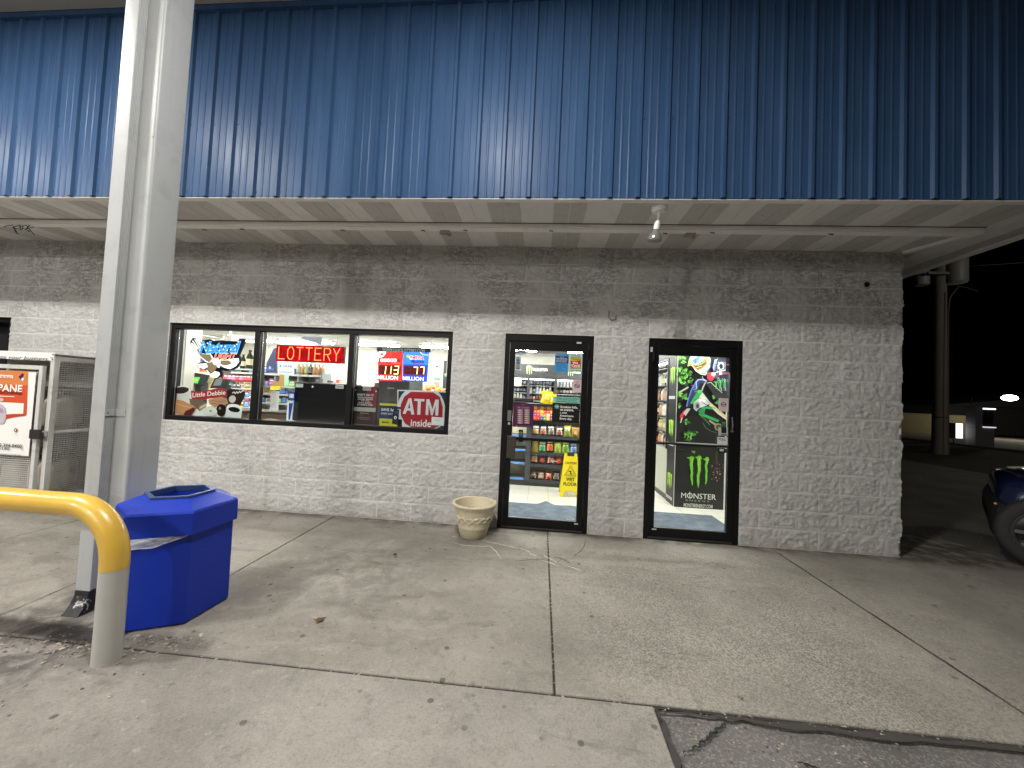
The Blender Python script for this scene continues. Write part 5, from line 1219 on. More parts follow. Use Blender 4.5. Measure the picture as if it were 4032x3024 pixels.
# candy boxes on the candy shelf
rnd = random.Random(21); cc = ['#d8442a', '#e8902a', '#f0c040', '#c82a30', '#e86a3a', '#7a3a8a', '#2a4a9a', '#e8d8c0', '#b82a50', '#58a048']
cn = {'#d8442a': 'red-orange', '#e8902a': 'orange', '#f0c040': 'yellow', '#c82a30': 'red', '#e86a3a': 'coral', '#7a3a8a': 'violet', '#2a4a9a': 'dark blue', '#e8d8c0': 'cream', '#b82a50': 'crimson', '#58a048': 'green'}
def candy_box(x, y, z, w_, d_, h_, col_, lab, grp):
    mb = MB(); c1 = C(col_, .3); mb.box(-w_/2, w_/2, -d_/2, d_/2, 0, h_, c1); mb.box(-w_*.38, w_*.38, -d_/2-.001, -d_/2, h_*.25, h_*.75, C(shade(col_, 1.35), .3)); mb.box(-w_*.3, w_*.1, -d_/2-.002, -d_/2-.0011, h_*.4, h_*.62, C('#f2ece4', .4))
    o = mb.build('candy_box', None, local=True, bevel=.003); o.location = (x, y, z); o.rotation_euler = (0, 0, rnd.uniform(-.1, .1)); return tag(o, lab, 'box', grp)
xa = X_(D1t, 640, 1250, GY+.15); xb = X_(D1t, 945, 1250, GY+.15); k = 0
for r in range(4):
    zz_ = zc+r*.058; y_ = GY+.14+r*.05
    for i in range(6):
        w_ = (xb-xa)/6; c0_ = cc[(i*3+r*2+(i*r)) % 4] if r >= 2 else cc[(i*3+r*5) % 10]
        candy_box(xa+w_*(i+.5), y_, zz_, w_*.92, .05, .055, c0_, '%s candy box, %s from the left in the %s tier of candy' % (cn[c0_], ordn[i], ['lowest', 'second', 'third', 'top'][r]), 'candy boxes behind the left door')
xb2 = X_(D1t, 1340, 1250, GY+.15)
for i in range(6):
    w_ = (xb2-xb)/6; c0_ = cc[(i*7+3) % 10]; candy_box(xb+w_*(i+.5)+.0, GY+.14, zc, w_*.9, .05, .10, c0_, '%s candy box behind the black health warning, %s from the left' % (cn[c0_], ordn[i]), 'candy boxes behind the left door')
# pile of yellow bags on the gondola top
YB = C('#d8c822', .25)
for i, (x, y, w_, h_, rz, ry) in enumerate([(800, 1085, .16, .20, .3, .5), (870, 1060, .20, .22, -.2, -.3), (900, 1095, .18, .20, .1, .2), (850, 1000, .17, .17, .5, -.5), (1030, 1025, .17, .10, -.3, 1.2)]):
    q = D1t.Y(x, 1125, 2.42+.04*(i % 3)); o = bag(w_*1.0, h_*1.0, ('#d6c61e', '#e4d84a', '#c89a2a'), 40+i).build('yellow_snack_bag', None, True, local=True)
    o.location = (q.x, 2.38+.05*i, zb0+(.08 if i == 3 else .0)); o.rotation_euler = (-.3, ry*.6, rz); 
    tag(o, ['leftmost', 'middle', 'front right', 'topmost', 'rightmost lying'][i]+' yellow snack bag of the pile on the snack shelf', 'snack bag', 'yellow snack bags piled on the gondola')
# wet floor sign
ws = thing('wet_floor_sign', 'yellow folding CAUTION WET FLOOR sign standing inside the left door', 'floor sign', (-3.33, 1.62, FZ))
YS = C('#d8c415', .35); Ht = .64
def leg_panel(y0, ytop, sgn):
    mb = MB(); 
    def P(x, t): return (x, y0+(ytop-y0)*t, t*Ht)
    o1 = [(-.155, 0), (-.095, 0), (-.075, .13), (.075, .13), (.095, 0), (.155, 0), (.095, 1), (-.095, 1)]
    f = [P(x, t) for x, t in o1]; b = [(x, y+.014, z) for x, y, z in f]; mb.add(f+b, [tuple(range(8)), tuple(range(15, 7, -1))]+[(i, (i+1) % 8, (i+1) % 8+8, i+8) for i in range(8)], YS); return mb, P
mbf, PF = leg_panel(-.14, -.012, 1); pf = mbf.build('front_panel', ws, local=True, bevel=.004)
mbk, PK = leg_panel(.16, .012, -1); mbk.build('rear_panel', ws, local=True, bevel=.004)
mb = MB(); mb.box(-.055, .055, -.02, .03, Ht-.055, Ht+.012, BLK2); mb.build('hinge_handle', ws, local=True, bevel=.004)
def on_front(u, v): t = v; p = PF(u, t); return (p[0], p[1]-.0025, p[2])
mb = MB(); KK = C('#221c04', .5)
def ftext(s, u0, u1, v0, v1, bold=.02):
    vs, fs = text_polys(s, bold); a0 = min(v[0] for v in vs); a1 = max(v[0] for v in vs); b0_ = min(v[1] for v in vs); b1_ = max(v[1] for v in vs)
    mb.add([on_front(u0+(u1-u0)*(x-a0)/(a1-a0), v0+(v1-v0)*(y-b0_)/(b1_-b0_)) for x, y in vs], fs, KK)
ftext('CAUTION', -.088, .088, .75, .81, .035); ftext('WET', -.066, .066, .365, .445, .035); ftext('FLOOR', -.102, .102, .255, .335, .035)
def fline(pts, w_):
    for (a, b) in zip(pts, pts[1:]):
        A1 = Vector((a[0], a[1]*Ht)); B1 = Vector((b[0], b[1]*Ht)); d = (B1-A1).normalized(); n1 = Vector((-d.y, d.x))*w_/2
        mb.add([on_front(p.x, p.y/Ht) for p in (A1+n1, B1+n1, B1-n1, A1-n1)], [(0, 1, 2, 3)], KK)
fline([(-.09, .485), (0, .73), (.09, .485), (-.09, .485)], .006); fline([(-.068, .508), (0, .69), (.068, .508), (-.068, .508)], .004); fline([(-.03, .60), (.01, .56), (-.005, .53), (.03, .53)], .012); fline([(-.005, .60), (.012, .575)], .016)
mb.build('warning_print', ws, local=True)
# floor mats
MATM = mat('blue_grey_mat', (.065, .085, .115), .95); n = N(MATM); n.color(n.mix(n.smooth(n.noise(7, 5, .65), .35, .7), (.055, .075, .105), (.11, .135, .17))); n.bump(n.noise(220, 2), .5, .003)
def mat_mesh(name, x0, x1, y0, y1, bump_, lab):
    nx, ny = 60, 40; vs = []
    for j_ in range(ny+1):
        for i in range(nx+1):
            x = x0+(x1-x0)*i/nx; y = y0+(y1-y0)*j_/ny; z = FZ+.006
            if bump_: z += .045*math.exp(-((x-bump_[0])/.075)**2)*max(0, (y-y0)/(y1-y0))**3+.008*math.exp(-((x-bump_[0]-.33)/.10)**2)*((y-y0)/(y1-y0))**3
            vs.append((x, y, z))
    mb = MB(); mb.add(vs, [(j_*(nx+1)+i, j_*(nx+1)+i+1, (j_+1)*(nx+1)+i+1, (j_+1)*(nx+1)+i) for j_ in range(ny) for i in range(nx)], MATM)
    tag(mb.build(name, None, True), lab, 'mat', 'blue-grey door mats')
mat_mesh('door_mat', -4.6, -2.78, .22, .985, (-3.695,), 'blue-grey door mat with a raised ruck inside the left door'); mat_mesh('door_mat', -2.68, -1.47, .22, 1.0, None, 'flat blue-grey door mat inside the right door')

# right door: cooler run end panel with dirt bike artwork
PY0 = 1.336; px0, px1 = -1.852, -1.165; ph_ = 2.56
ec = thing('energy_drink_cooler', 'tall black branded cooler with a dirt bike rider panel inside the right door', 'cooler', (-1.5, 1.6, FZ))
BKP = C('#17181a', .45); 
mb = MB(); mb.box(px0, px1, PY0, 1.70, FZ+.001, ph_, BKP); cabn = mb.build('end_cabinet', ec)
mb = MB(); mb.box(px0-.008, px0, PY0-.006, PY0+.004, FZ+.002, ph_, C('#d8d8d4', .3, 0, .6)); mb.box(px1, px1+.02, PY0-.006, PY0+.02, FZ+.02, 2.16, C('#d8dad4', .3)); mb.build('corner_strip', ec)
mb = MB(); mb.box(-1.85, -.8, 1.705, 5.4, 2.22, ph_, C('#3a3b3d', .5)); mb.build('side_header', ec)
mb = MB(); mb.box(-1.84, -.8, 1.705, 5.4, FZ+.001, .09, C('#4a4a48', .5)); mb.build('kick_plate', ec)
mb = MB(); mb.box(-1.83, -1.80, 1.705, 5.4, .091, .80, C('#b9b9ac', .25)); mb.build('lower_panel', ec)
mb = MB(); mb.box(-1.25, -1.2, 1.705, 5.4, .801, 2.219, C('#5a5a5c', .5)); mb.box(-1.84, -1.25, 1.701, 1.73, .801, 2.219, BK3); mb.build('inner_wall', ec)
for i in range(5):
    y = 1.76+i*.74; mb = MB(); mb.box(-1.85, -1.80, y, y+.05, .801, 2.219, BK3); mb.build('door_post', ec)
mb = MB(); mb.tube([(-1.88, 1.76, 2.10), (-1.88, 5.3, 2.10)], .012, GREYM, 8); mb.tube([(-1.875, 1.76, 2.06), (-1.875, 5.3, 2.06)], .008, GREYM, 8); mb.build('handle_rail', ec)
szc = [.81, 1.06, 1.31, 1.56, 1.81]
for z in szc: mb = MB(); mb.box(-1.795, -1.26, 1.735, 5.35, z-.015, z, C('#6a6a6a', .4)); mb.build('shelf', ec)
mb = MB(); mb.box(-1.79, -1.75, 1.8, 5.3, 2.17, 2.19, LENS2); mb.build('cooler_lamp', ec)
rnd = random.Random(17)
for si, z in enumerate(szc):
    y = 1.80
    while y < 4.9:
        kk = rnd.choice([[4, 0, 3, 1], [4, 6, 0, 3], [0, 4, 1, 3], [3, 4, 0, 2], [2, 3, 6, 1]][si])
        put_bottle(kk, -1.74, y, z+.001, 'bottle on the %s cooler shelf inside the right door' % ['lowest', 'second lowest', 'middle', 'second highest', 'highest'][si], 'bottles on the %s shelf inside the right door' % ['lowest', 'second lowest', 'middle', 'second highest', 'highest'][si], 1.08); y += .088
# side face logos (on the plane x = px0)
def claw_side(y0, y1, z0, z1):
    mb = MB(); mt_ = C('#9fd04a', .5, .15)
    for (a, b, t, bt, o_) in ((0.02, .30, .04, .90, 0), (.36, .64, .0, 1., 0), (.70, .97, .04, .92, 0)):
        P = [(a, t), (b, t+.02), (b-.04, t+.35), (b-.03, t+.6), ((a+b)/2, bt), (a+.06, t+.6), (a+.07, t+.3)]
        mb.add([(px0-.009, y1-(y1-y0)*u, z1-(z1-z0)*v) for u, v in P], [tuple(range(len(P)))], mt_)
    return mb
for (cx0, cy0, cx1, cy1, c_) in ((536, 545, 600, 820, D2t), (516, 1325, 576, 1590, D2t), (462, 565, 520, 800, D2b)):
    d = ray(c_.x0+(cx0+cx1)/2*c_.k, c_.y0+cy0*c_.k); t = (px0-CX)/d.x; z1 = CZ+d.z*t
    d = ray(c_.x0+(cx0+cx1)/2*c_.k, c_.y0+cy1*c_.k); z0 = CZ+d.z*(px0-CX)/d.x
    claw_side(1.42, 1.62, z0, z1).build('side_logo', cabn)
mb = MB()
for zc_ in (1.60, .11, .90):
    for k in range(6): mb.box(px0-.010, px0-.0085, 1.40+k*.045, 1.43+k*.045, zc_-.022, zc_+.022, C('#c8c8c4', .5))
mb.build('side_lettering', cabn)
# the panel artwork
F = Flat(D2t, PY0-.001, .0004); g1, g2, g3 = C('#4c8c3a', .5), C('#7cc458', .5), C('#23441f', .5); NVY = C('#2a3050', .5); LB = C('#8aa0d8', .5); WH = C('#e6e8e4', .5); PK = C('#c83a4c', .5)
F.poly([(632, 365), (870, 372), (860, 900), (840, 1300), (620, 1300)], C('#10140f', .5))
rnd = random.Random(4)
for (cx_, cy_, sx, sy) in ((690, 400, 60, 30), (700, 470, 50, 22), (660, 570, 38, 24), (740, 600, 40, 30), (790, 650, 50, 36), (810, 740, 36, 42), (660, 720, 32, 50), (700, 790, 44, 30), (650, 950, 26, 40), (700, 990, 50, 30), (650, 1120, 30, 24), (670, 640, 40, 26), (740, 700, 40, 30), (760, 1370, 40, 22), (820, 1540, 50, 34), (740, 1530, 44, 30), (780, 1590, 50, 24), (1180, 985, 50, 26), (1150, 900, 40, 22), (720, 1340, 36, 18)):
    for k in range(9): F.ell(cx_+rnd.gauss(0, sx*.5), cy_+rnd.gauss(0, sy*.5), sx*rnd.uniform(.35, .75), sy*rnd.uniform(.35, .75), [g3, g1, g2][k % 3], 9, rot=rnd.random()*3)
F.line([(640, 920), (760, 850)], 22, C('#a8a89a', .5))
F.poly([(1140, 600), (1150, 440), (1220, 420), (1300, 450), (1348, 500), (1370, 700), (1370, 960), (1240, 1000), (1160, 800)], C('#1e2134', .5)); F.poly([(1120, 560), (1150, 445), (1200, 430), (1150, 520), (1140, 620)], LB)
for k in range(6): F.line([(1180+k*30, 450+k*8), (1150+k*38, 600)], 5, C('#8a94b8', .5)); F.line([(1150, 480+k*24), (1348, 500+k*26)], 4, C('#8a94b8', .5))
F.ell(1238, 540, 46, 56, WH); F.ell(1240, 544, 30, 40, C('#14161c', .5)); 
F.poly([(1000, 780), (1070, 700), (1160, 790), (1370, 900), (1365, 1000), (1200, 1060), (1090, 900)], C('#22262c', .5))
# arm and glove
F.poly([(1110, 640), (1200, 600), (1340, 570), (1348, 630), (1230, 680), (1150, 720)], C('#484a58', .5)); F.line([(1120, 650), (1220, 615), (1340, 590)], 9, WH); F.line([(1220, 660), (1366, 650)], 9, PK); F.poly([(1210, 610), (1250, 600), (1250, 660), (1215, 665)], WH)
F.ell(1090, 690, 58, 62, PK); F.ell(1126, 660, 34, 30, C('#b8b8b4', .5)); 
for k in range(4): F.line([(1040+k*24, 670+k*6), (1060+k*24, 740)], 6, C('#7a1c2c', .5))
# leg
F.poly([(745, 1060), (790, 900), (850, 790), (870, 735), (960, 725), (1020, 760), (1000, 800), (930, 790), (905, 880), (840, 1000), (790, 1130), (720, 1140)], NVY); F.line([(1020, 760), (960, 735), (900, 742), (872, 780), (880, 870)], 18, LB); F.line([(860, 790), (800, 900), (752, 1050), (735, 1130)], 16, C('#5470c8', .5))
for k in range(6): F.line([(800+k*14, 880+k*28-60), (860+k*12, 900+k*26-60)], 4, LB)
F.poly([(632, 1270), (690, 1190), (740, 1160), (760, 1190), (700, 1240), (680, 1300), (650, 1340)], C('#c22c3a', .5)); F.poly([(680, 1230), (740, 1160), (790, 1160), (720, 1270)], C('#b8b8b8', .5)); F.line([(665, 1300), (645, 1366)], 14, WH)
# helmet
F.poly([(745, 545), (770, 440), (800, 378), (1040, 385), (1085, 440), (1080, 560), (1040, 640), (1005, 676), (930, 660), (860, 610), (830, 560), (800, 530)], WH); F.poly([(780, 440), (830, 382), (960, 380), (980, 430), (900, 500), (800, 520)], C('#a8c4d8', .5)); F.poly([(800, 470), (900, 400), (940, 420), (860, 500)], C('#5878a0', .5)); F.poly([(1000, 385), (1050, 390), (1040, 430), (1000, 430)], C('#d89a2a', .5))
F.poly([(808, 530), (900, 510), (1000, 430), (1030, 440), (1030, 520), (960, 580), (890, 610)], C('#c87c2a', .5)); F.poly([(850, 545), (960, 480), (1010, 450), (1015, 510), (940, 570), (890, 590)], C('#6a4a34', .5)); F.line([(890, 530), (960, 500), (1000, 470)], 10, C('#6ad88a', .5)); F.line([(870, 570), (950, 540)], 8, C('#e0c070', .5))
F.line([(1060, 430), (1080, 540), (1030, 640)], 14, C('#48587a', .5)); F.line([(930, 640), (1000, 650), (1040, 590)], 14, C('#50a870', .5)); F.poly([(745, 540), (770, 460), (820, 470), (810, 520)], C('#a8c860', .5)); F.line([(770, 530), (860, 500), (960, 440), (1010, 395)], 6, C('#28304a', .5))
for k in range(9): F.line([(790+k*26, 400+k*4), (760+k*30, 520-k*6)], 4, [NVY, LB, C('#58a060', .5)][k % 3])
for k in range(7): F.line([(1170+k*26, 700+k*6), (1220+k*20, 900)], 5, [LB, WH, C('#3a4060', .5)][k % 3])
# bike
F.poly([(890, 960), (900, 900), (940, 900), (1060, 1060), (1200, 1180), (1350, 1310), (1330, 1340), (1180, 1240), (1060, 1120)], C('#c8c4a0', .5)); F.poly([(880, 920), (915, 895), (960, 930), (940, 950), (860, 1060), (800, 1100), (780, 1080)], C('#2e9a4c', .5)); F.ell(912, 915, 30, 26, C('#3cc050', .5))
F.poly([(830, 1080), (920, 990), (1000, 980), (1060, 1060), (1020, 1120), (920, 1150), (870, 1200), (830, 1160)], C('#c4c8c8', .5)); F.ell(880, 1120, 44, 60, C('#8e9498', .5)); F.ell(886, 1124, 22, 34, C('#3a4044', .5)); F.ell(960, 1040, 50, 34, C('#e6e8e6', .5)); F.line([(940, 1060), (1020, 1110), (1060, 1100)], 10, C('#48504e', .5))
F.poly([(900, 1200), (960, 1140), (1060, 1130), (1150, 1150), (1130, 1180), (1000, 1160), (980, 1240), (1080, 1280), (1200, 1330), (1180, 1360), (1000, 1290), (920, 1260)], C('#2a9a54', .5)); F.ell(950, 1210, 40, 50, C('#1c8448', .5)); F.poly([(1130, 1080), (1180, 1040), (1240, 1060), (1250, 1120), (1200, 1110)], C('#3a8a48', .5))
F.line([(1000, 780), (960, 860), (950, 900)], 18, C('#a8aca8', .5)); F.line([(1020, 790), (1080, 780), (1150, 850), (1240, 930)], 7, C('#c8c0a0', .5)); F.line([(950, 690), (970, 730), (1020, 760)], 5, WH); F.line([(1060, 1340), (1140, 1390), (1230, 1400)], 26, C('#9a907c', .5)); F.ell(1190, 1430, 60, 54, C('#a89878', .5)); F.ell(1190, 1430, 40, 36, C('#4a4438', .5))
for k in range(14): F.ell(1190+52*math.cos(k*.45), 1430+46*math.sin(k*.45), 6, 6, C('#2e2a24', .5), 8)
F.line([(960, 1370), (1000, 1440), (1080, 1490), (1160, 1510)], 8, C('#5a7a50', .5)); F.line([(900, 1240), (1000, 1330), (1060, 1400)], 8, C('#6a8a5a', .5)); F.line([(1060, 1080), (1180, 1190), (1330, 1320)], 10, C('#e0b858', .5)); F.line([(1100, 1150), (1200, 1240), (1290, 1310)], 12, C('#dcdce8', .5)); F.line([(820, 1040), (900, 1010), (1000, 1030), (1060, 1090)], 5, C('#1c2026', .5))
claw(F, 1120, 740, 1330, 880, C('#46a83a', .5), ((.0, .22, .2, .9, 0), (.3, .52, .05, 1.0, 0), (.62, .82, .0, .9, 0)))
F.parts['panel'].build('rider_artwork', cabn)
F = Flat(D2b, PY0-.001, .0004); F.rect(566, 150, 1150, 166, C('#0e0f10', .5)); F.rect(566, 166, 1150, 173, C('#e8eae6', .4))
for k in range(46): F.ell(1140+rnd.gauss(0, 48), 545+rnd.gauss(0, 62), rnd.uniform(5, 18), rnd.uniform(4, 12), C(rnd.choice(['#6a4a44', '#8a6a62', '#4a3430', '#a89088', '#30282a']), .5), 7, rot=rnd.random()*3)
F.poly([(775, 265), (830, 265), (828, 300), (800, 290)], C('#6a9a48', .5)); F.line([(570, 240), (700, 248)], 3, C('#5a5e60', .5)); F.rect(1112, 262, 1140, 400, C('#3a3c26', .5))
GR1 = C('#6cb92c', .45); GR2 = C('#a4dc58', .45); GR3 = C('#3f7d22', .45)
def big(P): F.poly(P, GR3); cx_ = sum(p[0] for p in P)/len(P); F.poly([(cx_+(x-cx_)*.86, y-2) for x, y in P], GR1)
big([(700, 354), (745, 352), (775, 338), (812, 346), (822, 372), (806, 400), (796, 450), (806, 510), (800, 545), (806, 570), (796, 630), (802, 680), (796, 748), (786, 742), (774, 690), (762, 640), (760, 600), (770, 560), (764, 530), (756, 480), (750, 455), (758, 410), (750, 380)])
big([(818, 352), (860, 342), (885, 328), (920, 345), (924, 372), (908, 392), (914, 430), (908, 470), (912, 530), (896, 580), (888, 640), (890, 700), (870, 786), (860, 740), (848, 680), (852, 640), (846, 610), (862, 560), (866, 500), (856, 440), (858, 400), (850, 370)])
big([(926, 376), (960, 372), (985, 350), (1010, 350), (1026, 380), (1018, 410), (1000, 440), (994, 480), (1004, 540), (996, 590), (1000, 630), (992, 690), (974, 730), (962, 720), (970, 680), (966, 620), (974, 560), (964, 500), (962, 460), (976, 410), (960, 392)])
for (x, y0, y1) in ((790, 372, 470), (884, 366, 540), (1000, 376, 440)): F.line([(x, y0), (x-6, (y0+y1)/2), (x-2, y1)], 9, GR2)
F.text('MONSTER', 634, 838, 1115, 912, C('#f2f4f0', .5), .0, 0, 0); F.line([(753, 830), (754, 912)], 9, C('#f2f4f0', .5)); F.text('E N E R G Y', 698, 932, 1030, 956, C('#8f9a86', .5), .02); F.text('MONSTERENERGY.COM', 668, 984, 1068, 1034, C('#d6d8d6', .5), .02)
F.parts['panel'].build('claw_artwork', cabn)

# ================================================================== SHOP INTERIOR SEEN THROUGH THE WINDOW
cnt = thing('sales_counter', 'wood-fronted sales counter inside the window', 'counter', (-8.2, .9, FZ)); WD = mat('counter_wood', (.16, .10, .06), .5); n = N(WD); n.color(n.mix(n.noise(3, 5, .6, n.scaled((1, 1, 14))), (.10, .062, .038), (.22, .15, .10)))
mb = MB(); mb.box(-8.95, -6.2, .75, 1.25, FZ, 1.10, WD); mb.build('counter_front', cnt); mb = MB(); mb.box(-9.0, -6.15, .72, 1.28, 1.101, 1.13, C('#3c3430', .4)); mb.build('countertop', cnt)
# black panel (back of a cabinet standing in the window)
q0 = A.Y(1842, 903, .34); q1 = B.Y(598, 1372, .34)
bp = thing('black_cabinet', 'tall black cabinet with small white tags filling the middle pane', 'cabinet', ((q0.x+q1.x)/2, .45, 1.03)); BLKP = mat('gloss_black_panel', (.008, .008, .010), .22)
mb = MB(); mb.box(q0.x, q1.x, .34, .68, q1.z-.05, q0.z, BLKP); mb.build('panel', bp, bevel=.004)
F = Flat(A, .339); F.rect(1852, 918, 1952, 972, C('#c9cdcc')); F.rect(1866, 930, 1930, 938, C('#7a7e80')); F.parts['panel'].build('left_tag', bp)
F = Flat(B, .339); F.rect(432, 838, 545, 896, C('#aeb4b2')); F.rect(448, 860, 530, 876, C('#6a7074')); F.parts['panel'].build('right_tag', bp)
F = Flat(B, .339); F.ell(110, 866, 14, 14, C('#e8e6da')); F.parts['panel'].build('round_knob', bp)
F = Flat(A, .30); F.rect(1758, 1035, 1830, 1150, C('#1c3c9a'), .01); F.rect(1772, 1060, 1828, 1120, C('#dfe4ea')); F.poly([(1745, 1165), (1826, 1165), (1806, 1445), (1726, 1440)], C('#dfe4ea')); F.poly([(1765, 1190), (1822, 1190), (1780, 1420), (1756, 1420)], C('#1c3c9a')); F.build('folded_sign', 'blue and white folded sign leaning left of the black cabinet', 'sign')
F = Flat(A, .60); F.rect(1508, 1020, 1608, 1300, C('#dcdfe0'), .002)
for k in range(7): F.rect(1520, 1040+k*34, 1590, 1046+k*34, C('#a8acac'))
F.build('price_list', 'narrow white printed list hanging between the shelves in the middle pane', 'paper')
mb = MB(); p = [A.Y(x, y, .22) for x, y in ((1395, 1418), (1500, 1412), (1600, 1428), (1700, 1440), (1790, 1425), (1860, 1446))]; mb.tube(p, .004, C('#cfcabc'), 6); tag(mb.build('power_cord'), 'loose white cord along the sill of the middle pane', 'cord')
# register monitors
def monitor(pts, Y, scr, lab, scr2=None):
    F = Flat(A, Y); F.slab(pts, C('#20242a', .35), .03); cx_ = sum(p[0] for p in pts)/len(pts); cy_ = sum(p[1] for p in pts)/len(pts)
    F.part('screen'); 
    for pg, c_ in scr: F.poly(pg, c_)
    F.part('stand'); q = A.Y(cx_, max(p[1] for p in pts)-10, Y); F.mb().box(q.x-.05, q.x+.05, Y, Y+.12, 1.131, q.z+.05, BLK2)
    return F.build('register_monitor', lab, 'monitor', 'cash register monitors on the counter')
monitor([(365, 755), (665, 800), (600, 955), (350, 930)], 1.05, [([(400, 785), (640, 818), (590, 935), (365, 912)], C('#2c333c', .3, .12)), ([(430, 830), (548, 832), (515, 918), (375, 905)], C('#5cc85a', .3, .9)), ([(400, 850), (440, 852), (420, 905), (375, 900)], C('#5ab8d8', .3, .8)), ([(450, 860), (500, 850), (520, 880), (470, 890)], C('#b8d84a', .3, .9))], 'black register monitor with a bright green picture on its screen')
monitor([(745, 845), (955, 860), (900, 985), (680, 985)], 1.08, [([(765, 855), (860, 860), (830, 945), (725, 950)], C('#7c7f84', .3, .18))], 'dark register monitor with a grey screen right of the green one')
F = Flat(A, 1.2); F.slab([(660, 830), (722, 840), (640, 1010), (572, 1008)], C('#d8c27a'), .01); F.ell(650, 905, 22, 20, C('#8fb0d0')); F.build('tilted_card', 'tilted yellow card standing between the two register monitors', 'card')
F = Flat(A, 2.2); F.slab([(362, 540), (510, 515), (640, 560), (640, 760), (372, 752)], C('#2c4c94'), .01); F.text('RY', 378, 545, 488, 722, C('#c8d83a', .4, .3), .04, 0, -25); F.poly([(505, 600), (640, 640), (640, 750), (495, 755)], C('#d87a30')); F.text('L', 520, 650, 560, 740, C('#c0305a'), .04); F.build('lottery_stand', 'blue sign with yellow-green letters RY behind the eagle sign', 'sign')
F = Flat(A, 2.2); F.ell(305, 658, 42, 22, C('#fffff0', .4, 2.2)); F.rect(345, 635, 372, 690, C('#2a2c30'), .01); F.build('glare_lamp', 'small bright desk lamp at the left end of the counter', 'lamp')
# back shelves with liquor and cartons
sh = thing('back_shelf', 'steel shelving packed with bottles and cartons behind the sales counter', 'shelf', (-9.0, 3.0, FZ)); SHY = 2.75
xl = A.Y(930, 900, SHY).x; xr = B.Y(230, 800, SHY).x
zl = [Z_(A, 1500, 1185, SHY), Z_(A, 1500, 1060, SHY), Z_(A, 1500, 950, SHY), Z_(A, 1500, 780, SHY)]
mb = MB(); mb.box(xl, xr, SHY+.32, SHY+.34, FZ, zl[-1]+.02, C('#a9abac')); mb.build('back_board', sh)
for z in zl: mb = MB(); mb.box(xl, xr, SHY, SHY+.319, z-.02, z, C('#c0c4c4', .4)); mb.box(xl, xr, SHY-.012, SHY-.001, z-.03, z+.005, C('#d8d8cc', .4)); mb.build('shelf_board', sh)
for x in np.linspace(xl, xr, 5): mb = MB(); mb.box(x-.015, x+.015, SHY-.01, SHY+.319, FZ, zl[-1]+.06, C('#8a8e90', .4)); mb.build('upright', sh)
rnd = random.Random(31)
CCOL = [('#e8e8e4', 'white'), ('#c8b83a', 'yellow'), ('#b03a44', 'red'), ('#4a6ab8', 'blue'), ('#e0c89a', 'tan'), ('#3a3c40', 'black'), ('#7a9a6a', 'green'), ('#a05a7a', 'rose'), ('#88b0c8', 'pale blue'), ('#d8dcc0', 'cream')]
cp = {}
def carton(x, y, z, w_, h_, ci, lab):
    key = ci
    if key not in cp:
        col_ = CCOL[ci][0]; mb = MB(); mb.box(-.5, .5, -.5, .5, 0, 1, C(col_, .4)); mb.box(-.40, .40, -.512, -.501, .18, .55, C(shade(col_, .6 if ci in (0, 1, 4, 8, 9) else 1.6), .4)); mb.box(-.3, .3, -.512, -.501, .65, .85, C('#f0f0ea' if ci not in (0, 9) else '#b03030', .4)); o = mb.build('carton', None, local=True); cp[key] = o
    else: o = cp[key].copy(); COL.objects.link(o)
    o.location = (x, y, z); o.scale = (w_, .10, h_); return tag(o, lab, 'carton', 'cartons on the shelf behind the counter')
for si, z in enumerate(zl):
    x = xl+.06; i = 0
    while x < xr-.06:
        w_ = rnd.uniform(.06, .15); h_ = rnd.uniform(.08, .15); ci = rnd.randrange(10)
        nm = 'on the %s shelf behind the counter' % ['lowest', 'second lowest', 'second highest', 'top'][si]
        if si == 3 and x > A.Y(1860, 700, SHY).x or rnd.random() < .3:
            kk = rnd.choice([1, 7, 4, 6]); put_bottle(kk, x+.03, SHY+.1, z+.001, 'dark and amber liquor bottle '+nm, 'liquor bottles '+nm, .95 if si < 3 else 1.25); x += .085
        else:
            lab = '%s carton %s' % (CCOL[ci][1], nm); o = carton(x+w_/2, SHY+.12, z+.001, w_, h_, ci, lab); o['group'] = '%s cartons %s' % (CCOL[ci][1], nm); x += w_+.012
        i += 1
# wine bottles in front
for i, (x, sc_) in enumerate(((1112, 1.35), (1205, 1.75), (1290, 1.3))):
    q = A.Y(x, 715, 2.2); mb = bottle_proto('b', mat('dark_green_glass', (.02, .03, .015), .12), C('#3a2c20'), C('#b9b29a'), .20*sc_, .036*sc_*.9); o = mb.build('wine_bottle', None, True, local=True); o.location = (q.x, 2.2, q.z); tag(o, ['left, shorter', 'tall middle', 'right, shorter'][i]+' dark wine bottle right of the eagle sign', 'bottle', 'wine bottles right of the eagle sign')
q0 = A.Y(860, 722, 2.2); q1 = A.Y(1330, 722, 2.2); dsp = thing('bottle_display', 'steel display rack carrying wine bottles and small packs behind the eagle sign', 'rack', ((q0.x+q1.x)/2, 2.2, FZ))
zr = q1.z-.002; zr2 = Z_(A, 1100, 880, 2.2); mb = MB(); mb.box(q0.x, q1.x, 2.1, 2.35, zr-.02, zr, C('#c6c8c6', .4)); mb.box(q0.x, q1.x, 2.1, 2.35, zr2-.02, zr2, C('#8a2a34', .4)); mb.build('rack_shelf', dsp)
mb = MB(); [mb.box(a, a+.02, 2.12, 2.33, FZ, zr-.0205, GREYM) for a in (q0.x, q1.x-.02)]; mb.build('rack_leg', dsp)
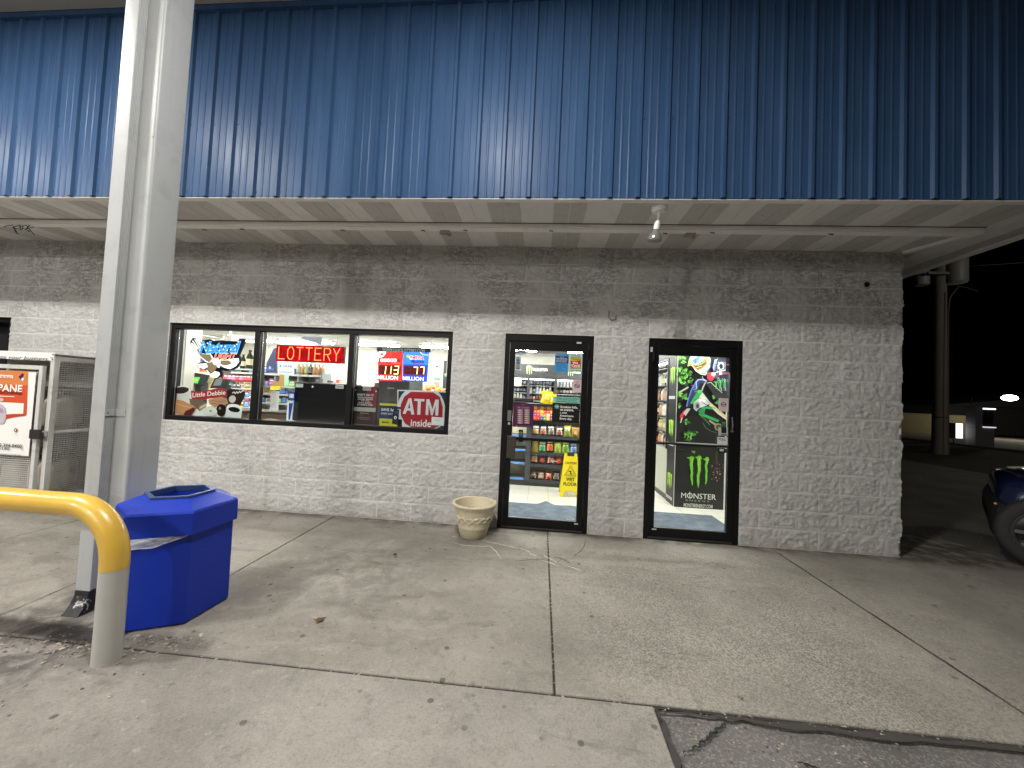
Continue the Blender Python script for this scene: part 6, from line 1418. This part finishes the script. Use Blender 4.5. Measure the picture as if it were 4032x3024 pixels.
for r_, (zr_, n__, h_) in enumerate(((zr2, 8, .10), (Z_(A, 1100, 985, 2.2), 7, .07), (Z_(A, 1100, 1100, 2.2), 7, .09), (Z_(A, 1100, 1240, 2.2), 7, .10))):
    if r_: mb = MB(); mb.box(q0.x+.021, q1.x-.021, 2.1, 2.35, zr_-.02, zr_, C('#b8bcbc', .4)); mb.build('rack_shelf', dsp)
    for i in range(n__):
        ci = rnd.choice([2, 7, 2, 1] if r_ == 0 else [1, 0, 3, 5, 9, 8]); lab = '%s carton on the %s level of the rack behind the eagle sign' % (CCOL[ci][1], ['upper', 'second', 'third', 'lowest'][r_]); o = carton(q0.x+.08+i*(q1.x-q0.x-.14)/max(1, n__-1), 2.2, zr_+.001, .10, h_, ci, lab); o['group'] = lab
# navy device, grab sign, hanging signs
F = Flat(A, 1.9); F.slab([(1455, 770), (1460, 640), (1560, 440), (1598, 420), (1600, 770)], C('#2c3452', .4), .03); F.slab([(1475, 740), (1560, 740), (1560, 700), (1475, 700)], C('#44507a'), .004); F.ell(1512, 700, 16, 20, C('#8a96b8')); F.build('navy_dispenser', 'dark navy dispenser leaning behind the left end of the LED sign', 'dispenser')
F = Flat(A, 1.7); F.slab([(1612, 632), (1835, 640), (1828, 790), (1605, 780)], C('#b8c0d0', .4), .006); F.text('& GRAB', 1626, 655, 1802, 692, C('#2c3c6c'), .02); F.rect(1620, 704, 1800, 732, C('#b8a88a')); F.rect(1620, 745, 1810, 774, C('#8898c0')); F.build('grab_sign', 'pale & GRAB sign under the left half of the LED sign', 'sign')
F = Flat(A, 1.8); F.slab([(1632, 280), (1830, 300), (1900, 290), (2118, 345), (2118, 400), (1600, 385)], C('#a9bcd8', .4, .15), .006); F.line([(1840, 310), (1870, 325), (1890, 312), (1930, 345), (1970, 330), (2010, 355), (2060, 345), (2100, 362)], 9, C('#eef2f8')); F.build('hanging_banner', 'pale blue hanging banner with white script above the LED sign', 'banner')
F = Flat(B, 2.0); F.slab([(-120, 205), (0, 160), (245, 168), (240, 275), (195, 270), (60, 220), (-120, 240)], C('#5a5e68', .5), .01); F.build('grey_banner', 'dark grey banner top above the right half of the LED sign', 'banner')
# brown and green cartons near pane centre
F = Flat(A, 1.5); F.slab([(1640, 790), (1700, 800), (1715, 860), (1700, 960), (1560, 955), (1560, 900), (1640, 880)], C('#9a7a4a', .5), .03); F.part('green_panel'); F.poly([(1712, 790), (1775, 795), (1770, 965), (1708, 960)], C('#9ac8a8')); F.build('countertop_display', 'brown and mint green counter display under the & GRAB sign', 'display')
F = Flat(A, 1.5); F.slab([(1520, 955), (1650, 955), (1650, 1010), (1515, 1010)], C('#cfc83a', .5), .03); F.build('yellow_packet', 'bright yellow packet on the counter in the middle pane', 'packet')
# red blob hanging in front of shelves etc.
# small items along the counter wall behind the black cabinet
q = B.Y(350, 815, 1.6); q2 = B.Y(640, 815, 1.6)
mb = MB(); mb.box(q.x-.5, q2.x+.1, 1.5, 1.8, FZ, q.z-.005, C('#4a4a4a', .5)); tag(mb.build('low_cabinet'), 'low dark cabinet behind the black cabinet top', 'cabinet')
for i, (x, w_, h_, c_, nm) in enumerate(((372, .09, .035, '#3a3c40', 'black'), (440, .07, .05, '#d8a0a4', 'pink'), (475, .05, .055, '#b04a4a', 'red'), (545, .11, .035, '#c8b8a0', 'tan'), (600, .06, .03, '#e0b0a0', 'peach'), (200, .08, .07, '#4a4c50', 'charcoal'))):
    q = B.Y(x, 812, 1.58); mb = MB(); mb.box(-w_/2, w_/2, -.04, .04, 0, h_, C(c_, .5)); mb.box(-w_*.3, w_*.3, -.0412, -.0401, h_*.3, h_*.7, C(shade(c_, 1.3))); o = mb.build('small_carton', None, local=True, bevel=.003); o.location = (q.x, 1.58, q.z); tag(o, nm+' little carton on the low dark cabinet in the middle pane', 'carton', 'little cartons on the low cabinet')
# back-lit signs on the back wall
F = Flat(B, 5.9); F.slab([(830, 530), (840, 460), (880, 425), (960, 430), (1010, 405), (1045, 420), (1040, 510), (960, 520), (860, 545)], C('#ffffff', .4, 2.6), .03); F.part('cord'); F.line([(830, 530), (800, 575), (758, 598)], 4, BLK2); F.build('white_neon_sign', 'glaring white cloud-shaped neon left of the red jackpot display', 'neon sign')
F = Flat(B, 5.9); F.slab([(1735, 525), (1875, 535), (1870, 590), (1735, 585)], C('#3a3d40'), .02); F.text('MONSTER', 1742, 534, 1868, 562, C('#ffffff', .4, 2.0), .04); F.text('ENERGY', 1745, 568, 1846, 582, C('#e8ffe8', .4, 1.2), .02); F.part('cord'); F.line([(1845, 590), (1870, 650), (1938, 715)], 4, BLK2); F.build('energy_neon_sign', 'small lit drink sign on the back wall right of the blue jackpot display', 'neon sign')
F = Flat(B, 4.0); F.slab([(1808, 740), (1906, 742), (1902, 880), (1806, 878)], C('#d8e0d8'), .004); F.rect(1810, 742, 1902, 776, C('#4a8a5a')); [F.rect(1816+k*17, 795, 1826+k*17, 865, C('#b05a48')) for k in range(5)]; F.build('green_poster', 'small green and white poster above the orange snack bags in the right pane', 'poster')
# tall grey cabinet / ice cream freezer behind jackpots
q0 = B.Y(1035, 790, .9); q1 = B.Y(1440, 1440, .9); fz = thing('grey_machine', 'tall dark grey glossy machine below the jackpot displays', 'machine', ((q0.x+q1.x)/2, 1.1, FZ))
mb = MB(); mb.box(q0.x, q1.x, .9, 1.5, FZ, q0.z+.05, mat('glossy_grey_glass', (.10, .105, .10), .12)); mb.build('machine_body', fz, bevel=.01); mb = MB(); mb.box(q0.x-.06, q0.x-.001, .9, 1.4, FZ, q0.z-.02, C('#8f7f7e', .5)); mb.build('machine_side', fz, bevel=.004)
mb = MB(); mb.box(q0.x+.14, q0.x+.24, .893, .899, q0.z-.10, q0.z-.08, C('#9a9c98')); mb.build('brand_plate', fz)
q0 = B.Y(1450, 795, 1.6); q1 = B.Y(1570, 910, 1.6); cs = thing('clear_dispenser', 'clear plastic dispenser with red sweets right of the grey machine', 'dispenser', ((q0.x+q1.x)/2, 1.6, q1.z-.4)); mb = MB(); mb.box(q0.x, q1.x, 1.6, 1.75, q1.z-.4, q0.z, GLASS); mb.build('clear_box', cs); mb = MB(); [mb.box((q0.x+q1.x)/2-.02, (q0.x+q1.x)/2+.02, 1.65, 1.70, q1.z+k*.06, q1.z+.04+k*.06, C('#b02838')) for k in range(4)]; mb.build('sweets', cs)
q0 = B.Y(1560, 905, 2.3); q1 = B.Y(1990, 930, 2.3); g2_ = thing('snack_display', 'low display of orange and yellow snacks above the ATM sign', 'display', ((q0.x+q1.x)/2, 2.4, FZ)); mb = MB(); mb.box(q0.x, q1.x+.3, 2.3, 2.7, FZ, q0.z-.03, C('#b9b4a4', .6)); mb.build('display_body', g2_)
for i in range(8):
    k = i/7; q = B.Y(1585+k*300, 925, 2.38); col_ = ['#d8b82a', '#e8c83a', '#e0a030', '#e8702a', '#f08a3a', '#e05a2a', '#f09a4a', '#e8843a'][i]
    o = bag(.15, .12, (col_, shade(col_, 1.15), '#f0c080'), 60+i).build('orange_snack_bag', None, True, local=True); o.location = (q.x, 2.36+.03*(i % 2), q.z-.01+(.05 if i in (4, 5) else 0)); o.rotation_euler = (-1.0, .3*math.sin(i*3), .5*math.sin(i*5)); tag(o, '%s snack bag above the ATM sign, %s from the left' % (['mustard', 'yellow', 'amber', 'orange', 'pale orange', 'red-orange', 'peach', 'light orange'][i], ['first', 'second', 'third', 'fourth', 'fifth', 'sixth', 'seventh', 'eighth'][i]), 'snack bag', 'snack bags above the ATM sign')
q0 = B.Y(1955, 500, 4.5); q1 = B.Y(2040, 900, 4.5); sc_ = thing('side_cooler', 'slim black-framed cooler with lit panes at the right edge of the window', 'cooler', (q0.x, 4.5, FZ)); mb = MB(); mb.box(q0.x, q0.x+.9, 4.5, 5.0, FZ, q0.z, BK3); mb.build('cooler_body', sc_); F = Flat(B, 4.499); 
for y in (505, 735, 790): F.rect(2000, y, 2035, y+45 if y > 700 else y+215, C('#b8bcc0', .3, .4))
claw(F, 1962, 680, 1992, 730, C('#b8d8a0', .4, .2)); F.parts['panel'].build('cooler_pane', sc_)

# ================================================================== PARKED CAR (dark blue, front wheel and fender at the right edge)
car = thing('parked_car', 'dark blue car parked beyond the corner with only its front fender and wheel in view', 'car', (1.26, -.155, 0), rz=math.radians(135))
CB_ = mat('dark_blue_car_paint', (.006, .012, .045), .22, 0, .6, coat=1.); PL = mat('car_black_trim', (.010, .010, .011), .55)
# local frame: +x = forward (heading), +y = left side outward ... wheel centre at origin; near side is y=0 plane, body extends to -y
def sec(x, zt, zb, yin, yo, roof=False):  # half section list across the car from near side (yo) to far side (-1.8+..)
    w2 = -1.80-yo
    return [(x, yo-.0-.05, zb), (x, yo, zb+.12), (x, yo+.012, (zb+zt)/2), (x, yo-.02, zt-.12), (x, yo-.09, zt-.03), (x, yo-.22, zt+.005), (x, yo-.9, zt+.035), (x, -1.80-yo+.22-.0, zt+.005), (x, -1.80-yo+.09, zt-.03), (x, -1.80-yo+.02, zt-.12), (x, -1.80-yo-.012, (zb+zt)/2), (x, -1.80-yo, zb+.12), (x, -1.80-yo+.05, zb)]
def sect(x, zt, zb, ins): return [(a, (b-ins if b > -.9 else b+ins), c) for a, b, c in sec(x, zt, zb, 0, .03)]
S_ = [sect(.345, .72, .55, .34), sect(.34, .76, .52, .22), sect(.315, .81, .50, .12), sect(.27, .85, .48, .06), sect(.19, .88, .46, .025), sect(.04, .905, .44, .005), sect(-.35, .93, .26, 0), sect(-.9, .97, .22, 0), sect(-2.6, .98, .22, 0), sect(-3.1, .95, .26, 0), sect(-3.55, .90, .34, .10)]
mb = MB(); vs = [q for s_ in S_ for q in s_]; m_ = 13
def loft13(mb, S_, mt):
    vs = [q for s_ in S_ for q in s_]
    mb.add(vs, [(i*13+k, i*13+k+1, (i+1)*13+k+1, (i+1)*13+k) for i in range(len(S_)-1) for k in range(12)]+[tuple(range(13)), tuple(range((len(S_)-1)*13, len(S_)*13))], mt)
loft13(mb, S_, CB_); body = mb.build('body', car, True, local=True)
def slim(x, zt, zb, ins): return [(a, (b+.012-ins if b > -.9 else b-.012+ins), c) for a, b, c in sec(x, zt, zb, 0, .03)]
mb = MB(); loft13(mb, [slim(.385, .52, .36, .26), slim(.38, .56, .31, .13), slim(.362, .60, .27, .055), slim(.33, .625, .25, .015), slim(.24, .64, .25, 0), slim(-.2, .64, .30, 0)], PL); mb.build('front_bumper', car, True, local=True)
# wheel arches cut by dark liners proud of the side
mb = MB()
for wx in (0, -2.65):
    P = [(wx+.43*math.cos(math.pi*k/16), .385+.43*math.sin(math.pi*k/16)-.02) for k in range(17)]
    P2 = [(wx+.375*math.cos(math.pi*k/16), .385+.375*math.sin(math.pi*k/16)-.02) for k in range(17)]
    vs = [(a, .052, max(b, .22)) for a, b in P]+[(a, .054, max(b, .22)) for a, b in P2]; mb.add(vs, [(i, i+1, 18+i, 17+i) for i in range(16)], PL)
    mb.add([(wx, .0515, .30)]+[(a, .0515, max(b, .20)) for a, b in P], [(0, i+1, i+2) for i in range(16)], PL)
mb.build('wheel_arch', body)
cabin = MB(); SG = [(-.75, .0), (-1.35, .42), (-2.75, .46), (-3.35, .02)]
pr1 = [(x, -.04-(.16 if z > .1 else 0), .98+z) for x, z in SG]; pr2 = [(x, -1.76+(.16 if z > .1 else 0), .98+z) for x, z in SG]
cabin.add(pr1+pr2, [(0, 1, 2, 3), (7, 6, 5, 4), (0, 4, 5, 1), (1, 5, 6, 2), (2, 6, 7, 3)], mat('car_glass', (.01, .012, .015), .06)); cabin.build('windows', car, local=True, bevel=.03)
mb = MB(); mb.box(-2.72, -1.38, -1.62, -.18, 1.435, 1.465, CB_); mb.build('roof', car, local=True, bevel=.02)
mb = MB(); mb.lathe([(0, .008), (.009, .006), (.012, 0)], (.345, .02, .605), C('#b0784a', .3, .15), 12, 'y'); mb.build('side_marker', car, local=True)
TY = mat('tyre_rubber', (.020, .020, .019), .75); n = N(TY); n.bump(n.noise(40, 3), .4, .006); RIM = mat('rim_metal', (.22, .22, .23), .3, .8)
def wheel(wx, wy):
    wh = bpy.data.objects.new('wheel', None); COL.objects.link(wh); wh.parent = car; wh.location = (wx, wy, .362)
    mb = MB(); mb.lathe([(.235, -.20), (.30, -.205), (.345, -.19), (.362, -.16), (.362, -.05), (.350, -.018), (.335, -.004), (.30, .004), (.262, .004), (.240, -.006), (.235, -.02)], (0, 0, 0), TY, 56, 'y', None, False); mb.build('tyre', wh, True, local=True)
    mb = MB(); mb.lathe([(.248, -.003), (.240, .004), (.228, -.004), (.222, -.02)], (0, 0, 0), RIM, 40, 'y', None, False); mb.lathe([(.224, -.02), (.22, -.055), (.10, -.07), (0, -.07)], (0, 0, 0), BLK2, 40, 'y', None, False); mb.lathe([(0, .0), (.032, -.004), (.04, -.03), (.05, -.07)], (0, 0, 0), RIM, 20, 'y')
    for k in range(10):
        a = 2*math.pi*k/10; R3 = Matrix.Rotation(a, 3, 'Y'); vs = [R3 @ Vector(p) for p in ((.03, -.012, -.012), (.232, -.008, -.018), (.232, -.008, .018), (.03, -.012, .012), (.03, -.05, -.012), (.232, -.05, -.018), (.232, -.05, .018), (.03, -.05, .012))]
        mb.add([tuple(v) for v in vs], [(0, 1, 2, 3), (7, 6, 5, 4), (0, 4, 5, 1), (2, 6, 7, 3), (1, 5, 6, 2)], RIM)
    mb.build('rim', wh, local=True)
wheel(0, .055); wheel(-2.65, .055); 
for o_ in (0, -2.65): pass

# ================================================================== BACKGROUND AT RIGHT
GRS = mat('night_grass', (.035, .042, .02), .95); n = N(GRS); n.color(n.mix(n.noise(3, 6, .7), (.012, .014, .008), (.035, .034, .018))); n.bump(n.noise(25, 4), .8, .04)
sheet('verge', 8.6, 19.0, -8, 26, -.018, GRS, 60, 100, .05)
mb = MB(); PAVE = mat('far_pavement', (.13, .12, .095), .9)
o = sheet('far_road', 19.0, 120, -8, 30.9, -.015, PAVE); 
mb = MB(); mb.box(18.85, 18.999, -8, 26, -.05, .10, PAVE); tag(mb.build('far_kerb', bevel=.02), kind='structure')
# utility pole with transformers
PW = mat('weathered_pole_wood', (.17, .155, .14), .9); n = N(PW); n.color(n.mix(n.noise(6, 5, .6, n.scaled((3, 3, .3))), (.10, .09, .08), (.24, .22, .205))); n.bump(n.noise(10, 4, .6, n.scaled((4, 4, .3))), .5, .02)
up = thing('utility_pole', 'weathered wooden utility pole with two transformer cans beyond the shop corner', 'utility pole', (12.43, 12.43, 0)); 
mb = MB(); mb.tube([(0, 0, -.05), (0, 0, 3), (0, 0, 9.5)], [.235, .215, .17], PW, 20); mb.build('pole_shaft', up, True, local=True)
GT = mat('transformer_grey', (.22, .215, .22), .5); 
for (dx, dy, z0, z1, r) in ((-.60, .12, 6.95, 7.9, .24), (.36, -.25, 6.95, 8.1, .33)):
    mb = MB(); mb.lathe([(0, 0), (r*.92, .01), (r, .06), (r, z1-z0-.08), (r*.9, z1-z0), (0, z1-z0+.04)], (dx, dy, z0), GT, 24); mb.build('transformer', up, True, local=True)
mb = MB(); mb.box(-.75, .75, -.32, -.22, 7.3, 7.4, PW); mb.build('crossarm', up, local=True)
mb = MB(); mb.tube([(.21, -.14, 0), (.19, -.13, 3), (.19, -.12, 5.8), (.24, -.13, 6.4), (.5, -.2, 6.85), (.8, -.2, 6.8), (1.3, -.1, 6.7)], .022, C('#5a5a58', .7), 8); mb.tube([(-.06, -.22, 0), (-.05, -.205, 3), (0, -.2, 6.6)], .03, C('#6a645c', .8), 8); mb.build('riser_conduit', up, True, local=True)
mb = MB(); mb.lathe([(.232, -.02), (.232, .02)], (0, 0, 1.48), BLK2, 20); mb.build('pole_band', up, True, local=True)
mb = MB(); p0 = Vector((.6, -.4, 7.6))
mb.tube([p0, p0+Vector((6, -4, -.5)), p0+Vector((20, -14, .8))], .014, BLK2, 5)
mb.build('power_line', up, local=True)
# far low wall / building
fw = thing('far_building', 'long low tan building wall far across the lot', 'building', (28, 31, 0)); WM = mat('tan_far_wall', (.30, .25, .12), .9); n = N(WM); n.color(n.mix(n.noise(1.5, 5), (.12, .10, .048), (.16, .135, .07)))
mb = MB(); mb.box(14, 33.6, 31, 31.6, 0, 1.66, WM); mb.build('wall', fw, local=False); mb = MB(); mb.box(13.95, 33.65, 30.95, 31.65, 1.661, 1.72, WM); mb.build('coping', fw)
hb = thing('dark_house', 'unlit dark house with a low gable behind the street light', 'house', (46, 36, 0)); DKM = mat('dark_siding', (.05, .048, .045), .9)
mb = MB(); mb.box(36, 60, 36, 44, 0, 2.7, DKM); mb.build('wall', hb); mb = MB(); mb.prism([(35.2, 2.701), (60.8, 2.701), (48, 4.4)], 'y', 35.4, 44.6, DKM); mb.build('roof', hb)
# sign box
sb = thing('lit_sign_box', 'small glowing white upright sign box on a post across the drive', 'sign', (19.2, 18.6, .0)); mb = MB(); mb.box(-.22, .04, 0, .25, .34, 1.20, C('#3a2018', .6)); mb.build('sign_case', sb, local=True); mb = MB(); mb.box(.041, .40, .0, .25, .36, 1.19, mat('lit_sign_face', (.8, .8, .8), .5, emit=1.6, ecol=(.86, .86, .9))); mb.build('sign_face', sb, local=True); mb = MB(); mb.box(.02, .06, .1, .14, -.02, .34, BLK2); mb.build('post', sb, local=True)
# kiosk
kq = onZ(3500+800*.4823, 1480+580*.4823); kx, ky = kq.x, kq.y
ks = thing('fuel_pump', 'tall grey fuel pump with a small lit top strip across the drive', 'fuel pump', (kx, ky, 0)); KM = mat('pump_grey', (.20, .19, .20), .5)
mb = MB(); mb.box(-.55, .38, 0, .5, -.02, 1.02, KM); mb.build('pump_base', ks, local=True, bevel=.02); mb = MB(); mb.box(-.55, -.2, 0, .5, 1.021, 2.2, KM); mb.box(-.199, .38, .05, .5, 1.021, 2.0, C('#1c1a1a', .4)); mb.build('pump_head', ks, local=True, bevel=.02)
mb = MB(); mb.box(-.15, .42, -.02, .049, 2.02, 2.09, mat('lit_strip', (.9, .9, 1), .5, emit=2.2, ecol=(.85, .88, 1))); mb.build('top_strip', ks, local=True); mb = MB(); mb.box(-.2, .42, -.04, .049, 1.035, 1.09, mat('lit_ledge', (.9, .9, 1), .5, emit=.8, ecol=(.85, .88, 1))); mb.build('ledge', ks, local=True)
mb = MB(); mb.box(-.5, .3, 2.2, 2.3, .0, 1.9, C('#6a6440')); pp = mb.build('pump_panel', ks, local=True)
# street light
BK9 = mat('black_post', (.003, .003, .003), .9, spec=.05)
def yard_light(x, y, z, P, lab, col_=(1, .93, .75)):
    t = thing('yard_light', lab, 'street light', (x, y, 0), 'yard lights across the drive')
    mb = MB(); mb.tube([(0, 2.6, 0), (0, 2.6, z+.1)], .045, BK9, 10); mb.tube([(0, 2.6, z+.1), (0, 0, z+.14)], .025, BK9, 8); mb.build('lamp_post', t, True, local=True)
    mb = MB(); mb.lathe([(.42*math.sin(math.pi*k/10), -.22*math.cos(math.pi*k/10)) for k in range(11)], (0, 0, z), mat('lit_globe', (1, 1, 1), .5, emit=30, ecol=(1, .95, .82)), 20); mb.build('lamp_globe', t, True, local=True)
    L = bpy.data.lights.new('yard_lamp', 'POINT'); L.energy = P; L.color = col_; L.shadow_soft_size = .2; o = bpy.data.objects.new('yard_lamp', L); COL.objects.link(o); o.parent = t; o.location = (0, -.75, z-.4)
q = onY(3500+985*.4823, 1480+180*.4823, 28.0); yard_light(q.x, 28.0, q.z, 330, 'glaring yard light at the far right above the dark lot')
yard_light(13.5, 2.0, 8.0, 480, 'unseen yard light added beside the drive, right of the parked car')  # added outside the view to light the utility pole and drive
